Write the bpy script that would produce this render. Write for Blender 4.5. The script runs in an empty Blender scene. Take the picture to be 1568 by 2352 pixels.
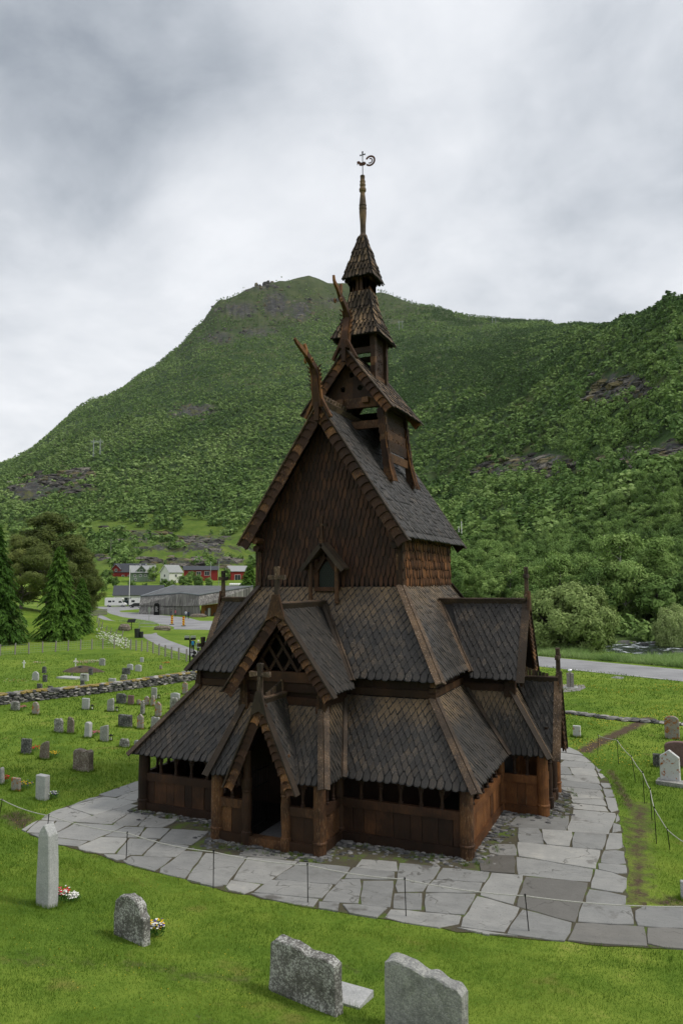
import bpy, bmesh, math, random
import numpy as np
from mathutils import Vector, Matrix
from mathutils.geometry import tessellate_polygon
random.seed(7); RNG=np.random.default_rng(7)
C=bpy.context.scene.collection
# ------------------------------------------------------------------ camera maths
FPX=1665.2; YAW=-0.4164; PITCH=0.09358; ROLL=-0.00648
CAM=np.array([11.738,-22.10,8.31])
_f=np.array([math.sin(YAW)*math.cos(PITCH),math.cos(YAW)*math.cos(PITCH),math.sin(PITCH)])
_r=np.array([math.cos(YAW),-math.sin(YAW),0.0]); _u=np.cross(_r,_f)
_r2=math.cos(ROLL)*_r+math.sin(ROLL)*_u; _u2=-math.sin(ROLL)*_r+math.cos(ROLL)*_u
FH=np.array([math.sin(YAW),math.cos(YAW)]); RH=np.array([math.cos(YAW),-math.sin(YAW)])
def ray(px,py): return _f+(px-784)/FPX*_r2-(py-1176)/FPX*_u2
def y2z(v,y): return CAM[2]+v*math.tan(PITCH+math.atan((1176-y)/FPX))
def at_depth(px,py,v):
    d=ray(px,py); t=v/(d[0]*FH[0]+d[1]*FH[1]); return CAM+t*d
def at_plane(px,py,z=0.0):
    d=ray(px,py); t=(z-CAM[2])/d[2]; return CAM+t*d
# ------------------------------------------------------------------ noise + terrain
_lat=np.random.default_rng(3).random((512,512))
def vnoise(x,y):
    x=np.asarray(x,float); y=np.asarray(y,float)
    xi=np.floor(x).astype(int); yi=np.floor(y).astype(int); fx=x-xi; fy=y-yi
    fx=fx*fx*(3-2*fx); fy=fy*fy*(3-2*fy)
    a=_lat[xi%512,yi%512]; b=_lat[(xi+1)%512,yi%512]; c=_lat[xi%512,(yi+1)%512]; d=_lat[(xi+1)%512,(yi+1)%512]
    return (a*(1-fx)+b*fx)*(1-fy)+(c*(1-fx)+d*fx)*fy
def fbm(x,y,o=4):
    s=0;a=.5;n=0
    for i in range(o):
        s=s+a*vnoise(x*2**i+17*i,y*2**i+31*i); n+=a; a*=.5
    return s/n
COLS={-500:[(245,None),(400,1335),(700,1290),(1100,1240),(1500,1210)],
0:[(245,None),(380,1333),(520,1290),(800,1195),(1100,1122),(1900,1060)],
200:[(245,None),(380,1332),(520,1268),(800,1180),(1300,1042),(2150,912)],
330:[(245,None),(380,1332),(500,1262),(600,1240),(1000,1105),(1500,965),(2400,846)],
400:[(245,None),(370,1333),(420,1326),(500,1262),(600,1238),(1000,1100),(1600,940),(2450,796)],
450:[(245,None),(370,1333),(425,1324),(500,1262),(610,1236),(1000,1098),(1600,930),(2450,744)],
500:[(245,None),(370,1333),(430,1322),(500,1262),(620,1235),(1000,1095),(1600,920),(2200,770),(2450,684)],
570:[(245,None),(370,1333),(430,1318),(560,1250),(1000,1090),(1700,880),(2200,765),(2500,654)],
640:[(240,None),(370,1330),(430,1310),(560,1245),(1000,1085),(1700,875),(2250,755),(2500,636)],
710:[(220,None),(350,1330),(500,1260),(1000,1080),(1700,865),(2300,735),(2530,629)],
800:[(200,None),(300,1330),(500,1240),(1000,1065),(1700,860),(2400,715),(2600,645)],
880:[(150,None),(250,1335),(400,1280),(900,1080),(1600,850),(2300,735),(2500,667)],
1000:[(100,None),(160,1375),(300,1300),(700,1120),(1300,890),(2450,703)],
1100:[(96,None),(120,1425),(200,1350),(300,1280),(600,1110),(1100,890),(1800,785),(2380,727)],
1200:[(98,None),(118,1436),(160,1385),(300,1260),(600,1050),(1000,860),(1600,775),(2330,737)],
1280:[(100,None),(116,1442),(155,1390),(280,1262),(520,1035),(900,835),(1300,780),(2300,743)],
1340:[(102,None),(114,1448),(150,1395),(250,1265),(450,1030),(800,825),(1100,768),(1900,748)],
1450:[(102,None),(112,1453),(150,1388),(220,1270),(380,1030),(600,820),(760,737),(1100,752),(1900,760)],
1568:[(102,None),(112,1455),(150,1380),(210,1255),(330,1010),(480,790),(620,693),(1000,735),(1900,765)],
2100:[(102,None),(112,1455),(150,1360),(210,1200),(330,930),(480,700)]}
_cx=sorted(COLS)
_prof=[]
for c in _cx:
    vs=[];zs=[]
    for v,y in COLS[c]:
        vs.append(v); zs.append(0.0 if y is None else y2z(v,y))
    _prof.append((np.array([0]+vs+[vs[-1]*1.12,9000.0]),np.array([0]+zs+[zs[-1]*1.0-10,zs[-1]*.55])))
MOUND_EDGE=[(-500,1700),(-200,1790),(0,1880),(100,1940),(230,1975),(490,2050),(700,2090),(930,2125),(1210,2165),(1568,2190),(2000,2205),(3000,2230)]
_me=np.array([at_plane(*p)[:2] for p in MOUND_EDGE])
def uv(x,y):
    dx=np.asarray(x,float)-CAM[0]; dy=np.asarray(y,float)-CAM[1]
    return dx*RH[0]+dy*RH[1], dx*FH[0]+dy*FH[1]
_meu,_mev=uv(_me[:,0],_me[:,1])
def H(x,y,detail=True):
    u,v=uv(x,y); vs=np.maximum(v,1.0)
    px=np.clip(784+FPX*u/vs,_cx[0],_cx[-1])
    zc=np.array([np.interp(v,a,b) for a,b in _prof])
    i=np.clip(np.searchsorted(_cx,px,side='right')-1,0,len(_cx)-2)
    cx=np.array(_cx,float); t=(px-cx[i])/(cx[i+1]-cx[i]); t=t*t*(3-2*t)*.5+t*.5
    zc2=zc.reshape(len(_cx),-1); idx=np.arange(zc2.shape[1]); ii=i.reshape(-1)
    z=(zc2[ii,idx]*(1-t.reshape(-1))+zc2[ii+1,idx]*t.reshape(-1)).reshape(v.shape)
    if detail:
        w=np.clip((z-3)/40,0,1)*np.clip((v-100)/250,0,1)
        amp=np.clip(v*.018,2,13)
        z=z+w*amp*(fbm(x/ (60.)+5,y/60.+9,5)-.5)*1.0+w*np.clip(v*.02,0,12)*(fbm(x/330.+2,y/330.+4,3)-.5)
    # grassy knoll behind the left fence
    k=np.exp(-(((u+75)/30.0)**2+((v-125)/22.0)**2)); z=z+5.6*np.clip(k*1.25-.12,0,1)
    # river channel
    k_=np.clip((u-30)/4,0,1); rc=95-0.10*(u-30)-3*k_; z=z-np.clip(1-np.abs(v-rc)/(9.5+4.5*k_),0,1)**.5*1.9*np.clip((u-8)/10,0,1)
    # foreground rise toward the camera
    edge=np.interp(u,_meu,_mev); d=np.clip(edge-v-.5,0,60)
    z=z+.14*d-.0*d+.05*np.clip(d/.6,0,1)
    return z
def Hs(x,y): return float(H(np.array([x]),np.array([y]))[0])
def ground(px,py):
    d=ray(px,py); t0=5.0; p=CAM+t0*d; 
    t=t0; step=.5
    while t<4000:
        p=CAM+t*d
        if p[2]<Hs(p[0],p[1]): break
        t+=max(.3,t*.01)
    a=t-max(.3,t*.01)*1.1; b=t
    for _ in range(20):
        m=(a+b)/2; p=CAM+m*d
        if p[2]<Hs(p[0],p[1]): b=m
        else: a=m
    p=CAM+b*d; return Vector((p[0],p[1],Hs(p[0],p[1])))
def depth_of(p): return (p[0]-CAM[0])*FH[0]+(p[1]-CAM[1])*FH[1]
def scale_at(p): return depth_of(p)/FPX     # metres per display pixel
# ------------------------------------------------------------------ mesh helpers
class MB:
    def __init__(s): s.v=[];s.f=[];s.r=[];s.d=[];s.m=[];s.off=None
    def add(s,vs,fs,r=None,d=0.0,m=0):
        n=len(s.v); s.v+= [tuple(p) for p in vs]
        if r is None: r=random.random()
        for f in fs:
            s.f.append(tuple(i+n for i in f)); s.r.append(r); s.d.append(d); s.m.append(m)
    def xf(s,fn): s.v=[tuple(fn(p)) for p in s.v]; return s
    def build(s,name,mats,parent=None,smooth=False,loc=None):
        me=bpy.data.meshes.new(name)
        if loc is not None: s.v=[(a-loc[0],b-loc[1],c-loc[2]) for a,b,c in s.v]
        me.from_pydata(s.v,[],s.f); 
        a=me.attributes.new('rnd','FLOAT','FACE'); a.data.foreach_set('value',s.r)
        a=me.attributes.new('dust','FLOAT','FACE'); a.data.foreach_set('value',s.d)
        if not isinstance(mats,(list,tuple)): mats=[mats]
        for m in mats: me.materials.append(m)
        if len(mats)>1: me.polygons.foreach_set('material_index',s.m)
        if smooth: me.polygons.foreach_set('use_smooth',[True]*len(me.polygons))
        me.update()
        o=bpy.data.objects.new(name,me); C.objects.link(o)
        if parent is not None: o.parent=parent
        if loc is not None: o.location=loc
        return o
def np_mesh(name,V,F,mat,rnd=None,dust=None,parent=None):
    me=bpy.data.meshes.new(name); nv=len(V); nf=len(F); k=F.shape[1]
    me.vertices.add(nv); me.vertices.foreach_set('co',np.ascontiguousarray(V,dtype=np.float32).ravel())
    me.loops.add(nf*k); me.loops.foreach_set('vertex_index',np.ascontiguousarray(F,dtype=np.int32).ravel())
    me.polygons.add(nf); me.polygons.foreach_set('loop_start',np.arange(0,nf*k,k,dtype=np.int32))
    if rnd is not None:
        a=me.attributes.new('rnd','FLOAT','FACE'); a.data.foreach_set('value',np.asarray(rnd,dtype=np.float32))
    if dust is not None:
        a=me.attributes.new('dust','FLOAT','FACE'); a.data.foreach_set('value',np.asarray(dust,dtype=np.float32))
    me.materials.append(mat); me.update(calc_edges=True); me.validate()
    o=bpy.data.objects.new(name,me); C.objects.link(o)
    if parent: o.parent=parent
    return o
def tag(o,label=None,cat=None,group=None,kind=None):
    if label:o['label']=label
    if cat:o['category']=cat
    if group:o['group']=group
    if kind:o['kind']=kind
    return o
def empty(name,loc=(0,0,0),rz=0,**k):
    o=bpy.data.objects.new(name,None); C.objects.link(o); o.location=loc; o.rotation_euler=(0,0,rz); o.empty_display_size=.3
    return tag(o,**k)
def copy_tree(o,parent=None):
    c=o.copy(); C.objects.link(c); c.parent=parent
    for ch in KIDS.get(o.name,[]): copy_tree(ch,c)
    return c
KIDS={}
BF=[(0,3,2,1),(4,5,6,7),(0,1,5,4),(1,2,6,5),(2,3,7,6),(3,0,4,7)]
def box(mb,x0,x1,y0,y1,z0,z1,**k):
    mb.add([(x0,y0,z0),(x1,y0,z0),(x1,y1,z0),(x0,y1,z0),(x0,y0,z1),(x1,y0,z1),(x1,y1,z1),(x0,y1,z1)],BF,**k)
def beam(mb,p,q,w,h,up=(0,0,1),off=0.0,ch=0,**k):
    p=Vector(p);q=Vector(q);d=(q-p).normalized(); up=Vector(up); s=d.cross(up)
    if s.length<1e-4: s=d.cross(Vector((1,0,0)))
    s.normalize(); n=s.cross(d).normalized(); p=p+n*off; q=q+n*off
    vs=[]
    for e in (p,q):
        for a,b in ((-1,-1),(1,-1),(1,1),(-1,1)): vs.append(e+s*a*w/2+n*b*h/2)
    mb.add(vs,[(0,1,2,3),(7,6,5,4),(0,4,5,1),(1,5,6,2),(2,6,7,3),(3,7,4,0)],**k)
def tube(mb,pts,rad,n=8,cap=True,**k):
    pts=[Vector(p) for p in pts]; vs=[]; m=len(pts)
    if not isinstance(rad,(list,tuple)): rad=[rad]*m
    pr=None
    for i,p in enumerate(pts):
        d=(pts[min(i+1,m-1)]-pts[max(i-1,0)]).normalized()
        a=d.cross(Vector((0,0,1))) if pr is None else pr-d*pr.dot(d)
        if a.length<1e-3: a=d.cross(Vector((1,0,0)))
        a.normalize(); pr=a; b=d.cross(a)
        for j in range(n):
            t=2*math.pi*j/n; vs.append(p+(a*math.cos(t)+b*math.sin(t))*rad[i])
    fs=[]
    for i in range(m-1):
        for j in range(n): fs.append((i*n+j,i*n+(j+1)%n,(i+1)*n+(j+1)%n,(i+1)*n+j))
    if cap: fs.append(tuple(range(n-1,-1,-1))); fs.append(tuple((m-1)*n+j for j in range(n)))
    mb.add(vs,fs,**k)
def lathe(mb,prof,n=12,o=(0,0,0),**k):
    tube(mb,[(o[0],o[1],o[2]+z) for z,r in prof],[r for z,r in prof],n,**k)
def prism(mb,poly,ax,a,b,**k):
    """poly of 2D points; ax='y' -> points are (x,z), extruded along y from a to b"""
    def P(p,t): return {'y':(p[0],t,p[1]),'x':(t,p[0],p[1]),'z':(p[0],p[1],t)}[ax]
    n=len(poly); vs=[P(p,a) for p in poly]+[P(p,b) for p in poly]
    tri=tessellate_polygon([[Vector((p[0],p[1],0)) for p in poly]])
    fs=[tuple(t) for t in tri]+[tuple(i+n for i in reversed(t)) for t in tri]+[(i,(i+1)%n,(i+1)%n+n,i+n) for i in range(n)]
    mb.add(vs,fs,**k)
def rock(mb,c,s,seed=None,n=7,m=5,j=.18,**k):
    """one rough stone: a lumpy, angular closed surface"""
    rr=random.Random(seed if seed is not None else random.random())
    vs=[(c[0],c[1],c[2]-s[2])]
    for i in range(1,m):
        ph=-math.pi/2+math.pi*i/m
        for q in range(n):
            th=2*math.pi*(q+.5*(i%2))/n; e=1+rr.uniform(-j,j)
            cx=math.copysign(abs(math.cos(th))**.7,math.cos(th)); sy=math.copysign(abs(math.sin(th))**.7,math.sin(th))
            cp=math.cos(ph)**.6
            vs.append((c[0]+s[0]*cp*cx*e,c[1]+s[1]*cp*sy*e,c[2]+s[2]*math.sin(ph)*(1+rr.uniform(-j,j)*.6)))
    vs.append((c[0],c[1],c[2]+s[2]))
    fs=[(0,1+(q+1)%n,1+q) for q in range(n)]
    for i in range(m-2):
        for q in range(n):
            a=1+i*n+q;b=1+i*n+(q+1)%n; fs.append((a,b,b+n,a+n))
    t=len(vs)-1; fs+=[(t,1+(m-2)*n+q,1+(m-2)*n+(q+1)%n) for q in range(n)]
    mb.add(vs,fs,**k)
def recenter(root):
    pass
# ------------------------------------------------------------------ materials
def mat(name,rough=.7,spec=.3,metal=0):
    m=bpy.data.materials.new(name); m.use_nodes=True; nt=m.node_tree; b=nt.nodes['Principled BSDF']
    b.inputs['Roughness'].default_value=rough; b.inputs['Specular IOR Level'].default_value=spec; b.inputs['Metallic'].default_value=metal
    return m,nt,b
class G:
    def __init__(s,nt): s.nt=nt
    def n(s,t,**k):
        x=s.nt.nodes.new(t)
        for a,b in k.items(): setattr(x,a,b)
        return x
    def l(s,a,b): s.nt.links.new(a,b)
    def coord(s,scale=(1,1,1),kind='Object'):
        t=s.n('ShaderNodeTexCoord'); m=s.n('ShaderNodeMapping'); m.inputs['Scale'].default_value=scale; s.l(t.outputs[kind],m.inputs[0]); return m.outputs[0]
    def pos(s,scale=(1,1,1)):
        t=s.n('ShaderNodeNewGeometry'); m=s.n('ShaderNodeMapping'); m.inputs['Scale'].default_value=scale; s.l(t.outputs['Position'],m.inputs[0]); return m.outputs[0]
    def noise(s,co,sc,det=4,rough=.55,dist=0):
        x=s.n('ShaderNodeTexNoise'); x.inputs['Scale'].default_value=sc; x.inputs['Detail'].default_value=det; x.inputs['Roughness'].default_value=rough; x.inputs['Distortion'].default_value=dist
        s.l(co,x.inputs['Vector']); return x.outputs['Fac']
    def vor(s,co,sc,feature='F1'):
        x=s.n('ShaderNodeTexVoronoi',feature=feature); x.inputs['Scale'].default_value=sc; s.l(co,x.inputs['Vector']); return x.outputs['Distance']
    def ramp(s,f,stops):
        r=s.n('ShaderNodeValToRGB'); e=r.color_ramp.elements
        while len(e)<len(stops): e.new(.5)
        for i,(p,c) in enumerate(stops):
            e[i].position=p; e[i].color=(*c,1) if len(c)==3 else c
        s.l(f,r.inputs[0]); return r.outputs[0]
    def mr(s,f,a,b,c=0,d=1):
        r=s.n('ShaderNodeMapRange'); s.l(f,r.inputs[0])
        for i,v in enumerate((a,b,c,d)): r.inputs[i+1].default_value=v
        return r.outputs[0]
    def math(s,op,a,b=0):
        r=s.n('ShaderNodeMath',operation=op)
        for i,v in enumerate((a,b)):
            if isinstance(v,(int,float)): r.inputs[i].default_value=v
            else: s.l(v,r.inputs[i])
        return r.outputs[0]
    def mix(s,f,a,b,bt='MIX'):
        r=s.n('ShaderNodeMix',data_type='RGBA',blend_type=bt)
        for k,v in ((0,f),(6,a),(7,b)):
            if isinstance(v,(int,float)): r.inputs[k].default_value=v
            elif isinstance(v,tuple): r.inputs[k].default_value=(*v,1)
            else: s.l(v,r.inputs[k])
        return r.outputs[2]
    def attr(s,nm): a=s.n('ShaderNodeAttribute'); a.attribute_name=nm; return a.outputs['Fac']
    def bump(s,h,st,dist=.02):
        b=s.n('ShaderNodeBump'); b.inputs['Strength'].default_value=st; b.inputs['Distance'].default_value=dist; s.l(h,b.inputs['Height']); return b.outputs[0]
    def done(s,b,col=None,nor=None,rough=None):
        if col is not None: s.l(col,b.inputs['Base Color'])
        if nor is not None: s.l(nor,b.inputs['Normal'])
        if rough is not None: s.l(rough,b.inputs['Roughness'])
def wood(name,c0,c1,c2,hi=.5,pale=None,rough=.62,spec=.25,gw=.5,dc=(.21,.135,.062),rw=.35):
    """tarred timber: dark to warm, streaked along z, per-board value in 'rnd', worn band in 'dust'"""
    m,nt,b=mat(name,rough,spec); g=G(nt); co=g.pos((1,1,.22)); co2=g.pos((1,1,1))
    gr=g.noise(co,26,5,.6,.3); big=g.noise(co2,1.1,4,.6); fine=g.noise(co2,60,3)
    f=g.math('ADD',g.math('MULTIPLY',g.math('MAXIMUM',g.attr('rnd'),0.0),rw),g.math('ADD',g.math('MULTIPLY',gr,gw),g.math('MULTIPLY',big,.75)))
    col=g.ramp(g.mr(f,.2+gw*.5,.95+gw*.5),[(0,c0),(hi,c1),(1,c2)])
    if pale:
        w=g.mr(g.noise(co,34,4,.7),.56,.70); w=g.math('MULTIPLY',w,g.mr(g.math('ADD',g.attr('rnd'),big),.95,1.4)); col=g.mix(w,col,pale)
    du=g.math('MULTIPLY',g.attr('dust'),g.mr(g.math('ADD',fine,big),.75,1.15)); col=g.mix(g.math('MULTIPLY',du,.8),col,dc); edge=g.mr(g.attr('rnd'),-.9,-.2,1,0); col=g.mix(edge,col,tuple(x*.45 for x in c0))  # negative rnd: tarred plate edges, with gap shadow darkened into the colour
    h=g.math('ADD',gr,g.math('MULTIPLY',fine,.5))
    g.done(b,col,g.bump(h,.55,.03),g.mr(gr,.3,.7,rough-.12,rough+.15)); return m
M={}
M['shingle']=wood('tarred_shingle',(.011,.0095,.008),(.024,.020,.016),(.085,.060,.037),.62,pale=(.22,.17,.13),rough=.52,spec=.5,gw=.24,rw=.32)
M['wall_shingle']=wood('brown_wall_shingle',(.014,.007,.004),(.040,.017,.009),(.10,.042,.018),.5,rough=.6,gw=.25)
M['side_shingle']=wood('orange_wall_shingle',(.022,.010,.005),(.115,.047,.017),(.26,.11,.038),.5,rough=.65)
M['dark']=wood('dark_timber',(.008,.0045,.003),(.032,.015,.008),(.11,.048,.02),.5,rough=.6)
M['warm']=wood('warm_timber',(.009,.005,.003),(.044,.021,.010),(.19,.088,.034),.55,pale=(.26,.17,.10),rough=.62)
M['honey']=wood('honey_timber',(.016,.008,.005),(.055,.024,.010),(.38,.17,.055),.50,rough=.65,gw=.35)
M['barge']=wood('tarred_bargeboard',(.014,.007,.004),(.050,.022,.010),(.34,.155,.05),.58,pale=(.36,.25,.16),rough=.65,gw=.35)
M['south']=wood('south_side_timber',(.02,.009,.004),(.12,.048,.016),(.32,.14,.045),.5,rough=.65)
M['board']=wood('weathered_board',(.014,.012,.010),(.048,.034,.024),(.20,.125,.07),.5,pale=(.50,.38,.30),rough=.7)
M['spire']=wood('speckled_spire_shingle',(.018,.014,.010),(.075,.052,.034),(.38,.24,.12),.5,pale=(.52,.43,.33),rough=.75)
def simple(name,col,rough=.6,metal=0,var=.15,sc=8,bump=.15,spec=.3):
    m,nt,b=mat(name,rough,spec,metal); g=G(nt); co=g.coord(); f=g.noise(co,sc,5)
    c=tuple(x*(1-var) for x in col); d=tuple(min(1,x*(1+var)) for x in col)
    g.done(b,g.ramp(g.mr(f,.3,.7),[(0,c),(1,d)]),g.bump(f,bump,.01)); return m
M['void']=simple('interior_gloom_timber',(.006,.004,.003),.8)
M['iron']=simple('black_iron',(.012,.012,.012),.45,.6)
M['rope']=simple('white_rope',(.42,.41,.38),.8,0,.2,60,.4)
M['metal']=simple('galvanised_steel',(.42,.44,.45),.4,.8)
M['glass']=simple('dark_window_glass',(.010,.016,.014),.4,0,.2,3,.0,.25)
M['lead']=simple('window_lead',(.05,.055,.045),.5,.5)
M['mat_']=simple('grey_door_mat',(.10,.10,.105),.9)
def stone(name,c0,c1,lichen=None,lam=.55,speck=None,sc=14,bump=.6,rough=.85):
    m,nt,b=mat(name,rough,.2); g=G(nt); co=g.coord(); n1=g.noise(co,sc,6,.65); n2=g.noise(co,3.2,5,.6); fine=g.noise(co,75,3,.7)
    col=g.ramp(g.mr(g.math('ADD',g.math('MULTIPLY',n1,.6),g.math('MULTIPLY',n2,.4)),.33,.66),[(0,c0),(1,c1)])
    if speck:
        w=g.mr(g.math('ADD',g.math('MULTIPLY',g.noise(co,24,4,.75),.7),g.math('MULTIPLY',n2,.3)),.50,.57); col=g.mix(w,col,speck)
    if lichen:
        w=g.mr(g.math('ADD',g.noise(co,7,5,.7),g.math('MULTIPLY',g.noise(co,2,2),.35)),lam+.12,lam+.19); col=g.mix(w,col,lichen)
    col=g.mix(g.mr(fine,.35,.65,0,.35),col,(.08,.08,.075),'MULTIPLY')
    g.done(b,col,g.bump(g.math('ADD',n1,g.math('MULTIPLY',fine,.5)),bump,.03)); return m
M['st_grey']=stone('grey_granite',(.22,.22,.215),(.44,.44,.42),speck=(.50,.50,.46),bump=1.0)
M['st_light']=stone('pale_granite',(.36,.37,.37),(.60,.60,.59),bump=.5,sc=20)
M['st_dark']=stone('dark_granite',(.045,.045,.047),(.10,.10,.10),speck=(.30,.30,.28))
M['st_speck']=stone('lichen_speckled_stone',(.10,.095,.085),(.28,.27,.25),speck=(.60,.60,.56),bump=1.0)
M['st_orange']=stone('orange_lichen_stone',(.26,.24,.22),(.46,.43,.39),lichen=(.40,.16,.04),lam=.57)
M['st_white']=stone('white_marble_lichen',(.60,.61,.61),(.74,.74,.73),lichen=(.40,.13,.02),lam=.62,bump=.15)
M['st_brown']=stone('brown_weathered_stone',(.10,.08,.065),(.24,.19,.15),speck=(.34,.31,.26))
M['st_red']=stone('reddish_granite',(.16,.10,.095),(.26,.17,.16))
M['cliff']=wood('weathered_cliff_rock',(.012,.011,.010),(.085,.080,.073),(.33,.30,.25),.5,pale=None,rough=.9,spec=.1,gw=.5,dc=(.17,.14,.04))
M['white_paint']=simple('white_paint',(.78,.78,.76),.5,0,.05)
M['earth']=simple('bare_earth',(.085,.062,.045),.95,0,.35,3,.5)
# flagstones: each stone its own grey from 'rnd'
m,nt,b=mat('slate_flagstone',.62,.35); g=G(nt); co=g.pos(); n1=g.noise(co,1.6,6,.6); n2=g.noise(co,22,5,.7); n3=g.noise(g.pos((1,3.2,1)),3,4,.6,.8)
f=g.math('ADD',g.math('MULTIPLY',g.attr('rnd'),.38),g.math('ADD',g.math('MULTIPLY',g.math('ADD',n1,n3),.35),.08))
col=g.ramp(g.mr(f,.2,.95),[(0,(.15,.152,.148)),(.45,(.24,.24,.23)),(.8,(.33,.325,.305)),(1,(.44,.42,.37))])
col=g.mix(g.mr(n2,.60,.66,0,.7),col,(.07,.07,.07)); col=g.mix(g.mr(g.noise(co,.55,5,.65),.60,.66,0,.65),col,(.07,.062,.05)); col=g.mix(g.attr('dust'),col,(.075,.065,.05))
vx=g.n('ShaderNodeTexVoronoi',feature='DISTANCE_TO_EDGE'); vx.inputs['Scale'].default_value=.42; wv=g.n('ShaderNodeVectorMath',operation='ADD'); g.l(co,wv.inputs[0]); nz=g.n('ShaderNodeTexNoise'); nz.inputs['Scale'].default_value=1.7; g.l(co,nz.inputs['Vector']); g.l(nz.outputs['Color'],wv.inputs[1]); g.l(wv.outputs[0],vx.inputs['Vector']); ck=g.math('MULTIPLY',g.mr(vx.outputs['Distance'],.0,.010,.8,0),g.mr(n1,.45,.55)); col=g.mix(ck,col,(.05,.048,.04))
col=g.mix(g.mr(g.noise(co,.9,6,.75),.56,.70,0,.45),col,(.13,.125,.11)); g.done(b,col,g.bump(g.math('ADD',n1,g.math('MULTIPLY',n2,.3)),.5,.04),g.mr(n1,.3,.7,.45,.75)); M['flag']=m
m,nt,b=mat('mossy_joint_soil',.95,.1); g=G(nt); co=g.pos(); col=g.ramp(g.noise(co,1.3,6,.7),[(.3,(.075,.064,.05)),(.52,(.085,.078,.05)),(.62,(.09,.13,.03))]); g.done(b,col,g.bump(g.noise(co,30,4),.6,.03)); M['joint']=m
m,nt,b=mat('rubble_stone',.85,.2); g=G(nt); co=g.pos(); f=g.math('ADD',g.math('MULTIPLY',g.attr('rnd'),.7),g.math('MULTIPLY',g.noise(co,9,5,.7),.5))
col=g.ramp(g.mr(f,.15,1.05),[(0,(.03,.03,.03)),(.4,(.10,.10,.10)),(.75,(.20,.195,.185)),(1,(.38,.36,.33))]); col=g.mix(g.attr('dust'),col,(.30,.22,.05)); g.done(b,col,g.bump(g.noise(co,20,5),.5,.03)); M['rubble']=m
# grass ground, with rock where the 'rock' attribute says so
m,nt,b=mat('meadow_and_hillside',.95,.08); g=G(nt); co=g.pos()
n0=g.noise(co,.13,5,.6); n1=g.noise(co,.9,5,.65); n2=g.noise(co,14,5,.7)
f=g.math('ADD',g.math('MULTIPLY',n0,.45),g.math('ADD',g.math('MULTIPLY',n1,.35),g.math('MULTIPLY',n2,.25)))
gr=g.ramp(g.mr(f,.36,.70),[(0,(.046,.098,.012)),(.4,(.108,.180,.022)),(.75,(.185,.255,.036)),(1,(.30,.30,.075))])
gr=g.mix(g.mr(g.noise(co,.6,4,.6),.62,.72,0,.55),gr,(.20,.17,.05))
hill=g.ramp(g.noise(co,.02,8,.65),[(.3,(.018,.040,.010)),(.5,(.035,.065,.018)),(.64,(.075,.095,.032)),(.74,(.13,.12,.055))])  # forest floor darkened: shadow between the trees put into this green
sz_=g.n('ShaderNodeSeparateXYZ'); g.l(co,sz_.inputs[0]); hill=g.mix(g.mr(g.math('ADD',sz_.outputs[2],g.math('MULTIPLY',g.noise(co,.008,6,.6),300)),850,1020,0,.45),hill,g.ramp(g.noise(co,.03,8,.7),[(.35,(.045,.05,.022)),(.55,(.085,.095,.04)),(.7,(.06,.058,.045))])); gr=g.mix(g.attr('hill'),gr,hill)
rk=g.noise(g.pos((1,1,2.2)),.05,11,.78,.6); rk2=g.noise(g.pos((1,1,4.0)),.28,9,.78,1.0); rc=g.ramp(g.mr(g.math('ADD',g.math('MULTIPLY',rk,.6),g.math('MULTIPLY',rk2,.4)),.36,.64),[(0,(.005,.005,.006)),(.4,(.030,.030,.033)),(.7,(.095,.092,.09)),(1,(.27,.255,.235))])
rc=g.mix(g.mr(g.noise(co,.06,6,.7),.54,.60,0,.75),rc,(.09,.10,.03)); rc=g.mix(g.mr(g.noise(co,.11,6,.7),.60,.66,0,.7),rc,(.20,.12,.04))
w=g.mr(g.math('ADD',g.attr('rock'),g.math('MULTIPLY',g.math('SUBTRACT',g.noise(co,.06,12,.82),.5),3.0)),.42,.50)
col=g.mix(w,gr,rc); dsl=g.mr(g.math('ADD',g.attr('dirt'),g.math('MULTIPLY',g.math('SUBTRACT',g.noise(co,2.5,6,.7),.5),1.2)),.35,.75); col=g.mix(dsl,col,g.ramp(n2,[(.35,(.05,.036,.024)),(.7,(.14,.10,.07))]))
g.done(b,col,g.bump(g.math('ADD',n2,n1),.5,.06)); M['ground']=m
m,nt,b=mat('worn_asphalt',.9,.15); g=G(nt); co=g.pos(); f=g.math('ADD',g.math('MULTIPLY',g.noise(co,.25,5),.6),g.math('MULTIPLY',g.noise(co,9,4),.4)); g.done(b,g.ramp(f,[(.35,(.20,.20,.205)),(.65,(.33,.33,.335))])); M['asphalt']=m
M['gravel']=simple('grey_gravel',(.22,.21,.20),.95,0,.3,30,.4)
# foliage
def leaf(name,cols,tr=.22,ow=.38):
    m,nt,b=mat(name,.65,.12); g=G(nt); oi=g.n('ShaderNodeObjectInfo'); f=g.math('ADD',g.math('MULTIPLY',g.attr('rnd'),1-ow),g.math('MULTIPLY',oi.outputs['Random'],ow))
    col=g.ramp(f,cols); g.l(col,b.inputs['Base Color'])
    t=g.n('ShaderNodeBsdfTranslucent'); g.l(col,t.inputs[0]); mx=g.n('ShaderNodeMixShader'); mx.inputs[0].default_value=tr
    out=nt.nodes['Material Output']; g.l(b.outputs[0],mx.inputs[1]); g.l(t.outputs[0],mx.inputs[2]); g.l(mx.outputs[0],out.inputs[0]); return m
M['birch']=leaf('birch_foliage',[(0,(.050,.088,.022)),(.3,(.118,.205,.052)),(.7,(.215,.33,.088)),(1,(.37,.49,.16))],ow=.5)
M['willow']=leaf('willow_foliage',[(0,(.115,.17,.048)),(.5,(.27,.36,.115)),(1,(.45,.53,.23))])
M['spruce']=leaf('spruce_foliage',[(0,(.02,.055,.010)),(.5,(.075,.16,.024)),(1,(.18,.32,.05))],.3)
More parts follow.
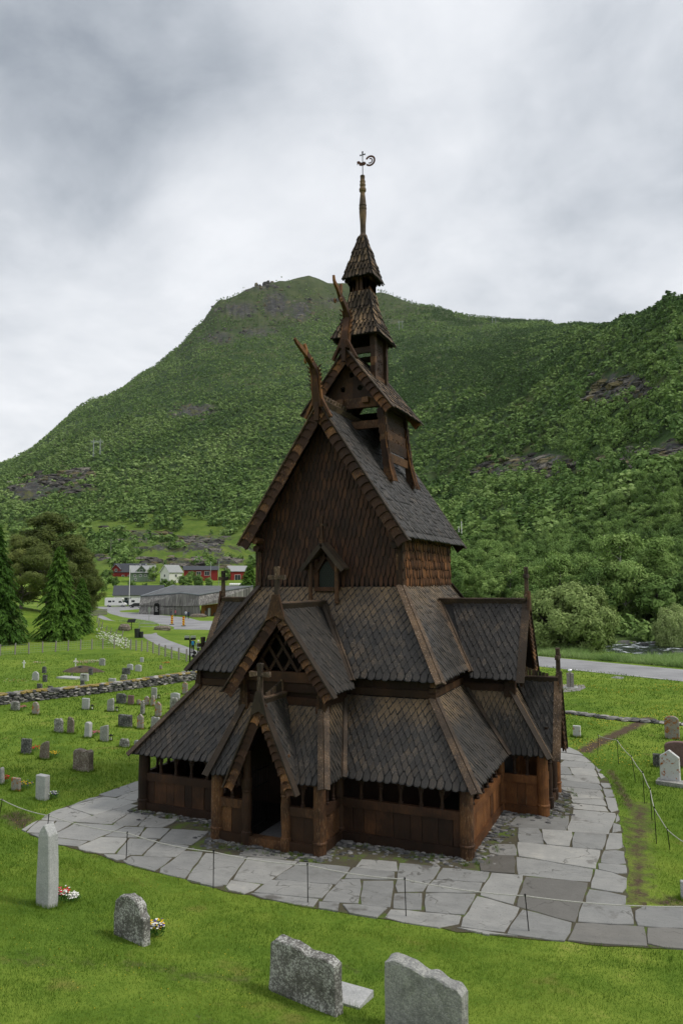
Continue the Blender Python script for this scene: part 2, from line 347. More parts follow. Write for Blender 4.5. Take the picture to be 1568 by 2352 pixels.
M['pine']=leaf('pine_foliage',[(0,(.05,.072,.020)),(.5,(.13,.165,.044)),(1,(.26,.29,.085))],.25)
M['forest']=leaf('hillside_foliage',[(0,(.030,.044,.020)),(.16,(.088,.095,.040)),(.22,(.028,.064,.018)),(.5,(.106,.192,.050)),(.8,(.205,.31,.084)),(1,(.31,.42,.15))],.22)
M['grassblade']=leaf('grass_blades',[(0,(.030,.080,.006)),(.45,(.100,.182,.017)),(.8,(.20,.285,.034)),(1,(.42,.34,.12))],.4)
M['tallgrass']=leaf('tall_meadow_grass',[(0,(.13,.23,.06)),(.5,(.29,.42,.14)),(1,(.50,.60,.30))],.4)
M['bark']=simple('grey_bark',(.13,.11,.09),.9,0,.4,6,.5)
M['birchbark']=simple('pale_birch_bark',(.42,.40,.36),.8,0,.4,6,.3)
M['fencewood']=simple('silvered_fence_wood',(.24,.22,.20),.9,0,.3,12,.4)
# ------------------------------------------------------------------ shingles
def clip_poly(poly,a,b):
    """keep the part of poly left of the directed line a->b"""
    out=[];n=len(poly)
    for i in range(n):
        p=poly[i];q=poly[(i+1)%n]
        sp=(b[0]-a[0])*(p[1]-a[1])-(b[1]-a[1])*(p[0]-a[0]); sq=(b[0]-a[0])*(q[1]-a[1])-(b[1]-a[1])*(q[0]-a[0])
        if sp>=0: out.append(p)
        if (sp>=0)!=(sq>=0):
            t=sp/(sp-sq); out.append((p[0]+(q[0]-p[0])*t,p[1]+(q[1]-p[1])*t))
    return out
def shingles(mb,pts,w=.19,ex=.21,ln=None,th=.028,lift=.045,tip=.16,style='point',dust=None,slab=True,over=.06,flare=0,m=0):
    """cover a convex 3-D polygon with overlapping cleft shingles, each its own raised plate"""
    P=[Vector(p) for p in pts]; nrm=Vector((0,0,0))
    for i in range(len(P)): nrm+=(P[i]-P[0]).cross(P[(i+1)%len(P)]-P[0])
    nrm.normalize()
    if slab:
        lo=[p-nrm*.05 for p in P]; n=len(P)
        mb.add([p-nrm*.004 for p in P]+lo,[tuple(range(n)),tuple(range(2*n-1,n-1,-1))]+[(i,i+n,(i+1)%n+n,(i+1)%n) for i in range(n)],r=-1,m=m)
    u=Vector((0,0,1)).cross(nrm)
    if u.length<1e-3: u=Vector((1,0,0))
    u.normalize(); wv=nrm.cross(u).normalized()
    if wv.z<0: wv=-wv; u=-u
    O=min(P,key=lambda p:(p-P[0]).dot(wv)); Q=[((p-O).dot(u),(p-O).dot(wv)) for p in P]
    ar=sum(Q[i][0]*Q[(i+1)%len(Q)][1]-Q[(i+1)%len(Q)][0]*Q[i][1] for i in range(len(Q)))
    if ar<0: Q=Q[::-1]
    wmax=max(q[1] for q in Q); umin=min(q[0] for q in Q); umax=max(q[0] for q in Q)
    ln=ln or ex*2.5
    edges=[(Q[i],Q[(i+1)%len(Q)]) for i in range(len(Q))]
    edges=[(a,b) for a,b in edges if not (abs(a[1])<.02 and abs(b[1])<.02)]
    nr=int(wmax/ex)+1
    for k in range(nr):
        w0=k*ex-(over if k==0 else 0); off=(k%2)*w/2
        for i in range(int((umax-umin)/w)+3):
            cu=umin-w+off+i*w; rr=random.random(); jl=random.uniform(-.026,.026)*ex/.21; skw=random.uniform(-.05,.05); hw=w/2-.010
            b0=w0+jl; t0=min(w0+ln,wmax+.02)
            if t0-b0<.04: continue
            sh=ex*1.02
            if style=='round' or (k==0 and style!='long'):
                pl=[(cu-hw,t0),(cu-hw,b0+hw*.9),(cu-hw*.8,b0+hw*.38),(cu-hw*.4,b0+hw*.07),(cu+hw*.4,b0+hw*.07),(cu+hw*.8,b0+hw*.38),(cu+hw,b0+hw*.9),(cu+hw,t0)]
            else:
                tw=hw*tip*random.uniform(.8,1.3)*1.3; pl=[(cu-hw,t0),(cu-hw,b0+sh),(cu-hw*.62,b0+sh*.42),(cu-tw,b0+.012),(cu-tw*.7,b0),(cu+tw*.7,b0),(cu+tw,b0+.012),(cu+hw*.62,b0+sh*.42),(cu+hw,b0+sh),(cu+hw,t0)]
            if style=='long': skw*=.3; tw=hw*.45; pl=[(cu-hw,t0),(cu-hw,b0+ex*.50),(cu-tw,b0+.03),(cu-tw*.6,b0),(cu+tw*.6,b0),(cu+tw,b0+.03),(cu+hw,b0+ex*.50),(cu+hw,t0)]
            pl=[(p[0]+skw*(p[1]-t0)*.5,p[1]) for p in pl]
            for a,b in edges:
                pl=clip_poly(pl,a,b)
                if len(pl)<3: break
            if len(pl)<3: continue
            lf=lift*random.uniform(.75,1.3); tl=random.uniform(-.006,.006)
            def P3(p,dn=0):
                s=(p[1]-b0)/ln; h=lf*(1-s)+th*.4-dn+tl*(p[0]-cu)/hw
                return O+u*p[0]+wv*p[1]+nrm*h
            n=len(pl); ccx=sum(p[0] for p in pl)/n; ccy=sum(p[1] for p in pl)/n; bz=.019*w/.24
            inn=[(p[0]+(ccx-p[0])*min(.45,bz/max(abs(p[0]-ccx),.012)),p[1]+(ccy-p[1])*min(.4,bz*1.6/max(abs(p[1]-ccy),.02))) for p in pl]
            V=[P3(p,.010) for p in pl]+[P3(p,th+.01) for p in pl]+[P3(p) for p in inn]
            dd=0.0
            if dust: dd=max(0,min(1,dust(O+u*cu+wv*(b0+ex))+random.uniform(-.15,.15)))
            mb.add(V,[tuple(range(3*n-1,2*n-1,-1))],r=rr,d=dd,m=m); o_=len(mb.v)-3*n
            for i2 in range(n): mb.f.append((o_+i2,o_+(i2+1)%n,o_+(i2+1)%n+n,o_+i2+n)); mb.f.append((o_+i2,o_+2*n+i2,o_+2*n+(i2+1)%n,o_+(i2+1)%n)); mb.r+=[-1.0,(.9 if (rr>.8 and i2%3==1) else -.9)]; mb.d+=[0.0,dd*.4]; mb.m+=[m,m]  # side and bevel faces coloured dark in place of weak gap shadows
def fixn(o):
    bm=bmesh.new(); bm.from_mesh(o.data); bmesh.ops.recalc_face_normals(bm,faces=bm.faces); bm.to_mesh(o.data); bm.free()
church=empty('stave_church',(0,0,0),label='tall dark tarred wooden church with tiered shingle roofs, dragon heads and a slender spire',cat='church')
LIFT=.30  # sill top above ground
def part(name,mb,mt,parent=None,fix=True):
    o=mb.build(name,mt,parent or church); 
    if fix: fixn(o)
    return o
def band(zt,zw): return lambda p: min(1,max(0,1.25-(zt-p.z)/zw)*1.1)
# geometry constants (metres)
A1=6.0;A2=4.6;A3=2.93;YB=12.85;D2=1.40;D3=3.07
EZ=2.05;TZ=4.36;MZ=4.97;MT=8.06;NE=9.84;NR=15.05
EX=6.34;EY=-.34;MX=4.9;MY=1.10
KX=.86;YC=6.45
def Tw(p): return (p[0],p[1],p[2])
def Ts(p): return (A1-p[1],YC+p[0]*KX,p[2])
def Tn(p): return (-A1+p[1],YC-p[0]*KX,p[2])
# --- aisle (lowest) roof
def roofpoly(mb,P,**k): shingles(mb,P,**k)
dl=band(TZ,.8)
r=MB()
kw=dict(w=.24,ex=.205,dust=dl)
roofpoly(r,[(2.08,EY,EZ),(EX,EY,EZ),(A2,D2,TZ),(1.45,D2,TZ)],**kw)
roofpoly(r,[(-EX,EY,EZ),(-2.08,EY,EZ),(-1.45,D2,TZ),(-A2,D2,TZ)],**kw)
ys0=YC-2.08*KX; ys1=YC+2.08*KX; yt0=YC-1.45*KX; yt1=YC+1.45*KX; YE=YB-EY; YT=YB-D2
roofpoly(r,[(EX,EY,EZ),(EX,ys0,EZ),(A2,yt0,TZ),(A2,D2,TZ)],w=.22,ex=.21,dust=dl)
roofpoly(r,[(EX,ys1,EZ),(EX,YE,EZ),(A2,YT,TZ),(A2,yt1,TZ)],**kw)
roofpoly(r,[(-EX,ys0,EZ),(-EX,EY,EZ),(-A2,D2,TZ),(-A2,yt0,TZ)],**kw)
roofpoly(r,[(-EX,YE,EZ),(-EX,ys1,EZ),(-A2,yt1,TZ),(-A2,YT,TZ)],w=.3,ex=.35,dust=dl)
roofpoly(r,[(EX,YE,EZ),(-EX,YE,EZ),(-A2,YT,TZ),(A2,YT,TZ)],w=.3,ex=.35,dust=dl)
aisle=part('aisle_roof',r,M['shingle'])
def hipboard(p,q,w=.30,parent=None,h=.07,name='hip_board'):
    mb=MB(); d=(Vector(q)-Vector(p)).normalized(); a=Vector(p)-d*.12; 
    s=Vector((0,0,1)).cross(d).normalized(); n=d.cross(s).normalized()
    if n.z<0:n=-n
    # two boards meeting over the hip, as on the roof
    ang=.42
    for sg in (-1,1):
        dv=(s*sg*math.cos(ang)-n*math.sin(ang)); c=n*.11
        P=[a+c,a+c+dv*w*.62,Vector(q)+c+dv*w*.62,Vector(q)+c]
        nn=(P[1]-P[0]).cross(P[3]-P[0]).normalized()
        if nn.dot(n)<0: nn=-nn
        mb.add(P+[x+nn*.045 for x in P],[(0,1,2,3),(4,5,6,7),(0,1,5,4),(1,2,6,5),(2,3,7,6),(3,0,4,7)])
    return part(name,mb,M['board'],parent)
for sx in (-1,1):
    hipboard((sx*EX,EY,EZ),(sx*A2,D2,TZ),.32,aisle); hipboard((sx*EX,YE,EZ),(sx*A2,YT,TZ),.32,aisle)
# --- middle roof
dm=band(MT,1.3); r=MB(); MYE=YB-MY; MYT=YB-D3
kw=dict(w=.265,ex=.215,dust=dm)
roofpoly(r,[(-MX,MY,MZ),(MX,MY,MZ),(A3,D3,MT),(-A3,D3,MT)],**kw)
roofpoly(r,[(MX,MY,MZ),(MX,MYE,MZ),(A3,MYT,MT),(A3,D3,MT)],w=.23,ex=.22,dust=dm)
roofpoly(r,[(-MX,MYE,MZ),(-MX,MY,MZ),(-A3,D3,MT),(-A3,MYT,MT)],w=.3,ex=.35,dust=dm)
roofpoly(r,[(MX,MYE,MZ),(-MX,MYE,MZ),(-A3,MYT,MT),(A3,MYT,MT)],w=.3,ex=.35,dust=dm)
midr=part('middle_roof',r,M['shingle'])
for sx in (-1,1):
    hipboard((sx*MX,MY,MZ),(sx*A3,D3,MT),.32,midr); hipboard((sx*MX,MYE,MZ),(sx*A3,MYT,MT),.32,midr)
# --- clerestory wall between aisle roof and middle roof
r=MB()
box(r,-A2+.05,A2-.05,D2+.05,D2+.2,3.9,5.2,r=.2); box(r,-A2+.05,A2-.05,YT-.2,YT-.05,3.9,5.2)
box(r,A2-.2,A2-.05,D2+.21,YT-.21,3.9,5.2); box(r,-A2+.05,-A2+.2,D2+.21,YT-.21,3.9,5.2)
part('clerestory_wall',r,M['dark'])
for a_,b_ in (((-A2,D2),(-1.5,D2)),((1.5,D2),(A2,D2)),((A2,D2+.06),(A2,yt0)),((A2,yt1),(A2,YT)),((-A2,D2+.06),(-A2,YT))):
    r=MB(); beam(r,(*a_,TZ+.16),(*b_,TZ+.16),.10,.24); part('base_beam',r,M['warm'])
for sx in (-1,1):
    r=MB(); 
    for k in range(5): # shingled corner post flaring outward at foot
        t=random.uniform(-.02,.02); z=TZ-.12+k*.17; e=.30-.04*k
        box(r,sx*A2-e/2+.02,sx*A2+e/2,D2-e/2,D2+e/2-.01,z,z+.16+t)
    part('corner_post',r,M['warm'])
# --- nave walls
r=MB()
gz=NE+.15
kw=dict(w=.19,ex=.37,ln=.9,th=.022,lift=.055,tip=.40,style='long',over=0)
roofs=lambda x:NR-.35-1.50*abs(x)
# west gable wall as rectangular + triangular areas
shingles(r,[(-A3,D3,MT-.05),(A3,D3,MT-.05),(A3,D3,roofs(A3)),(0,D3,roofs(0)),(-A3,D3,roofs(A3))],**kw)
west=part('nave_front_wall',r,M['wall_shingle'])
r=MB(); kw['w']=.15;kw['ex']=.34; kw['lift']=.07
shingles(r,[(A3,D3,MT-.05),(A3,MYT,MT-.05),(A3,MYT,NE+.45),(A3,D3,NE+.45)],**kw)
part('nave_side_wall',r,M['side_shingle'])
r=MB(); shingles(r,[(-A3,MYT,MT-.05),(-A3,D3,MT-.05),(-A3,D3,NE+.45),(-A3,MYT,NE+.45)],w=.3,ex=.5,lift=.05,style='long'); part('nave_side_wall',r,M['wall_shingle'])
r=MB(); shingles(r,[(A3,MYT,MT-.05),(-A3,MYT,MT-.05),(-A3,MYT,roofs(A3)),(0,MYT,roofs(0)),(A3,MYT,roofs(A3))],w=.3,ex=.5,lift=.05,style='long'); part('nave_back_wall',r,M['wall_shingle'])
for sx in (-1,1):   # corner posts clad in narrow shingles
    r=MB()
    for fz in range(7):
        z=MT-.12+fz*.33
        for q in range(3):
            e=.06+.03*random.random()
            box(r,sx*(A3+.02)-.13+q*.085,sx*(A3+.02)-.13+q*.085+.08,D3-.10-e*.3,D3-.03,z,z+.42+random.uniform(-.04,.04))
        if sx>0:
            for q in range(3): box(r,A3+.02,A3+.10+.03*random.random(),D3-.02+q*.09,D3+.06+q*.09,z,z+.40+random.uniform(-.04,.04))
    part('corner_post',r,M['warm'])
# log ends under the eaves
for sx in (-1,1):
    r=MB()
    for k,(z,l) in enumerate(((NE+.02,.62),(NE-.28,.50))):
        tube(r,[(sx*(A3-.08),D3+.05,z),(sx*(A3-.08),D3-l,z)],.135,8)
    part('log_end',r,M['warm'])
# --- nave roof
r=MB(); YF=D3-.667; YR=YB-YF
kr=dict(w=.21,ex=.24,th=.025,lift=.05)
shingles(r,[(3.42,YF,NE),(3.42,YR,NE),(0,YR,NR),(0,YF,NR)],**kr)
shingles(r,[(-3.42,YR,NE),(-3.42,YF,NE),(0,YF,NR),(0,YR,NR)],w=.25,ex=.3)
nroof=part('nave_roof',r,M['shingle'])
def barge(apex,tip,y0,thick,w,n,parent,T=Tw,mt='honey',name='bargeboard'):
    """one gable board: backing plank, capping strip and n scalloped scales on its face (gable faces -y locally)"""
    mb=MB(); ax,az=apex; tx,tz=tip; L=math.hypot(tx-ax,tz-az); dx,dz=(tx-ax)/L,(tz-az)/L
    s=1 if tx>ax else -1; nx,nz=-dz*s*1.0*1,0
    inx,inz=(-abs(dz)*s*1.0,-abs(dx)) if True else 0
    # inward normal in gable plane: pointing down/toward centre
    inx,inz=dz*s,-dx*s
    if inz>0: inx,inz=-inx,-inz
    def q(a,b): return (ax+dx*a+inx*b, az+dz*a+inz*b)
    prism(mb,[q(0,.0),q(L,.0),q(L+.04,w*.92),q(max(0,w*.45),w*.92)],'y',y0,y0+thick,r=.15)
    # scales
    for i in range(n):
        a0=(i+.15)*L/n; a1=(i+1.32)*L/n; a1=min(a1,L+.12); rr=random.random()
        ww=w*random.uniform(.97,1.08)
        pl=[q(a0,.015),q(a1,.0),q(a1-.16*L/n,ww*.22),q(a1-.24*L/n,ww*.5),q(a1-.20*L/n,ww*.78),q(a1-.08*L/n,ww),q(a0,ww*.98)]
        yo=.075*random.uniform(.85,1.15)
        # tilt: outer end stands proud
        V=[];m_=len(pl)
        for k,p in enumerate(pl):
            aa=(p[0]-ax)*dx+(p[1]-az)*dz; t=(aa-a0)/(a1-a0); V.append((p[0],y0-.012-yo*t,p[1]))
        V+=[(v[0],v[1]+.03,v[2]) for v in V]
        tri=tessellate_polygon([[Vector((p[0],p[1],0)) for p in pl]])
        mb.add(V,[tuple(t) for t in tri]+[tuple(t_+m_ for t_ in t) for t in tri]+[(k,(k+1)%m_,(k+1)%m_+m_,k+m_) for k in range(m_)],r=rr)
    mb.xf(T); o=part(name,mb,M[mt],parent)
    mb=MB(); c0=q(-.02,-.05);c1=q(L+.10,-.05); beam(mb,(c0[0],y0+thick*.3,c0[1]),(c1[0],y0+thick*.3,c1[1]),thick+.22,.045,up=(-inx,0,-inz)); mb.xf(T); part('edge_board',mb,M['board'],parent)
    return o
for sx in (-1,1): barge((0,NR-.06),(sx*3.44,NE-.08),YF-.02,.07,.40,19,nroof,mt='barge')
for sx in (-1,1): barge((0,NR-.06),(sx*3.44,NE-.08),YR+.02-.04,.07,.44,2,nroof)
def cross(h,w,t,base=.16):
    mb=MB(); a=t/2
    # flared arms: each arm a tapered prism
    zc=h*.66
    prism(mb,[(-a*1.15,0),(a*1.15,0),(a*.75,zc-a),(-a*.75,zc-a)],'y',-a,a)
    prism(mb,[(-a*.75,zc+a*.9),(a*.75,zc+a*.9),(a*1.25,h*.97),(a*.9,h),(-a*.9,h),(-a*1.25,h*.97)],'y',-a,a)
    box(mb,-a*.76,a*.76,-a*1.02,a*1.02,zc-a*.98,zc+a*.88)
    for s in (-1,1):
        x=[s*a*.78,s*w*.5*.93,s*w*.5,s*w*.5,s*w*.5*.93,s*a*.78]; z=[zc-a*.7,zc-a*1.15,zc-a*.9,zc+a*.9,zc+a*1.15,zc+a*.7]
        prism(mb,list(zip(x,z)),'y',-a*.9,a*.9)
    lathe(mb,[(-.12,a*1.6),(0,a*1.5),(.04,a*1.1),(.08,a*1.4),(.11,a*1.1)],8)
    return mb
def dragon(x0,y0,base_px,neck,up_jaw,low_jaw,curl,parent,name='dragon_head'):
    """carved gable dragon rearing forward: winged collar on the ridge, neck, parted jaws. Profile points lie in the plane x=x0"""
    mb=MB()
    def pl(p):
        d=ray(*p); t=(x0-CAM[0])/d[0]; q=CAM+t*d; return (q[1],q[2])
    def loft(pts,ws,ts,x=0,r=.5):
        pts=[pl(p) for p in pts]; V=[]; n=len(pts)
        for i,p in enumerate(pts):
            a=pts[max(i-1,0)];b=pts[min(i+1,n-1)]; dy,dz=b[0]-a[0],b[1]-a[1]; l=math.hypot(dy,dz) or 1; ny,nz=-dz/l,dy/l
            for sx,sn in ((-1,-1),(1,-1),(1,1),(-1,1)): V.append((x0+x+sx*ts[i]/2,p[0]+ny*sn*ws[i]/2,p[1]+nz*sn*ws[i]/2))
        F=[(0,1,2,3),(4*n-1,4*n-2,4*n-3,4*n-4)]
        for i in range(n-1):
            for j in range(4): F.append((4*i+j,4*i+(j+1)%4,4*i+4+(j+1)%4,4*i+4+j))
        mb.add(V,F,r=r)
    n=len(neck); loft(neck,[.34,.30,.28,.25,.22,.20][:n],[.32,.24,.20,.18,.16,.15][:n],r=.35)
    for s in (-1,1): # pierced wing boards running down the gable on either side of the neck
        loft(neck[:4],[.16,.14,.12,.10],[.06,.06,.05,.05],x=s*.17,r=.8)
        b_=pl(neck[0]); beam(mb,(x0+s*.12,b_[0]-.02,b_[1]+.35),(x0+s*.52,b_[0]-.02,b_[1]-.42),.10,.20,up=(0,1,0),r=.6)
        for i in range(6):
            q=pl(neck[1]);q2=pl(neck[3]); t=i/5; mb.add([(x0+s*.20,q[0]+(q2[0]-q[0])*t-.06,q[1]+(q2[1]-q[1])*t),(x0+s*.20,q[0]+(q2[0]-q[0])*t+.06,q[1]+(q2[1]-q[1])*t),(x0+s*.33,q[0]+(q2[0]-q[0])*t,q[1]+(q2[1]-q[1])*t+.10),(x0+s*.24,q[0]+(q2[0]-q[0])*t,q[1]+(q2[1]-q[1])*t-.06)],[(0,1,2),(0,3,1),(1,3,2),(2,3,0)],r=.3)
    m=len(up_jaw); loft(up_jaw,[.20,.18,.15,.12,.08][:m],[.12,.11,.10,.09,.08][:m],r=.85)
    m=len(low_jaw); loft(low_jaw,[.18,.14,.11,.08][:m],[.12,.11,.09,.08][:m],r=1.0)
    c=pl(curl)
    for s in (-1,1):
        P=[(x0+s*.13,c[0]+.11*math.cos(t)*(1-t*.09),c[1]+.11*math.sin(t)*(1-t*.09)) for t in [i*.55 for i in range(12)]]; tube(mb,P,[.035]*12,6,r=.9)
    b_=pl(neck[0]); box(mb,x0-.08,x0+.08,b_[0]-.20,b_[0]-.06,b_[1]-.55,b_[1]+.35,r=.1)
    return part(name,mb,M['honey'],parent)
dragon(0,YF,None,[(731,935),(727,892),(725,862),(721,843),(711,826),(703,813)],[(705,816),(693,801),(686,792),(681,786),(676.5,777)],[(704,815),(702,802),(699,790)],(709,829),nroof)
# ridge board + pierced cresting toward turret
r=MB(); beam(r,(0,YF+.1,NR+.07),(0,YR,NR+.07),.34,.08)
for sx in (-1,1): beam(r,(sx*.13,YF+.15,NR-.10),(sx*.13,YR,NR-.10),.04,.36,up=(sx*.55,0,1))
part('ridge_board',r,M['board'],nroof)
r=MB(); y=YF+.35
while y<YF+2.5:
    for k in range(8):
        t0=2*math.pi*k/8;t1=2*math.pi*(k+1)/8
        prism(r,[(y+.16+.075*math.cos(t0),NR+.26+.075*math.sin(t0)),(y+.16+.13*math.cos(t0),NR+.26+.15*math.sin(t0)),(y+.16+.13*math.cos(t1),NR+.26+.15*math.sin(t1)),(y+.16+.075*math.cos(t1),NR+.26+.075*math.sin(t1))],'x',-.03,.03,r=.8)
    y+=.27
part('crest',r,M['board'],nroof)
# --- window dormer on the west wall
YD=D3-.05; wx=.06
r=MB(); box(r,wx-.5,wx-.34,YD-.2,YD,7.9,9.1); box(r,wx+.34,wx+.5,YD-.2,YD,7.9,9.1); box(r,wx-.339,wx+.339,YD-.22,YD,7.9,8.05)
for sx in (-1,1): beam(r,(wx,YD-.12,9.30),(wx+sx*.5,YD-.12,8.55),.2,.16,up=(sx,0,1))
wd=part('window_frame',r,M['dark'])
for sx in (-1,1):
    r=MB(); x=wx+sx*.54; tube(r,[(x,YD-.42,7.45),(x,YD-.42,8.95)],.085,8,r=.7)
    beam(r,(x,YD-.42,8.75),(x,YD+.05,8.75),.12,.12); part('hood_post',r,M['warm'],wd)
r=MB()
for sx in (-1,1):
    beam(r,(wx,YD-.30,9.72),(wx+sx*.87,YD-.30,8.72),.62,.07,up=(sx*.7,0,.72))
    beam(r,(wx,YD-.62,9.66),(wx+sx*.87,YD-.62,8.66),.06,.16,up=(sx*.7,0,.72))
part('hood_roof',r,M['board'],wd)
o=cross(1.0,.46,.11).build('cross',M['warm'],wd); o.location=(wx,YD-.55,9.72); fixn(o)
r=MB(); gw=[(-.33,0),(.33,0),(.33,.55),(.2,.82),(0,.98),(-.2,.82),(-.33,.55)]
prism(r,[(wx+a,8.05+b) for a,b in gw],'y',YD-.10,YD-.07); pane=part('window',r,M['glass'],wd)
r=MB()
for i in range(-9,10):
    for s in (-1,1):
        # lead diamond lattice clipped to the pane
        x0=i*.10; a=(x0,0);b=(x0+s*.62,.98)
        pts=[]
        for t in np.linspace(0,1,24):
            x=a[0]+(b[0]-a[0])*t;z=a[1]+(b[1]-a[1])*t; lim=.33 if z<.55 else .33*(1-(z-.55)/.43)
            if abs(x)<=lim: pts.append((x,z))
        if len(pts)>1: beam(r,(wx+pts[0][0],YD-.115,8.05+pts[0][1]),(wx+pts[-1][0],YD-.115,8.05+pts[-1][1]),.009,.009,up=(0,1,0))
part('window_lead',r,M['lead'],wd)
# ------------------------------------------------------------------ ridge turret, three stages
TX=.20; TY=6.42
AF=4.55; AB=8.35; AE=15.25; AR=17.75; AW=1.92
r=MB()
turret=None
def cz(x): return NR-1.523*abs(x)
for sx in (-1,1):
    for yy in (TY-1.35,TY+1.35):
        x1=TX+sx*1.30; x0=TX+sx*1.62
        beam(r,(x0,yy,cz(x0)-.15),(x1,yy,15.9),.24,.24,up=(0,1,0),r=random.random())
        # scale cladding on the posts, on the outer faces
        for k in range(9):
            f=k/9; z=cz(x0)+.0+f*(15.2-cz(x0)); xx=x0+(x1-x0)*f
            if yy<TY: prism(r,[(xx-.14,z),(xx+.02,z-.12),(xx+.14,z+.02),(xx+.13,z+.36),(xx-.13,z+.36)],'y',yy-.17-.02*random.random(),yy-.13,r=random.random())
            if sx>0:
                box(r,xx+.12,xx+.165+.03*random.random(),yy-.12,yy+.0,z-.05,z+.33,r=random.random()); box(r,xx+.12,xx+.155+.03*random.random(),yy+.01,yy+.12,z-.02,z+.33,r=random.random())
        if turret is None: turret=part('turret_post',r,M['warm'])
        else: part('turret_post',r,M['warm'],turret)
        r=MB()
# cladding strands that flare outward at the feet
r=MB()
for sx in (-1,1):
    for yy in (TY-1.35,TY+1.35):
        e=1 if yy>TY else -1
        for k in range(7):
            dy=(k-3)*.045; zt=15.0-.25*random.random(); out=.16+.05*random.random()
            P=[]
            for t in np.linspace(0,1,7):
                x=TX+sx*(1.40+.30*t+out*t**3); z=zt+(cz(1.70+out)+.03-zt)*t; P.append((x+sx*.05,yy+dy*(1+1.2*t**2)+.12*t**3*e,z))
            for p_,q_ in zip(P[:-1],P[1:]): beam(r,p_,q_,.042,.03,up=(sx,0,.3),r=.3+.7*random.random())
        part('brace',r,M['honey'],turret); r=MB()
r=MB()
beam(r,(TX-1.5,TY-1.40,15.55),(TX+1.5,TY-1.40,15.55),.22,.42,r=.75); beam(r,(TX-1.3,TY-1.40,14.62),(TX+1.3,TY-1.40,14.62),.20,.32,r=.8)
beam(r,(TX-1.5,TY+1.40,15.55),(TX+1.5,TY+1.40,15.55),.22,.40); beam(r,(TX-1.3,TY+1.40,14.62),(TX+1.3,TY+1.40,14.62),.20,.3)
for xx in (-.35,.75): box(r,TX+xx-.13,TX+xx+.13,TY-1.72,TY-1.2,15.50,15.72,r=.9)
box(r,TX-.42,TX-.24,TY-1.6,TY-1.42,14.2,15.50,r=.7)
for sx in (-1,1): beam(r,(TX+sx*1.35,TY-1.2,15.55),(TX+sx*1.35,TY+1.2,15.55),.18,.3)
part('cross_beam',r,M['warm'],turret)
r=MB(); box(r,TX-1.22,TX+1.22,TY+1.28,TY+1.36,14.72,15.75,r=.1); part('gap_shade_panel',r,M['void'],turret)  # added near-black panel; its colour stands for the attic's dark interior
# carved side panels (pierced fretwork): board with slots and raised tracery
for sx in (-1,1):
    r=MB(); xa=TX+sx*1.50; xb=TX+sx*1.30; za=13.55; zb=15.35
    def sp(t): return xa+(xb-xa)*t
    for i in range(4):
        z0=za+i*(zb-za)/4; z1=z0+(zb-za)/4-.015; beam(r,(sp(i/4),TY-1.2,(z0+z1)/2),(sp(i/4),TY+1.2,(z0+z1)/2),.05,z1-z0,r=random.random()*.6)
    beam(r,(xa+sx*.03,TY-1.25,13.28),(xa+sx*.03,TY+1.25,13.28),.07,.34,r=1)
    rr=random.Random(5)
    for i in range(70):
        y=TY-1.05+rr.random()*2.1; z=za+.15+rr.random()*(zb-za-.5); t=(z-za)/(zb-za)
        l=rr.uniform(.10,.26); a=rr.uniform(0,3.14)
        pts=[(sp(t)+sx*.035,y+l*.5*math.cos(a+q*.5)*q/3,z+l*.5*math.sin(a+q*.5)*q/3) for q in range(4)]
        tube(r,pts,.016,5,r=rr.random())
    part('carved_panel',r,M['warm'],turret)
r=MB(); shingles(r,[(TX+AW,AF,AE),(TX+AW,AB,AE),(TX,AB,AR),(TX,AF,AR)],w=.17,ex=.25,lift=.04); shingles(r,[(TX-AW,AB,AE),(TX-AW,AF,AE),(TX,AF,AR),(TX,AB,AR)],w=.17,ex=.25,lift=.04)
troof=part('turret_gable_roof',r,M['spire'])
for sx in (-1,1): 
    barge((TX,AR-.05),(TX+sx*(AW+.03),AE-.07),AF-.02,.06,.33,11,troof); barge((TX,AR-.05),(TX+sx*(AW+.03),AE-.07),AB-.03,.06,.33,6,troof)
dragon(TX,AF,None,[(792,802),(794,765),(799,732),(795,712),(787,692),(780,678)],[(781,680),(774,660),(769,650),(767,643),(766,632)],[(781,682),(782,667),(783,653)],(776,690),troof)
# small curled dragon tips at the far gable
r=MB(); pts=[(TX,AB+.1+.18*i/3,AR+.05+.12*i) for i in range(5)]; tube(r,pts,[.09,.08,.06,.05,.03],6); part('dragon_head',r,M['honey'],troof)
# turret gable wall with three sound holes: built as strips around the round openings
r=MB(); yw=TY-1.42
W_=[(-1.25,15.78),(1.25,15.78),(0,17.45)]
holes=[(-.34,16.20,.115),(.42,16.20,.115),(.04,16.78,.115)]
def wallz(x): return 15.78+(1.25-abs(x))/1.25*1.67
nx_=50
for i in range(nx_):
    xa=-1.25+2.5*i/nx_; xb=xa+2.5/nx_; xm=(xa+xb)/2; top=wallz(xm); seg=[(15.78,top)]
    for hx,hz,hr in holes:
        if abs(xm-hx)<hr:
            hh=math.sqrt(hr*hr-(xm-hx)**2); ns=[]
            for a,b in seg:
                if a<hz<b: ns+=[(a,hz-hh),(hz+hh,b)]
                else: ns.append((a,b))
            seg=ns
    for a,b in seg: box(r,TX+xa,TX+xb+ .0,yw,yw+.06,a,b,r=.25+.2*((i//9)%3))
part('gable_wall',r,M['dark'],turret)
r=MB(); 
for i in range(12): pass
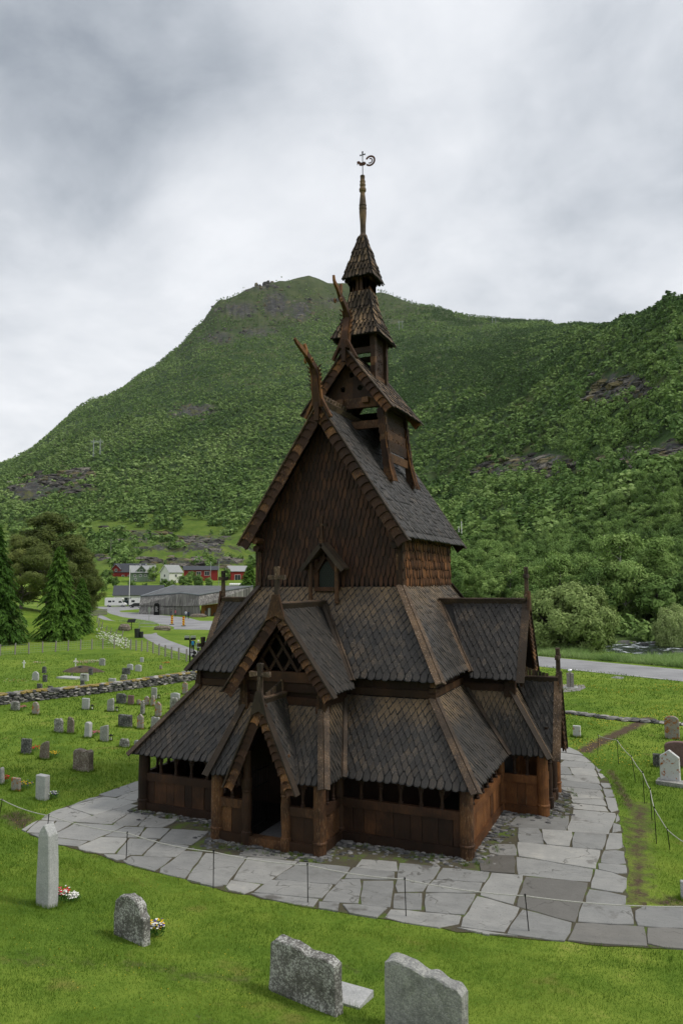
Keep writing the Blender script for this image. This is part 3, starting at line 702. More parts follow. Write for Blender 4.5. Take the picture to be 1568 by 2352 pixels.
# second stage
B0=16.2;BZ=18.72;BW=.66;BY=6.5
for sx in (-1,1):
    for sy in (-1,1):
        x=TX+sx*BW;y=BY+sy*BW; beam(r,(x+sx*.10,y,B0),(x,y,18.95),.19,.19,up=(0,1,0),r=random.random())
        for k in range(7):
            z=16.7+k*.3
            box(r,x+.07*sx-.10+.0,x+.07*sx+.10,y+sy*.10,y+sy*(.125+.03*random.random()),z,z+.38,r=random.random())
            box(r,x+sx*.10,x+sx*(.15+.03*random.random()),y-.09,y+.09,z+.1,z+.44,r=random.random())
for y in (BY-BW,BY+BW): beam(r,(TX-BW,y,18.05),(TX+BW,y,18.05),.12,.26)
part('turret_stage',r,M['warm'],turret)
for sx in (-1,1):
    r=MB(); box(r,TX+sx*(BW+.02)-.02,TX+sx*(BW+.02)+.02,BY-.52,BY+.52,16.6,18.7,r=.2); box(r,TX+sx*(BW+.05)-.03,TX+sx*(BW+.05)+.03,BY-.58,BY+.58,16.75,17.0,r=.9)
    rr=random.Random(9)
    for i in range(50):
        y=BY-.45+rr.random()*.9; z=17.1+rr.random()*1.5; l=rr.uniform(.06,.16); a=rr.uniform(0,3.14)
        tube(r,[(TX+sx*(BW+.05),y+l*.5*math.cos(a+q*.6)*q/3,z+l*.5*math.sin(a+q*.6)*q/3) for q in range(4)],.013,5,r=rr.random())
    part('carved_panel',r,M['warm'],turret)
def pyr(r,cx,cy,levels,**k):
    """four-sided flaring roof from (half width, z) levels, bottom first"""
    for (h0,z0),(h1,z1) in zip(levels[:-1],levels[1:]):
        for a in range(4):
            c=[(1,-1),(1,1),(-1,1),(-1,-1)]; p=c[a-1];q=c[a]
            shingles(r,[(cx+p[0]*h0,cy+p[1]*h0,z0),(cx+q[0]*h0,cy+q[1]*h0,z0),(cx+q[0]*h1,cy+q[1]*h1,z1),(cx+p[0]*h1,cy+p[1]*h1,z1)],**k)
r=MB(); pyr(r,TX,BY,[(1.06,18.62),(.74,19.35),(.54,20.05),(.42,20.80)],w=.185,ex=.27,ln=.55,th=.035,lift=.07,tip=.35)
part('turret_hip_roof',r,M['spire'])
r=MB()
for sx in (-1,1):
    for sy in (-1,1): beam(r,(TX+sx*.36,BY+sy*.36,20.4),(TX+sx*.34,BY+sy*.34,21.75),.13,.13,up=(0,1,0),r=random.random())
    for q in range(2):
        box(r,TX+sx*.38-.02,TX+sx*.38+.02,BY-.3+q*.36,BY-.06+q*.36,20.6,21.7,r=random.random())
        box(r,TX-.30+q*.36,TX-.06+q*.36,BY+sx*.38-.02,BY+sx*.38+.02,20.6,21.7,r=random.random())
    for q in range(6):
        x=TX-.40+q*.155; z=20.85+random.uniform(-.1,.1)
        if q not in (2,3): prism(r,[(x-.07,z+.1),(x-.02,z-.14),(x+.03,z-.14),(x+.07,z+.1),(x+.07,z+.55),(x-.07,z+.55)],'y',BY-.43,BY-.40,r=.4+.6*random.random())
        prism(r,[(BY-.40+q*.155-.07,z+.1),(BY-.42+q*.155,z-.14),(BY-.37+q*.155,z-.14),(BY-.40+q*.155+.07,z+.1),(BY-.40+q*.155+.07,z+.55),(BY-.40+q*.155-.07,z+.55)],'x',TX+.405,TX+.435,r=.4+.6*random.random())
box(r,TX-.31,TX+.31,BY-.31,BY+.31,20.35,21.6,r=.0)
for q in range(4):
    if q not in (1,): box(r,TX-.36+q*.18,TX-.36+q*.18+.165,BY-.385,BY-.35,20.4,21.7,r=.4+.6*random.random())
    box(r,TX+.35,TX+.385,BY-.36+q*.18,BY-.36+q*.18+.165,20.4,21.7,r=.5+.5*random.random())
part('lantern_stage',r,M['honey'])
r=MB(); pyr(r,TX,BY,[(.66,21.40),(.47,22.1),(.31,22.75),(.12,23.42)],w=.165,ex=.25,ln=.5,th=.035,lift=.065,tip=.35)
part('spire_roof',r,M['spire'])
r=MB(); lathe(r,[(23.28,.19),(23.42,.20),(23.55,.13),(23.58,.12),(24.0,.125),(24.4,.155),(24.62,.165),(24.64,.15),(24.68,.15),(24.7,.17),(24.78,.17),(24.8,.15),(24.84,.15),(24.87,.17),(24.95,.15),(25.2,.13),(25.45,.10),(25.5,.11),(25.54,.15),(25.63,.16),(25.70,.13),(25.72,.10),(25.8,.13),(25.84,.14),(25.9,.11),(26.0,.13),(26.04,.10),(26.18,.10),(26.21,.11),(26.27,.10)],12,o=(TX+.02,BY,0),r=.6)
mast=part('spire_finial',r,M['spire'])
zv=26.27; vx=TX+.03
r=MB(); tube(r,[(vx,BY,zv-.05),(vx,BY,zv+.98)],.018,6); 
# small cross on top
prism(r,[(vx-.015,zv+.86),(vx+.015,zv+.86),(vx+.035,zv+1.14),(vx-.035,zv+1.14)],'y',BY-.012,BY+.012)
for s in (-1,1): prism(r,[(vx+s*.016,zv+.97),(vx+s*.13,zv+.945),(vx+s*.13,zv+1.015),(vx+s*.016,zv+.99)],'y',BY-.012,BY+.012)
vane=part('weather_vane',r,M['iron'],mast)
M['rust']=simple('rusted_vane_iron',(.10,.045,.03),.8,.3,.3,12)
r=MB()  # cockerel: head, breast, body and two curled tail feathers
vz=zv+.58
prism(r,[(vx-.27,vz+.14),(vx-.26,vz-.03),(vx-.20,vz+.04),(vx-.15,vz-.08),(vx-.04,vz-.11),(vx+.10,vz-.11),(vx+.17,vz-.04),(vx+.10,vz+.06),(vx-.02,vz+.045),(vx-.09,vz+.06),(vx-.14,vz+.13),(vx-.20,vz+.15)],'y',BY-.01,BY+.01)
for R0,R1,a0,a1 in ((.17,.25,-2.5,2.6),(.08,.125,-2.3,1.9)):
    N=18; cx_,cz_=vx+.36,vz+.03
    for i in range(N):
        t0=a0+(a1-a0)*i/N;t1=a0+(a1-a0)*(i+1)/N
        prism(r,[(cx_+R0*math.cos(t0),cz_+R0*math.sin(t0)),(cx_+R1*math.cos(t0),cz_+R1*math.sin(t0)),(cx_+R1*math.cos(t1),cz_+R1*math.sin(t1)),(cx_+R0*math.cos(t1),cz_+R0*math.sin(t1))],'y',BY-.01,BY+.01)
part('cockerel',r,M['rust'],mast)
# ------------------------------------------------------------------ porches
def post_mb(x,y,z0,z1,rad,ring=True,turned=False):
    mb=MB(); rr=random.random()
    if turned: pr=[(z0,rad*1.12),(z0+.42,rad*1.12),(z0+.45,rad*.9),(z0+.5,rad*.88),(z0+.9,rad*1.0),(z0+1.35,rad*1.06),(z0+1.62,rad*.9),(z0+1.66,rad*1.05),(z0+1.72,rad*.92),(z0+1.76,rad*1.08),(z0+2.05,rad*1.1),(z0+2.1,rad*.85),(z1,rad*.85)]
    else: pr=[(z0,rad*1.05),(z0+.36,rad*1.03),(z0+.38,rad*1.14),(z0+.42,rad*1.14),(z0+.45,rad*.98),((z0+z1)/2,rad*1.02),(z1,rad*.93)]
    lathe(mb,pr,14,o=(x,y,0),r=rr); return mb
def parapet(p,q,T,parent=church,bal=True,mt='warm',n=None,top=1.35,T2=None):
    """sill, vertical planks, rail and turned balusters between two posts (local coords)"""
    p=Vector((*p,0));q=Vector((*q,0)); L=(q-p).length; d=(q-p)/L; s=Vector((d.y,-d.x,0)); 
    mb=MB(); a=p+d*.08;b=q-d*.08
    beam(mb,a+Vector((0,0,.16)),b+Vector((0,0,.16)),.22,.30,r=.5*random.random()); mb.xf(T); part('sill',mb,M[mt],parent)
    mb=MB(); nn=max(2,int(round(L/.48))); x=0; ws=[random.uniform(.7,1.3) for _ in range(nn)]; S_=sum(ws)
    pos=0
    for w_ in ws:
        l=w_/S_*(L-.16); c=a+d*(pos+l/2); e=random.uniform(-.012,.012)
        beam(mb,c-d*(l/2-.008)+s*e+Vector((0,0,.71)),c+d*(l/2-.008)+s*e+Vector((0,0,.71)),.06,.82,r=random.random()); pos+=l
    mb.xf(T); part('parapet_panel',mb,M[mt],parent)
    mb=MB(); beam(mb,a+Vector((0,0,1.22))+s*.02,b+Vector((0,0,1.22))+s*.02,.15,.27,r=.3+.5*random.random()); mb.xf(T); part('rail',mb,M[mt],parent)
    mb=MB(); beam(mb,a+Vector((0,0,2.10)),b+Vector((0,0,2.10)),.16,.18,r=.3); mb.xf(T); part('top_plate',mb,M['dark'],parent)
    if bal:
        nb=max(1,int(L/.72)); 
        for i in range(1,nb+1):
            c=a+d*((L-.16)*i/(nb+1)); mb=MB()
            lathe(mb,[(1.33,.075),(1.42,.075),(1.44,.05),(1.50,.06),(1.54,.045),(1.72,.06),(1.80,.045),(1.83,.065),(1.87,.045),(2.02,.10)],8,o=(c.x,c.y,0),r=.3)
            mb.xf(T); part('baluster',mb,M['dark'],parent)
        mb=MB(); k=nb+1; sp=(L-.16)/k  # rounded arcade heads
        for i in range(k):
            c0=a+d*(sp*i); 
            for j in range(8):
                t0=j/8;t1=(j+1)/8
                h=lambda t:2.03-.26*(1-math.sin(math.pi*t))**1.6
                z=min(h(t0),h(t1)); beam(mb,c0+d*sp*t0+Vector((0,0,(z+2.03)/2)),c0+d*sp*t1+Vector((0,0,(z+2.03)/2)),.05,2.04-z,r=.2)
        mb.xf(T); part('arcade_head',mb,M['dark'],parent)
def porch(T,kx=1.0,main=False,wallmat='warm'):
    sc=lambda v: v/kx
    P=lambda *pts:[T(p) for p in pts]
    # posts
    for x,y,rad,tu,z1 in ((-1.84,-1.5,.20,False,2.2),(1.84,-1.5,.20,False,2.2),(-.70,-1.55,.155,True,2.9),(.70,-1.55,.155,True,2.9),(-1.84,-.02,.15,False,2.2),(1.84,-.02,.15,False,2.2)):
        mb=post_mb(x,y,-.02,z1,rad,turned=tu)
        # keep the post round although the plan is narrowed
        if kx!=1: mb.v=[(x+(v[0]-x)/kx,v[1],v[2]) for v in mb.v]
        mb.xf(T); part('post',mb,M[wallmat if not tu else 'warm'])
    for a,b in (((-1.84,-1.5),(-.70,-1.5)),((.70,-1.5),(1.84,-1.5)),((1.84,-1.5),(1.84,0)),((-1.84,0),(-1.84,-1.5))): parapet(a,b,T,mt=wallmat)
    mb=MB(); beam(mb,(-.70,-1.5,.16),(.70,-1.5,.16),.30,.26,r=.9); mb.xf(T); part('threshold',mb,M['warm'])
    mb=MB() # door arch and spandrels
    for s in (-1,1):
        for j in range(8):
            t0=j/8;t1=(j+1)/8; f=lambda t:(s*.62*math.cos(t*math.pi/2)**.8,2.75+.95*math.sin(t*math.pi/2))
            g_=lambda t:(s*(.80-.70*t),2.75+1.35*t)
            prism(mb,[f(t0),f(t1),g_(t1),g_(t0)],'y',-1.62,-1.5,r=.2)
    mb.xf(T); part('door_arch',mb,M['dark'])
    if main:
        mb=MB()
        for i in range(7):
            tube(mb,[(-.55+.0*i,-1.45+.17*i,.15),(-.55,-1.45+.17*i,2.35)],.012,5)
        for z in (.5,1.7,2.2): beam(mb,(-.55,-1.5,z),(-.55,-.4,z),.02,.03)
        mb.xf(T); part('iron_gate',mb,M['iron'])
        mb=MB()
        for i in range(8):
            tube(mb,[(.85+.12*i,-1.0,.3),(.85+.12*i,-1.0,2.3)],.011,5)
        mb.xf(T); part('iron_gate',mb,M['iron'])
    # lower hipped roof with the door gable cut in
    r=MB(); dd=band(4.2,.8); kw=dict(w=.20,ex=.21,dust=dd)
    shingles(r,P((1.10,-1.7,2.1),(2.08,-1.7,2.1),(1.45,-.4,4.2),(.15,-.4,4.2)),**kw); shingles(r,P((-2.08,-1.7,2.1),(-1.10,-1.7,2.1),(-.15,-.4,4.2),(-1.45,-.4,4.2)),**kw)
    shingles(r,P((2.08,-1.7,2.1),(2.08,-.30,2.1),(1.45,1.28,4.2),(1.45,-.4,4.2)),**kw); shingles(r,P((-2.08,-.30,2.1),(-2.08,-1.7,2.1),(-1.45,-.4,4.2),(-1.45,1.28,4.2)),**kw)
    lr=part('porch_roof',r,M['shingle'])
    for s in (-1,1):
        hipboard(T((s*2.08,-1.7,2.1)),T((s*1.45,-.4,4.2)),.30,lr)
        hipboard(T((s*2.08,-.32,2.12)),T((s*1.45,1.26,4.2)),.22,lr,name='valley_board')
    # door gable
    r=MB(); kw=dict(w=.19,ex=.19)
    yg=-1.93
    shingles(r,P((1.20,yg,1.92),(1.10,-1.7,2.1),(.15,-.42,4.35),(0,-.42,4.58),(0,yg,4.58)),**kw); shingles(r,P((-1.10,-1.7,2.1),(-1.20,yg,1.92),(0,yg,4.58),(0,-.42,4.58),(-.15,-.42,4.35)),**kw)
    gr_=part('door_gable',r,M['shingle'])
    for s in (-1,1): barge((0,4.58),(s*1.22,1.88),yg-.02,.06,.28,13,gr_,T,mt='barge')
    r=MB(); beam(r,(0,yg,4.62),(0,-.42,4.62),.26,.07,r=.9)
    for s in (-1,1): beam(r,(s*.10,yg,4.50),(s*.10,-.42,4.50),.04,.30,up=(s*.5,0,1))
    y=yg+.35
    while y<-.5:
        h=.10+.38*((y-yg)/1.5)**1.5; box(r,-.025,.025,y,y+.11,4.62,4.62+h,r=random.random()); y+=.125
    r.xf(T); part('ridge_board',r,M['board'],gr_)
    def put_cross(h,w,t,x,y,z,parent):
        mb=cross(h,w,t)
        if kx!=1: mb.v=[(v[0]/kx,v[1],v[2]) for v in mb.v]
        mb.v=[(v[0]+x,v[1]+y,v[2]+z) for v in mb.v]; mb.xf(T); part('cross',mb,M['board'],parent)
    r=MB(); prism(r,[(-.30,4.1),(0,4.25),(.30,4.1),(.10,4.85),(-.10,4.85)],'y',yg-.14,yg-.05,r=.5); r.xf(T); part('apex_board',r,M['board'],gr_)
    put_cross(1.0,.72,.15,0,yg-.02,4.72,gr_)
    # upper porch storey: walls, corner posts, beams, lattice
    r=MB(); box(r,-1.40,1.40,-.30,-.22,3.9,5.0,r=.2); box(r,1.30,1.38,-.2,1.5,3.9,5.0,r=.2); box(r,-1.38,-1.30,-.2,1.5,3.9,5.0,r=.2)
    r.xf(T); part('porch_upper_wall',r,M['dark'])
    r=MB(); beam(r,(-1.5,-.36,4.32),(1.5,-.36,4.32),.12,.28,r=.6); beam(r,(-1.42,-.40,5.12),(1.42,-.40,5.12),.20,.34,r=.6); beam(r,(-1.5,-.38,4.78),(1.5,-.38,4.78),.10,.30,r=.25)
    for s in (-1,1): beam(r,(s*1.45,-.3,4.32),(s*1.45,1.35,4.32),.12,.28,r=.6); beam(r,(s*1.45,-.3,4.92),(s*1.45,1.2,4.92),.14,.2,r=.3)
    r.xf(T); part('porch_beam',r,M['dark'])
    for s in (-1,1):
        r=MB()
        for k in range(4):
            e=.36-.045*k; z=4.02+k*.25; 
            for q in range(3): box(r,s*1.45-e/2+q*e/3,s*1.45-e/2+(q+1)*e/3-.01,-.40-e/2-.02*random.random(),-.36,z,z+.30+random.uniform(-.04,.04),r=random.random())
            box(r,s*1.45-e/2+.01,s*1.45+e/2-.01,-.37,-.36+e/2,z,z+.26,r=.3)
        r.xf(T); part('corner_post',r,M['warm'])
    r=MB(); yl=-.42
    for s in (-1,1):
        for k in range(-3,4):
            x0=k*.55; a=(x0,5.28);  m_=1.25
            # bars leaning s, clipped to the gable triangle |x|<(7.0-z)/1.41
            pts=[]
            for t in np.linspace(0,1,40):
                z=5.28+t*1.75; x=x0+s*t*1.15
                if abs(x)<(7.15-z)/1.41-.12: pts.append((x,z))
            if len(pts)>2: beam(r,(pts[0][0],yl+.02*s,pts[0][1]),(pts[-1][0],yl+.02*s,pts[-1][1]),.04,.10,up=(0,0,1),r=.35)
    r.xf(T); part('gable_lattice',r,M['dark'])
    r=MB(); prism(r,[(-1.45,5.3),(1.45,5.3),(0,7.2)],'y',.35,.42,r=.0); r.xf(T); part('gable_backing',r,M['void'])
    # middle gable roof
    r=MB(); kw=dict(w=.24,ex=.21); yg=-.85
    shingles(r,P((1.97,yg,4.68),(1.97,1.0,4.68),(1.76,1.12,4.98),(0,2.68,7.46),(0,yg,7.46)),**kw); shingles(r,P((-1.97,1.0,4.68),(-1.97,yg,4.68),(0,yg,7.46),(0,2.68,7.46),(-1.76,1.12,4.98)),**kw)
    gm=part('porch_gable_roof',r,M['shingle'])
    for s in (-1,1):
        barge((0,7.44),(s*1.99,4.64),yg-.02,.07,.34,16,gm,T,mt='barge')
        hipboard(T((s*1.80,1.06,4.93)),T((s*.03,2.62,7.42)),.20,gm,name='valley_board')
    r=MB(); beam(r,(0,yg,7.54),(0,2.6,7.54),.30,.08,r=.9)
    for s in (-1,1): beam(r,(s*.12,yg,7.40),(s*.12,2.6,7.40),.045,.34,up=(s*.5,0,1))
    r.xf(T); part('ridge_board',r,M['board'],gm)
    r=MB(); prism(r,[(-.36,6.98),(0,7.15),(.36,6.98),(.12,7.85),(-.12,7.85)],'y',yg-.15,yg-.06,r=.7); r.xf(T); part('apex_board',r,M['warm'],gm)
    put_cross(1.05,.62,.14,0,yg-.02,7.72,gm)
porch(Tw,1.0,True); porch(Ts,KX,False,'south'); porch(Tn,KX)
# main gallery posts and parapets
for x,y in ((-A1,0),(A1,0),(A1,YB),(-A1,YB)):
    part('post',post_mb(x,y,-.02,2.2,.21),M['warm'])
yp0=YC-1.84*KX; yp1=YC+1.84*KX
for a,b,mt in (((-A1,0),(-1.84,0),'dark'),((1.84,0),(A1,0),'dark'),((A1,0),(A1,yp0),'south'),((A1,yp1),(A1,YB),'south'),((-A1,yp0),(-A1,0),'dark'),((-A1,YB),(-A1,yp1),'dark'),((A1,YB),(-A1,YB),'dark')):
    parapet(a,b,Tw,mt=mt)
# gallery floor and inner stave wall, seen only as gloom through the openings
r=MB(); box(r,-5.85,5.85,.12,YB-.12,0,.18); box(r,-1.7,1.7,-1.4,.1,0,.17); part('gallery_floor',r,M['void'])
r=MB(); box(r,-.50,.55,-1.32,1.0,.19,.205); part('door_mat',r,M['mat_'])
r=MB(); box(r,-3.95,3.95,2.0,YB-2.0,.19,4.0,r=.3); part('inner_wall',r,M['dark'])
# ------------------------------------------------------------------ ground sheet
def inpoly(x,y,poly):
    x=np.asarray(x);y=np.asarray(y);c=np.zeros(x.shape,bool);n=len(poly)
    for i in range(n):
        x1,y1=poly[i];x2,y2=poly[(i+1)%n]
        cond=((y1>y)!=(y2>y)); c^=cond&(x<(x2-x1)*(y-y1)/((y2-y1) if y2!=y1 else 1e-9)+x1)
    return c
PATH_PX=[(48,1908),(120,1866),(240,1822),(330,1790),(420,1760),(700,1700),(1000,1700),(1200,1700),(1285,1708),(1330,1728),(1365,1758),(1400,1800),(1418,1850),(1428,1920),(1440,2000),(1437,2085),(1568,2084),(1900,2080),(1900,2215),(1568,2183),(1390,2172),(1210,2158),(1050,2140),(930,2122),(820,2104),(700,2084),(600,2065),(490,2040),(380,2010),(290,1986),(200,1958),(110,1935)]
PATH=[tuple(at_plane(*p)[:2]) for p in PATH_PX]
# dirt patches: px centre -> world, radii (m)
def px_dist(x,y,pts,w):
    """closeness 0..1 to a polyline given in photo pixels on flat ground"""
    P=[at_plane(*p)[:2] for p in pts]; d=np.full(np.shape(x),1e9)
    for a,b in zip(P[:-1],P[1:]):
        ab=b-a; t=np.clip(((x-a[0])*ab[0]+(y-a[1])*ab[1])/(ab@ab),0,1); d=np.minimum(d,np.hypot(x-a[0]-t*ab[0],y-a[1]-t*ab[1]))
    return np.clip(1-d/w,0,1)
ROCKS=[(610,660,50,11,1.15),(632,702,40,36,1.25),(690,714,38,30,1.2),(548,712,52,24,1.2),(585,762,60,16,1.0),(500,775,50,20,.95),(735,690,30,14,.9),(450,940,55,16,1.1),(430,950,60,10,1),(1240,1072,105,30,1.2),(1135,1085,40,22,1.1),(1440,895,80,38,1.25),(1380,920,50,22,1.1),(1500,1060,90,25,1.25),(1450,1050,45,22,1.1),(1560,1040,60,25,1.1),(130,1110,90,26,1.1),(60,1130,55,26,1.1),(180,1090,50,18,.9),(420,1236,150,12,.95),(330,1225,80,12,.8),(480,1265,120,20,.95),(380,1290,100,12,.9),(560,880,60,12,.5),(760,700,40,20,.8),(250,1230,60,14,.6),(900,740,40,10,.7),(600,1010,90,30,.25),(300,1050,160,40,.3),(440,1300,55,14,1),(520,1292,45,12,1),(350,1262,70,7,1),(300,1245,50,7,1),(480,1245,60,8,1),(230,1280,50,10,.9),(560,1262,40,10,.9),(1420,1490,60,14,.9)]
def build_ground():
    azs=np.concatenate([np.arange(-180,-40,5.0),np.arange(-40,-31,1.0),np.arange(-31,31.01,.085),np.arange(32,41,1.0),np.arange(45,181,5.0)])
    azs=np.unique(np.round(azs,4)); rs=np.concatenate([[.4],np.geomspace(2,8500,430)])
    A,R=np.meshgrid(np.radians(azs),rs); th=A+YAW
    X=CAM[0]+R*np.sin(th);Y=CAM[1]+R*np.cos(th); Z=H(X,Y)
    U,Vd=uv(X,Y); dz=Z-CAM[2]; vs=np.maximum(Vd,1); sx=784+FPX*U/vs; sy=1176-FPX*np.tan(np.arctan(dz/vs)-PITCH)
    rock=np.zeros_like(X)
    for cx,cy,a,b,s in ROCKS: rock=np.maximum(rock,s*.62*np.exp(-(((sx-cx)/a)**2+((sy-cy)/b)**2)**1.3))
    front=(Vd>60); rock*=front
    # slope makes rock
    jag=np.clip((rock-.32)/.25,0,1)*(Vd>90)
    Z=Z+jag*np.clip(Vd*.014,0,22)*(fbm(X/35.,Y/35.,5)-.5)*1.5+jag*np.clip(Vd*.012,0,20)*np.abs(fbm(X/12.+50,Y/12.,4)-.5)*2
    hill=np.clip((Z-9)/10,0,1)*np.clip((Vd-95)/40,0,1); hill=np.maximum(hill,np.clip((Vd-98)/6,0,1)*(sx>930)*1.0); hill=np.where((sx<620)&(Z<75),hill*.45,hill); 
    dirt=np.maximum.reduce([px_dist(X,Y,[(1470,1850),(1462,1950),(1465,2060),(1440,2085)],1.15)*.66,px_dist(X,Y,[(1340,1725),(1385,1700),(1440,1675),(1490,1650)],.8),px_dist(X,Y,[(1400,1770),(1450,1860)],.45)*.75,px_dist(X,Y,[(60,1895),(30,1870)],.9)*.9,px_dist(X,Y,[(1480,2085),(1568,2070)],.8)*.8,px_dist(X,Y,[(0,2335),(300,2310),(600,2340)],1.1)*.46,px_dist(X,Y,[(650,2240),(900,2300)],.9)*.38,px_dist(X,Y,[(40,1425),(70,1430)],3)*.8,px_dist(X,Y,[(560,1532),(600,1530)],1.5)])
    m1=(~inpoly(X,Y,PATH)); dirt=np.maximum(dirt,0)*m1
    nA=len(azs);nR=len(rs)
    V=np.stack([X,Y,Z],-1).reshape(-1,3); i=np.arange(nR-1)[:,None]*nA+np.arange(nA-1)[None]; i=i.ravel()
    F=np.stack([i,i+1,i+nA+1,i+nA],-1)[:,::-1]
    o=np_mesh('ground',V,F,M['ground'])
    for nm,a in (('rock',rock),('hill',hill),('dirt',dirt)):
        at=o.data.attributes.new(nm,'FLOAT','POINT'); at.data.foreach_set('value',a.ravel().astype(np.float32))
    o.data.polygons.foreach_set('use_smooth',[True]*len(o.data.polygons)); tag(o,kind='structure'); return o
gnd=build_ground()
def ground_many(px,py):
    D=np.stack([ray(a,b) for a,b in zip(px,py)]); t=np.full(len(px),60.0); hit=np.zeros(len(px),bool)
    for _ in range(900):
        P=CAM+t[:,None]*D; hit|=P[:,2]<H(P[:,0],P[:,1]); t=np.where(hit,t,t+np.maximum(1.0,t*.006))
        if hit.all(): break
    P=CAM+t[:,None]*D; return P,hit,t
def outcrops():
    rng=np.random.default_rng(44); PX=[];PY=[]
    for cx,cy,a,b,s in ROCKS:
        if s<.75 or cy>1400: continue
        n=int((26+a*b/38)*(1 if cx>1000 or cy<1150 else .32)); PX.append(cx+rng.normal(size=n)*a*.50); PY.append(cy+rng.normal(size=n)*b*.45)
    px=np.concatenate(PX);py=np.concatenate(PY); P,hit,t=ground_many(px,py); mb=MB(); rr=random.Random(6)
    for p,h,tt in zip(P,hit,t):
        if not h: continue
        far_=tt>1400; s=tt*.0068*rr.uniform(.4,1.5)*(.30 if far_ else 1); rock(mb,(p[0],p[1],p[2]-s*(.45 if far_ else .10)),(s*rr.uniform(.8,1.5),s*rr.uniform(.8,1.3),s*(rr.uniform(.8,1.7) if far_ else rr.uniform(.35,.75))),seed=rr.random(),r=rr.random(),d=(.9 if rr.random()<.28 else 0),n=8,m=6,j=.30)
    o=mb.build('rock_outcrops',M['cliff']); fixn(o); tag(o,'grey rock outcrops and ledges breaking through the wooded slopes',None,kind='stuff')
outcrops()
# ------------------------------------------------------------------ flagstone path
def rects_dist(x,y):
    """distance outside the church footprint (main rectangle + three porches)"""
    d=1e9
    for x0,x1,y0,y1 in ((-A1,A1,0,YB),(-1.84,1.84,-1.5,0),(A1,A1+1.5,YC-1.84*KX,YC+1.84*KX),(-A1-1.5,-A1,YC-1.6,YC+1.6)):
        dx=max(x0-x,0,x-x1);dy=max(y0-y,0,y-y1); d=min(d,math.hypot(dx,dy))
    return d
def sheet(name,poly,z,mt,**k):
    tri=tessellate_polygon([[Vector((p[0],p[1],0)) for p in poly]]); me=bpy.data.meshes.new(name)
    me.from_pydata([(p[0],p[1],z) for p in poly],[],[tuple(t) for t in tri]); me.materials.append(mt); o=bpy.data.objects.new(name,me); C.objects.link(o)
    bm=bmesh.new();bm.from_mesh(me)
    for f in bm.faces:
        if f.normal.z<0: f.normal_flip()
    bm.to_mesh(me);bm.free()
    return tag(o,kind='structure')
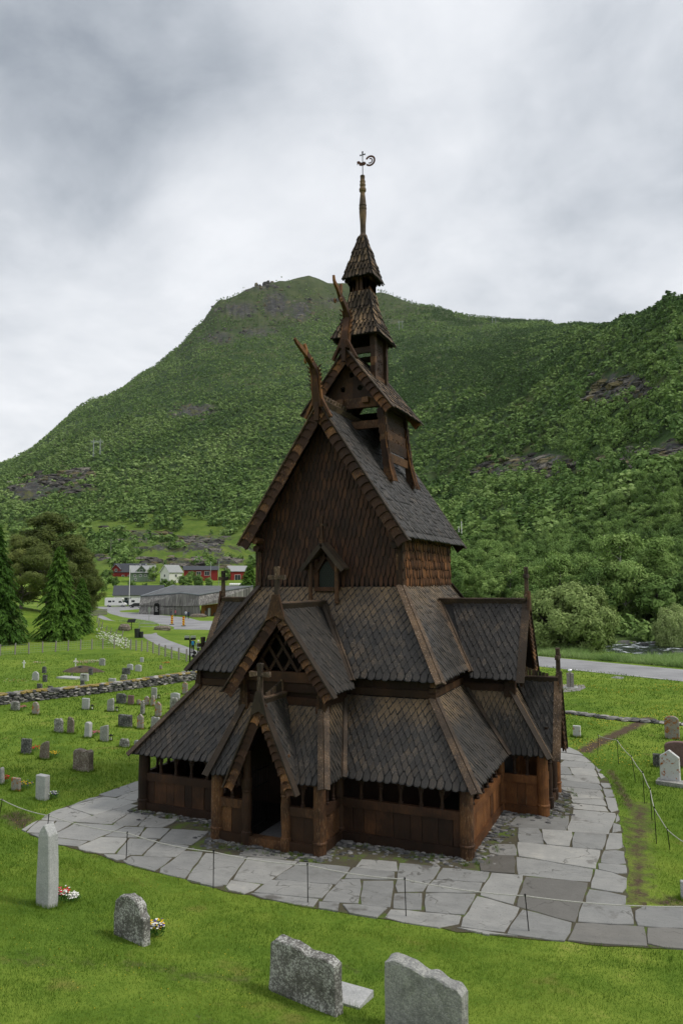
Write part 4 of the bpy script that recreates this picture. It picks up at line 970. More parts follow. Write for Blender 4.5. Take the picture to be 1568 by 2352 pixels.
# wobble the path border
def wobble(poly,st=.35,am=.07):
    out=[]
    for i in range(len(poly)):
        a=Vector(poly[i]);b=Vector(poly[(i+1)%len(poly)]); n=max(1,int((b-a).length/st)); nn=Vector((-(b-a).y,(b-a).x)).normalized()
        for k in range(n): out.append(tuple(a.lerp(b,k/n)+nn*random.uniform(-am,am)))
    return out
sheet('path_bed',wobble(PATH),.016,M['joint'])
def flagstones():
    rr=random.Random(11); mb=MB()
    xs=[p[0] for p in PATH];ys=[p[1] for p in PATH]; x0,x1,y0,y1=min(xs)-1,min(max(xs),22)+1,min(ys)-1,max(ys)+1
    def area(P): return abs(sum(P[i][0]*P[(i+1)%len(P)][1]-P[(i+1)%len(P)][0]*P[i][1] for i in range(len(P))))/2
    cells=[]; todo=[[(x0,y0),(x1,y0),(x1,y1),(x0,y1)]]
    while todo:
        P=todo.pop(); cx=sum(p[0] for p in P)/len(P); cy=sum(p[1] for p in P)/len(P); big=(1.2 if cx<6.5 else 1.5)+3.0*rr.random()**1.5
        if cy<0: big*=1.15
        # longest extent among a few directions decides where the mason's cut goes
        best=None
        for k in range(18):
            t=math.pi*k/18; e=[p[0]*math.cos(t)+p[1]*math.sin(t) for p in P]; e2=[-p[0]*math.sin(t)+p[1]*math.cos(t) for p in P]; l=max(e)-min(e); l2=max(e2)-min(e2)
            if l>=l2 and (best is None or l*l2<best[4]): best=(l,t,min(e),max(e),l*l2)
        l,t,lo,hi,_=best
        if area(P)<big and l<2.9: cells.append(P); continue
        t+=rr.uniform(-.26,.26); m_=lo+(hi-lo)*rr.uniform(.36,.64); c_,s_=math.cos(t),math.sin(t)
        e=[p[0]*c_+p[1]*s_ for p in P]; m_=min(e)+(max(e)-min(e))*rr.uniform(.36,.64)
        o=(c_*m_,s_*m_); A_=clip_poly(P,o,(o[0]-s_,o[1]+c_)); B_=clip_poly(P,(o[0]-s_,o[1]+c_),o)
        for q in (A_,B_):
            if len(q)>=3 and area(q)>.08: todo.append(q)
    for poly in cells:
        cx=sum(p[0] for p in poly)/len(poly); cy=sum(p[1] for p in poly)/len(poly)
        if rects_dist(cx,cy)<.55: continue
        # outline: shrink, trim against path border by dropping points outside
        g=.008+.009*rr.random()
        pl=[]
        n=len(poly)
        for k in range(n):
            a=Vector(poly[k]);b=Vector(poly[(k+1)%n]); L=(b-a).length
            if L<.05: continue
            mk=max(1,int(L/.4)); nn=Vector((-(b-a).y,(b-a).x)).normalized()
            for q in range(mk): 
                pt=a.lerp(b,(q+.12)/mk)+nn*rr.uniform(-.02,.02); pl.append(pt)
        if len(pl)<3: continue
        c=Vector((cx,cy)); pl=[p+(c-p).normalized()*(g*1.8) for p in pl]
        ins=inpoly(np.array([p.x for p in pl]),np.array([p.y for p in pl]),PATH)
        if not inpoly(np.array([cx]),np.array([cy]),PATH)[0]:
            I=[p for p,k in zip(pl,ins) if k]
            if len(I)<3: continue
            cx=sum(p.x for p in I)/len(I); cy=sum(p.y for p in I)/len(I); c=Vector((cx,cy))
            if not inpoly(np.array([cx]),np.array([cy]),PATH)[0]: continue
        new=[]
        for p,ok in zip(pl,ins):
            if not ok:
                lo,hi=0,1
                if not inpoly(np.array([cx]),np.array([cy]),PATH)[0]: continue
                for _ in range(9):
                    m_=(lo+hi)/2; t=c.lerp(p,m_)
                    if inpoly(np.array([t.x]),np.array([t.y]),PATH)[0]: lo=m_
                    else: hi=m_
                p=c.lerp(p,max(.1,lo-.02))
            # keep clear of church rubble
            if rects_dist(p.x,p.y)<.42: p=c.lerp(p,.55)
            new.append(p)
        if len(new)<3: continue
        zz=.036+rr.uniform(-.008,.014); tx=rr.uniform(-.006,.006);ty=rr.uniform(-.006,.006)
        n=len(new); top=[(c.x+(p.x-c.x)*.985,c.y+(p.y-c.y)*.985,zz+tx*(p.x-cx)+ty*(p.y-cy)) for p in new]; bot=[(p.x,p.y,-.02) for p in new]; mid=[(p.x,p.y,zz-.012+tx*(p.x-cx)+ty*(p.y-cy)) for p in new]
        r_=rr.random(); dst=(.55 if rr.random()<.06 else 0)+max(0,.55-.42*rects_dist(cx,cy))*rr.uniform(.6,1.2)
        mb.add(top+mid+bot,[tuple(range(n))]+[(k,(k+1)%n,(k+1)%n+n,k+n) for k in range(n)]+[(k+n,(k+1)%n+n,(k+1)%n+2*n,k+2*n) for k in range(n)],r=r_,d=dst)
    o=mb.build('path',M['flag']); bm=bmesh.new();bm.from_mesh(o.data);
    for f in bm.faces:
        if len(f.verts)>4 and f.normal.z<0: f.normal_flip()
    bmesh.ops.recalc_face_normals(bm,faces=bm.faces); bm.to_mesh(o.data);bm.free(); tag(o,kind='structure')
flagstones()
# rubble footing under the sills
def rubble():
    rr=random.Random(4); mb=MB()
    peri=[(-A1,0),(-1.84,0),(-1.84,-1.5),(1.84,-1.5),(1.84,0),(A1,0),(A1,YC-1.6),(A1+1.5,YC-1.6),(A1+1.5,YC+1.6),(A1,YC+1.6),(A1,YB)]
    for a,b in zip(peri[:-1],peri[1:]):
        a=Vector(a);b=Vector(b);L=(b-a).length;d=(b-a)/L; n=Vector((d.y,-d.x))
        t=0
        while t<L:
            s=rr.uniform(.07,.17); p=a+d*t+n*rr.uniform(.0,.06); rock(mb,(p.x,p.y,-.03),(s,rr.uniform(.08,.15),rr.uniform(.06,.10)),seed=rr.random(),r=rr.random(),j=.25); t+=s*1.6
        for _ in range(int(L*48)):
            t=rr.uniform(-.3,L+.3); q=abs(rr.gauss(0,.42))+.08
            if q>1.1: continue
            p=a+d*t+n*q; s=rr.uniform(.025,.13)*(1.0 if q<.5 else .8)
            if rects_dist(p.x,p.y)<.06: continue
            rock(mb,(p.x,p.y,s*.1),(s,s*rr.uniform(.6,1),s*rr.uniform(.35,.6)),seed=rr.random(),r=rr.random()*.9,j=.3,n=6,m=4)
    o=mb.build('rubble_footing',M['rubble']); fixn(o); tag(o,'loose grey rubble stones packed round the foot of the church',None,kind='stuff')
rubble()
def wall_stones(name,pts,h,w,lab,cat,seed,sz=.22,cap=True):
    rr=random.Random(seed); mb=MB()
    for a,b in zip(pts[:-1],pts[1:]):
        a=Vector(a);b=Vector(b);L=(b-a).length;d=(b-a)/L;n=Vector((-d.y,d.x,0)); z=0
        while z<h:
            lh=rr.uniform(.09,.16)*sz/.22; t=0
            while t<L:
                s=rr.uniform(.10,.30)*sz/.22
                for off in (-w/2,w/2):
                    p=a+d*(t+s)+n*(off*.75+rr.uniform(-.04,.04)); rock(mb,(p.x,p.y,p.z+z+lh/2),(s*1.05,w*.38,lh*.62),seed=rr.random(),r=rr.random()*(1 if rr.random()<.8 else .5)+.25,d=(.8 if (cap and z+lh>=h and rr.random()<.55) else 0),n=6,m=4,j=.22)
                t+=s*1.9
            z+=lh
    # orient rocks along wall: they are round enough; fill the core
    for a,b in zip(pts[:-1],pts[1:]):
        a=Vector(a);b=Vector(b); beam(mb,a+Vector((0,0,h*.42)),b+Vector((0,0,h*.42)),w*.7,h*.8,r=.1)
    o=mb.build(name,M['rubble']); fixn(o); tag(o,lab,cat); return o
gp=lambda px,py: tuple(ground(px,py))
wall_stones('dry_stone_wall',[gp(-120,1640),gp(0,1618),gp(120,1604),gp(210,1594),gp(330,1578),gp(420,1565),gp(560,1545)],.66,.6,'long mossy dry stone wall crossing the churchyard on the left','wall',2)
wall_stones('stone_row',[gp(1255,1634),gp(1300,1638),gp(1430,1655),gp(1500,1660),gp(1620,1670)],.10,.45,'low row of flat grey stones in the grass right of the church','wall',3,sz=.24,cap=False)
# ------------------------------------------------------------------ asphalt
z2=lambda L:[(x*.4028,1148.3+y*.4028) for x,y in L]
def px_sheet(name,px,z,mt,grid=None):
    return sheet(name,[tuple(at_plane(a,b,0)[:2]) for a,b in px],z,mt)
ROADP=[tuple(at_plane(a,b,0)[:2]) for a,b in z2([(1560,700),(1400,690),(1140,690),(1075,672),(900,655),(800,643),(690,640),(680,632),(800,622),(800,603),(530,601),(530,612),(600,625),(620,645),(640,652),(700,668),(760,676),(850,690),(905,708),(880,715),(800,712),(700,700),(640,686),(590,660),(565,655),(555,668),(640,703),(700,722),(790,740),(800,760),(830,790),(900,830),(1060,880),(1120,900),(1190,888),(1100,850),(960,800),(900,770),(885,745),(950,737),(1240,742),(1560,750)])]
sheet('road',ROADP,.012,M['asphalt'])
if 0: (z2([(1560,700),(1400,690),(1140,690),(1075,672),(900,655),(800,643),(690,640),(680,632),(800,622),(800,603),(530,601),(530,612),(600,625),(620,645),(640,652),(700,668),(760,676),(850,690),(905,708),(880,715),(800,712),(700,700),(640,686),(590,660),(565,655),(555,668),(640,703),(700,722),(790,740),(800,760),(830,790),(900,830),(1060,880),(1120,900),(1190,888),(1100,850),(960,800),(900,770),(885,745),(950,737),(1240,742),(1560,750)]),)
road_main=[at_depth(2600,1500,44),at_depth(1568,1500,63),at_depth(1225,1500,75),at_depth(900,1500,92),at_depth(620,1500,112)]
def strip(name,pts,w,z,mt,off=0):
    L=[];R=[]
    for i,p in enumerate(pts):
        a=np.array(pts[max(i-1,0)][:2]);b=np.array(pts[min(i+1,len(pts)-1)][:2]); d=(b-a)/np.linalg.norm(b-a); n=np.array([-d[1],d[0]])
        c=np.array(p[:2])+n*off; L.append(tuple(c+n*w/2));R.append(tuple(c-n*w/2))
    return sheet(name,L+R[::-1],z,mt)
strip('road',road_main,7.6,.016,M['asphalt'])
M['line']=simple('road_line_paint',(.62,.62,.60),.6,0,.1)
def dashes(name,off,ln,gap,w):
    mb=MB()
    for a,b in zip(road_main[:-1],road_main[1:]):
        a=Vector(a[:2]);b=Vector(b[:2]);L=(b-a).length;d=(b-a)/L;n=Vector((-d.y,d.x));t=0
        while t<L-ln:
            p=a+d*t+n*off;q=p+d*ln; mb.add([(p.x-n.x*w/2,p.y-n.y*w/2,.021),(q.x-n.x*w/2,q.y-n.y*w/2,.021),(q.x+n.x*w/2,q.y+n.y*w/2,.021),(p.x+n.x*w/2,p.y+n.y*w/2,.021)],[(0,1,2,3)]); t+=ln+gap
    o=mb.build(name,M['line']); tag(o,kind='structure'); fixn(o)
dashes('road_marking',3.3,3.0,3.2,.14); dashes('road_marking',-3.3,6,.02,.10)
px_sheet('pavement',[(1293,1572),(1340,1573),(1344,1580),(1330,1587),(1295,1590),(1270,1589),(1270,1574)],.010,M['gravel'])
px_sheet('pavement',[(1401,1557),(1412,1553),(1433,1555),(1428,1560)],.010,M['flag'])
# river water
M['water'],nt,b=mat('fast_river_water',.12,.5); g=G(nt); co=g.pos((1,.6,1)); f=g.noise(co,.55,7,.7,.8); col=g.ramp(f,[(.48,(.018,.024,.026)),(.56,(.06,.075,.08)),(.63,(.62,.66,.68))]); g.done(b,col,g.bump(f,.8,.25),g.mr(f,.5,.62,.12,.8))
def river():
    us=np.linspace(18,160,60); L=[];R=[]
    P=[]
    for u in us:
        rc=95-.10*(u-30)
        for s in (-19,15): 
            v=rc+s; P.append((CAM[0]+u*RH[0]+v*FH[0],CAM[1]+u*RH[1]+v*FH[1],-.55))
    F=[(2*i,2*i+2,2*i+3,2*i+1) for i in range(len(us)-1)]
    mb=MB(); mb.add(P,F); o=mb.build('river',M['water']); fixn(o); tag(o,kind='structure')
    if o.data.polygons[0].normal.z<0: o.data.flip_normals()
    mb=MB(); rr=random.Random(8)
    for _ in range(46):
        u=rr.uniform(30,75); rc=95-.10*(u-30); v=rc+rr.choice((-1,1,1))*rr.uniform(3.5,8.5); s=rr.uniform(.25,.9); rock(mb,(CAM[0]+u*RH[0]+v*FH[0],CAM[1]+u*RH[1]+v*FH[1],-.6),(s,s*.8,s*.5),seed=rr.random(),r=rr.random()*.8)
    o=mb.build('river_boulders',M['rubble']); fixn(o); tag(o,'dark wet boulders along the banks of the rushing river',kind='stuff')
river()
# ------------------------------------------------------------------ graves
def face_yaw(p): return 0
def gravestone(px,py,w,h,kind,mt,label,group=None,rot=None,t=None,lean=0,cat='gravestone'):
    """px,py = middle of the foot in the photograph; w,h in photograph pixels of the broad face"""
    p=ground(px,py); s=scale_at(p); W=w*s*1.12; Hh=h*s*(.97 if py<1900 else .88); t=t or min(.24,max(.13,W*.25)); rr=random.Random(int(px*7+py))
    mb=MB(); a=W/2
    if kind=='slab': pl=[(-a,0),(a,0),(a*.99,Hh),(-a*.99,Hh)]
    elif kind=='round': pl=[(-a,0),(a,0),(a,Hh*.80)]+[(a*math.cos(q),Hh*(.80+.20*math.sin(q))) for q in [math.pi*i/8 for i in range(1,8)]]+[(-a,Hh*.80)]
    elif kind=='shoulder': pl=[(-a,0),(a,0),(a*.97,Hh*.78),(a*.75,Hh*.84),(a*.55,Hh*.97),(0,Hh),(-a*.55,Hh*.96),(-a*.8,Hh*.86),(-a*.97,Hh*.75)]
    elif kind=='peak': pl=[(-a,0),(a,0),(a*.98,Hh*.80),(a*.78,Hh*.84),(0,Hh),(-a*.78,Hh*.84),(-a*.98,Hh*.80)]
    elif kind=='slant': pl=[(-a*1.02,0),(a*1.02,0),(a*.95,Hh),(a*.3,Hh*.99),(-a*.45,Hh*.86),(-a*.85,Hh*.70)]
    elif kind=='wave': pl=[(-a,0),(a,0),(a*.96,Hh*.3),(a*.88,Hh*.5),(a*.98,Hh*.75),(a*.9,Hh*.93),(a*.6,Hh),(0,Hh*.95),(-a*.6,Hh*.88),(-a*.95,Hh*.80)]
    elif kind=='arc': pl=[(-a*.98,0),(a*.9,0),(a*.98,Hh*.5),(a*.93,Hh)]+[(a*.93-1.9*a*q,Hh*(1-.16*q**1.6)) for q in (.15,.35,.55,.75,.95)]
    elif kind in('rough','obelisk'):
        if kind=='obelisk': pl=[(-a,0),(a,0),(a*.80,Hh*.86),(a*.55,Hh*.95),(a*.1,Hh),(-a*.45,Hh*.96),(-a*.80,Hh*.86)]; t=min(t*1.8,W*.62)
        else: pl=[(-a*1.03,0),(a*1.02,0),(a*1.0,Hh*.45),(a*.97,Hh*.80),(a*.72,Hh*.90),(a*.45,Hh*1.0),(0,Hh*.97),(-a*.45,Hh*1.0),(-a*.8,Hh*.93),(-a*.97,Hh*.75),(-a,Hh*.35)]; 
        pl=[(x+rr.uniform(-.04,.04)*W*(0 if kind=='obelisk' else 1),z+(rr.uniform(-.03,.03)*Hh if z>0 else 0)) for x,z in pl]
    elif kind=='boulder': pl=[(-a,0),(a,0),(a*.99,Hh*.60),(a*.80,Hh*.68),(a*.72,Hh*.84),(a*.42,Hh*.97),(-a*.05,Hh),(-a*.55,Hh*.93),(-a*.88,Hh*.78),(-a*1.02,Hh*.5)]
    elif kind=='slope': pl=[(-a,0),(a,0),(a*1.01,Hh*.78),(a*.88,Hh*.86),(a*.6,Hh*.88),(a*.30,Hh*.94),(a*.08,Hh*.90),(-a*.3,Hh*.97),(-a*.72,Hh),(-a*.98,Hh*.93)]
    elif kind=='block': pl=[(-a*1.02,0),(a*1.02,0),(a*.97,Hh*.92),(a*.7,Hh),(a*.15,Hh*.93),(-a*.3,Hh*1.0),(-a*.8,Hh*.99),(-a*.98,Hh*.88)]
    pl=[(x,z if z>0 else -.12) for x,z in pl]
    prism(mb,pl,'y',-t/2,t/2)
    o=mb.build('gravestone',M[mt]); fixn(o)
    bm=bmesh.new(); bm.from_mesh(o.data)
    bmesh.ops.dissolve_limit(bm,angle_limit=.02,verts=bm.verts,edges=bm.edges)
    bmesh.ops.bevel(bm,geom=[e for e in bm.edges],offset=min(.02,t*.15),segments=1,affect='EDGES')
    rough=kind in('rough','obelisk','block','shoulder','boulder','slope')
    if rough or px>500:
        bmesh.ops.triangulate(bm,faces=bm.faces); 
        bmesh.ops.subdivide_edges(bm,edges=[e for e in bm.edges if e.calc_length()>.12],cuts=2 if depth_of(p)<22 else 1,use_grid_fill=True); bmesh.ops.triangulate(bm,faces=bm.faces)
        for v in bm.verts:
            n=v.normal; k=.016 if rough else .003; q=float(fbm(np.array([v.co.x*5+px]),np.array([v.co.z*5+v.co.y*7]),3)[0])-.5; v.co+=n*q*k*4
    bm.to_mesh(o.data);bm.free()
    FEET.append((p,W,t)); o.location=p; rz=rot if rot is not None else math.radians(rr.uniform(-5,5)); o.rotation_euler=(rr.uniform(-.03,.03),lean,rz)
    tag(o,label,cat,group); return o
z3=lambda x,y:(x*.3296,1435.4+y*.3296)
FEET=[]
GR=[ # zoom-3 coords: x, foot y, w, h, kind, material, label
(310,338,34,48,'peak','st_dark','small dark pointed gravestone behind the wall, left of the brown flower mound'),
(250,388,50,60,'shoulder','st_light','pale rough gravestone behind the wall with a small black stone to its right'),
(315,400,34,48,'slab','st_dark','small black gravestone just right of the pale rough one behind the wall'),
(562,330,32,42,'slab','st_dark','black gravestone standing at the front left of the flower covered mound'),
(633,350,32,46,'slab','st_dark','dark gravestone at the front right of the flower covered mound'),
(713,285,44,50,'round','st_grey','grey round topped gravestone right of the flower mound, farthest row'),
(590,393,60,50,'slab','st_light','wide pale gravestone carved with a thin cross, in front of the mound'),
(576,431,30,42,'slab','st_dark','narrow dark gravestone peeping over the dry stone wall below the mound'),
(784,412,52,38,'block','st_light','pale stepped gravestone right behind the dry stone wall'),
(865,394,50,44,'rough','st_speck','dark rough gravestone behind the middle of the dry stone wall'),
(880,347,56,44,'slab','st_dark','wide flat black gravestone in front of a pair of pale round ones'),
(908,315,46,40,'round','st_light','pale round gravestone, left one of the pale pair'),
(965,325,48,45,'round','st_light','pale blueish rounded gravestone, right one of the pale pair'),
(990,262,24,33,'slab','st_light','little white square gravestone alone near the post fence'),
(1122,312,18,28,'slab','st_orange','tiny pale stone left of the red flowers near the church roof'),
(1283,370,46,46,'shoulder','st_grey','brownish grey gravestone beside the black lamp post'),
(1173,378,42,15,'slab','st_light','low flat stone just behind the wall near the lamp post'),
(278,452,40,40,'slab','st_dark','dark square gravestone behind the left end of the dry stone wall'),
(352,450,38,22,'slab','st_dark','low dark stone next to the square one at the left end of the wall'),
(110,600,66,66,'rough','st_speck','mossy dark gravestone with pink flowers just below the wall'),
(250,628,56,88,'shoulder','st_orange','leaning pale gravestone blotched with orange lichen below the wall'),
(410,752,70,98,'rough','st_speck','rough lichen speckled gravestone, left of the darker upright one'),
(495,760,50,114,'rough','st_brown','tall dark brown gravestone right of the speckled one'),
(615,788,48,108,'obelisk','st_light','slim pale grey pillar gravestone with a purple flower beside it'),
(728,814,66,114,'arc','st_grey','smooth grey curved gravestone with a lantern at its right'),
(600,592,56,78,'slab','st_light','smooth pale grey rectangular gravestone on a small plinth'),
(772,607,54,94,'wave','st_grey','darker grey wavy edged gravestone on a small plinth'),
(848,550,72,70,'rough','st_dark','wide dark gravestone next to a reddish one below the wall'),
(912,560,46,66,'slab','st_red','reddish granite gravestone beside the wide dark one'),
(969,560,26,38,'rough','st_orange','smallest orange gravestone at the left of the orange group'),
(1023,566,34,68,'peak','st_orange','orange lichened pointed gravestone, middle of the orange group'),
(1066,568,30,76,'obelisk','st_orange','narrow orange topped gravestone, right one of the orange group'),
(1076,520,44,80,'slab','st_grey','flat grey slab gravestone behind the orange group'),
(1290,487,38,84,'round','st_orange','tall pink grey gravestone close to the wall by the church eave'),
(1222,520,68,44,'round','st_light','wide smooth round topped gravestone behind the speckled one by the eave'),
(1215,590,66,82,'rough','st_speck','big speckled gravestone close to the church eave'),
(1104,645,48,108,'peak','st_orange','tall rust stained gravestone with a moulded cap near the church roof'),
(993,630,28,102,'obelisk','st_speck','thin black speckled pillar gravestone left of the tall rust stained one'),
(978,728,50,104,'peak','st_orange','very orange gravestone with a small gable top'),
(874,714,100,84,'slab','st_dark','broad black gravestone left of the very orange one'),
(1083,728,66,84,'block','st_grey','rough grey gravestone partly behind the church eave'),
(868,854,70,56,'rough','st_speck','low speckled boulder gravestone left of the church corner'),
(955,856,36,50,'round','st_grey','small grey gravestone tucked against the church roof corner'),
(183,902,74,104,'slab','st_dark','square black gravestone with red flowers at its foot'),
(310,938,72,124,'slant','st_brown','brown slanting gravestone with yellow pansies at its foot'),
(580,1018,136,146,'block','st_brown','large brownish grey double gravestone with a rough broken top'),
(298,1218,88,166,'slab','st_light','tall smooth pale grey rectangular gravestone near the start of the flagstones'),
(114,1158,70,88,'slab','st_orange','short pinkish grey gravestone with orange lichen left of the smooth pale one'),
(10,1112,40,116,'obelisk','st_grey','pale gravestone cut off by the left edge of the picture')]
for x,y,w,h,k,mt,lab in GR:
    if 'thin cross' in lab:
        p=ground(*z3(x,y-3)); mb=MB(); s_=scale_at(p)*.3296; box(mb,-.02,.02,-.15,-.13,.25,.25+30*s_); box(mb,-.22,.22,-.15,-.13,.25+18*s_,.29+18*s_); CR_=mb
    px,py=z3(x,y-3); o_=gravestone(px,py,w*.3296*.95,h*.3296,k,mt,lab,t=.30 if w>130 else (.24 if (w==88 or 'thin cross' in lab) else None))
    if 'thin cross' in lab: fixn(CR_.build('carved_cross',M['st_dark'],o_))
# foreground and right-hand stones
gravestone(108,2080,38,200,'obelisk','st_light','tall pale tapering pillar gravestone with chiselled sides in the left foreground',t=.26,rot=math.radians(-3))
gravestone(304,2158,90,108,'boulder','st_speck','rounded stone thick with white lichen, beside yellow pansies in the foreground',t=.20,rot=math.radians(-12))
gravestone(700,2300,172,128,'block','st_speck','wide rough topped gravestone with a dark vertical streak at the bottom middle',t=.24,rot=math.radians(-15))
gravestone(978,2380,168,168,'slope','st_grey','largest grey rough gravestone, cut off at the bottom of the picture',t=.26,rot=math.radians(-9))
gravestone(1324,1693,15,26,'slab','st_white','small white gravestone alone on the grass right of the path')
gravestone(1539,1800,37,76,'peak','st_white','white gabled gravestone edged in orange lichen on a grey plinth at the right',rot=math.radians(-10))
p=ground(1542,1803); mb=MB(); box(mb,-.55,.55,-.30,.30,-.1,.16); o=mb.build('gravestone_plinth',M['st_grey']); fixn(o); o.location=p; o.rotation_euler=(0,0,math.radians(-10)); tag(o,'low grey plinth under the white gabled gravestone','plinth')
gravestone(1562,1760,56,56,'round','st_red','wide reddish granite gravestone at the right edge',rot=0)
gravestone(1510,1762,18,30,'slab','st_dark','small dark gravestone left of the white gabled one')
gravestone(1543,1697,27,52,'round','st_orange','tall rounded gravestone with rusty lichen in front of a bush at the right')
gravestone(1570,2065,12,44,'slab','st_light','thin pale gravestone at the far right edge beside the rope')
# flat slab beside the wide stone
p=ground(795,2292); mb=MB(); prism(mb,[(-.42,-.30),(.40,-.34),(.43,.28),(-.38,.33)],'z',-.05,.09); o=mb.build('grave_slab',M['st_light']); fixn(o); o.location=p; tag(o,'flat pale granite slab in the grass beside the wide foreground gravestone','grave slab')
p=ground(*z3(490,372)); mb=MB(); prism(mb,[(-1.1,-.5),(1.1,-.5),(1.1,.5),(-1.1,.5)],'z',-.05,.12); o=mb.build('grave_slab',M['st_light']); fixn(o); o.location=p; tag(o,'flat pale slab with a lantern on it behind the wall','grave slab')
# white wooden crosses and the fresh mound
for (x,y,h),lab in (((168,300,52),'white wooden cross standing alone far left in the churchyard'),((528,296,62),'white wooden cross at the head of the flower covered mound')):
    p=ground(*z3(x,y)); s=scale_at(p)*.3296; hh=h*s; mb=MB(); box(mb,-.05,.05,-.03,.03,-.1,hh); box(mb,-hh*.25,-.051,-.025,.025,hh*.62,hh*.62+.10); box(mb,.051,hh*.25,-.025,.025,hh*.62,hh*.62+.10)
    o=mb.build('wooden_cross',M['white_paint']); fixn(o); o.location=p; o.rotation_euler=(0,0,.2); tag(o,lab,'cross')
p=ground(*z3(578,322)); mb=MB(); N=26;R_=[]
vs=[];fs=[]
for i in range(9):
    for j in range(N):
        r_=(i/8);a=2*math.pi*j/N; e=1+.08*math.sin(3*a+1); vs.append((2.3*r_*e*math.cos(a),1.3*r_*e*math.sin(a),.55*(1-r_**1.6)-.03+random.uniform(-.02,.02)))
for i in range(8):
    for j in range(N): fs.append((i*N+j,i*N+(j+1)%N,(i+1)*N+(j+1)%N,(i+1)*N+j))
mb.add(vs,fs); o=mb.build('burial_mound',M['earth'],smooth=True); fixn(o); o.location=p; tag(o,'fresh brown earth mound heaped with flowers behind the dry stone wall','mound')
# flowers
def flowermat(nm,c): M[nm]=simple(nm,c,.6,0,.1,20,0); return nm
for nm,c in (('red_petal',(.55,.012,.02)),('pink_petal',(.62,.12,.25)),('yellow_petal',(.75,.48,.02)),('white_petal',(.78,.78,.74)),('violet_petal',(.07,.03,.22))): flowermat(nm,c)
M['leafm']=simple('flower_leaves',(.05,.14,.02),.7)
def flowers(px,py,r,cols,label,n=40,hh=.22,dz=0):
    p=ground(px,py); root=empty('flower_bunch',p,label=label,cat='flowers'); rr=random.Random(px); mb=MB()
    for _ in range(int(n*1.6)):
        a=rr.uniform(0,6.28);d=r*math.sqrt(rr.random());z=hh*rr.uniform(.1,.8); x,y=d*math.cos(a),d*math.sin(a); s=rr.uniform(.03,.06); t=rr.uniform(0,6.28)
        mb.add([(x,y,z*.4+dz),(x+s*math.cos(t),y+s*math.sin(t),z+dz),(x+s*math.cos(t+.9),y+s*math.sin(t+.9),z*.9+dz)],[(0,1,2)],r=rr.random())
    mb.build('leaves',M['leafm'],root)
    for c in cols:
        mb=MB()
        for _ in range(int(n/len(cols))):
            a=rr.uniform(0,6.28);d=r*math.sqrt(rr.random());z=hh*rr.uniform(.6,1.1)+dz; x,y=d*math.cos(a),d*math.sin(a); s=rr.uniform(.022,.038)
            vs=[(x,y,z+.004)]+[(x+s*math.cos(k*1.047)*(.8+.2*(k%2)),y+s*math.sin(k*1.047),z+rr.uniform(-.012,.012)) for k in range(6)]+[(x,y,z-.02)]
            mb.add(vs,[(0,k+1,(k+1)%6+1) for k in range(6)]+[(7,(k+1)%6+1,k+1) for k in range(6)],r=rr.random())
        mb.build('petals',M[c],root)
flowers(143,2072,.17,['red_petal','white_petal'],'red and white flowers at the foot of the tall pillar gravestone',60,.30)
flowers(168,2068,.16,['white_petal'],'white flowers right of the red ones by the tall pillar gravestone',50,.16)
flowers(360,2150,.17,['yellow_petal','white_petal','violet_petal'],'yellow and white pansies beside the white lichened round stone',70,.30)
for x,y,r_,c,lab in ((160,590,.25,['pink_petal'],'pink flowers beside the mossy dark gravestone below the wall'),(238,882,.28,['red_petal'],'red flowers beside the square black gravestone'),(370,920,.30,['yellow_petal'],'yellow pansies beside the brown slanting gravestone'),(183,1138,.28,['violet_petal','yellow_petal'],'violet and yellow pansies beside the short pinkish gravestone'),(370,1208,.22,['white_petal','violet_petal'],'pale lilac flowers by the smooth pale rectangular gravestone'),(665,770,.3,['pink_petal'],'pink flowers and tall stem beside the slim pillar gravestone'),(38,1095,.2,['red_petal'],'dark red flowers at the left edge gravestone'),(1160,277,.5,['red_petal'],'patch of bright red flowers near the church roof'),(275,272,.6,['white_petal','pink_petal'],'pink and white flowers right of the lone white cross'),(655,262,.7,['white_petal'],'white flowers on the grave beyond the mound'),(130,400,1.2,['pink_petal','white_petal','red_petal'],'scattered pink, white and red flowers on the far left grave')):
    px,py=z3(x,y); flowers(px,py,r_,c,lab,45,.25)
flowers(*z3(600,300),1.2,['white_petal','pink_petal'],'white and pink wreaths lying on the brown mound',160,.3,.38)
def lantern(px,py,label):
    p=ground(px,py); root=empty('grave_lantern',p,label=label,cat='lantern'); mb=MB(); 
    box(mb,-.08,.08,-.08,.08,0,.04);box(mb,-.09,.09,-.09,.09,.24,.27);lathe(mb,[(.27,.07),(.33,.02)],6)
    for a in(-.07,.07):
        for b in (-.07,.07): box(mb,a-.008,a+.008,b-.008,b+.008,.04,.24)
    fixn(mb.build('frame',M['iron'],root)); mb=MB(); lathe(mb,[(.04,.045),(.16,.045)],8); fixn(mb.build('candle',M['white_paint'],root))
for x,y,lab in ((773,805,'glass lantern at the right of the smooth grey curved gravestone'),(643,590,'small lantern by the smooth pale rectangular gravestone'),(815,603,'small lantern right of the wavy grey gravestone'),(1108,515,'dark lantern right of the grey slab gravestone'),(503,362,'dark lantern on the flat slab behind the wall')): lantern(*z3(x,y),lab)
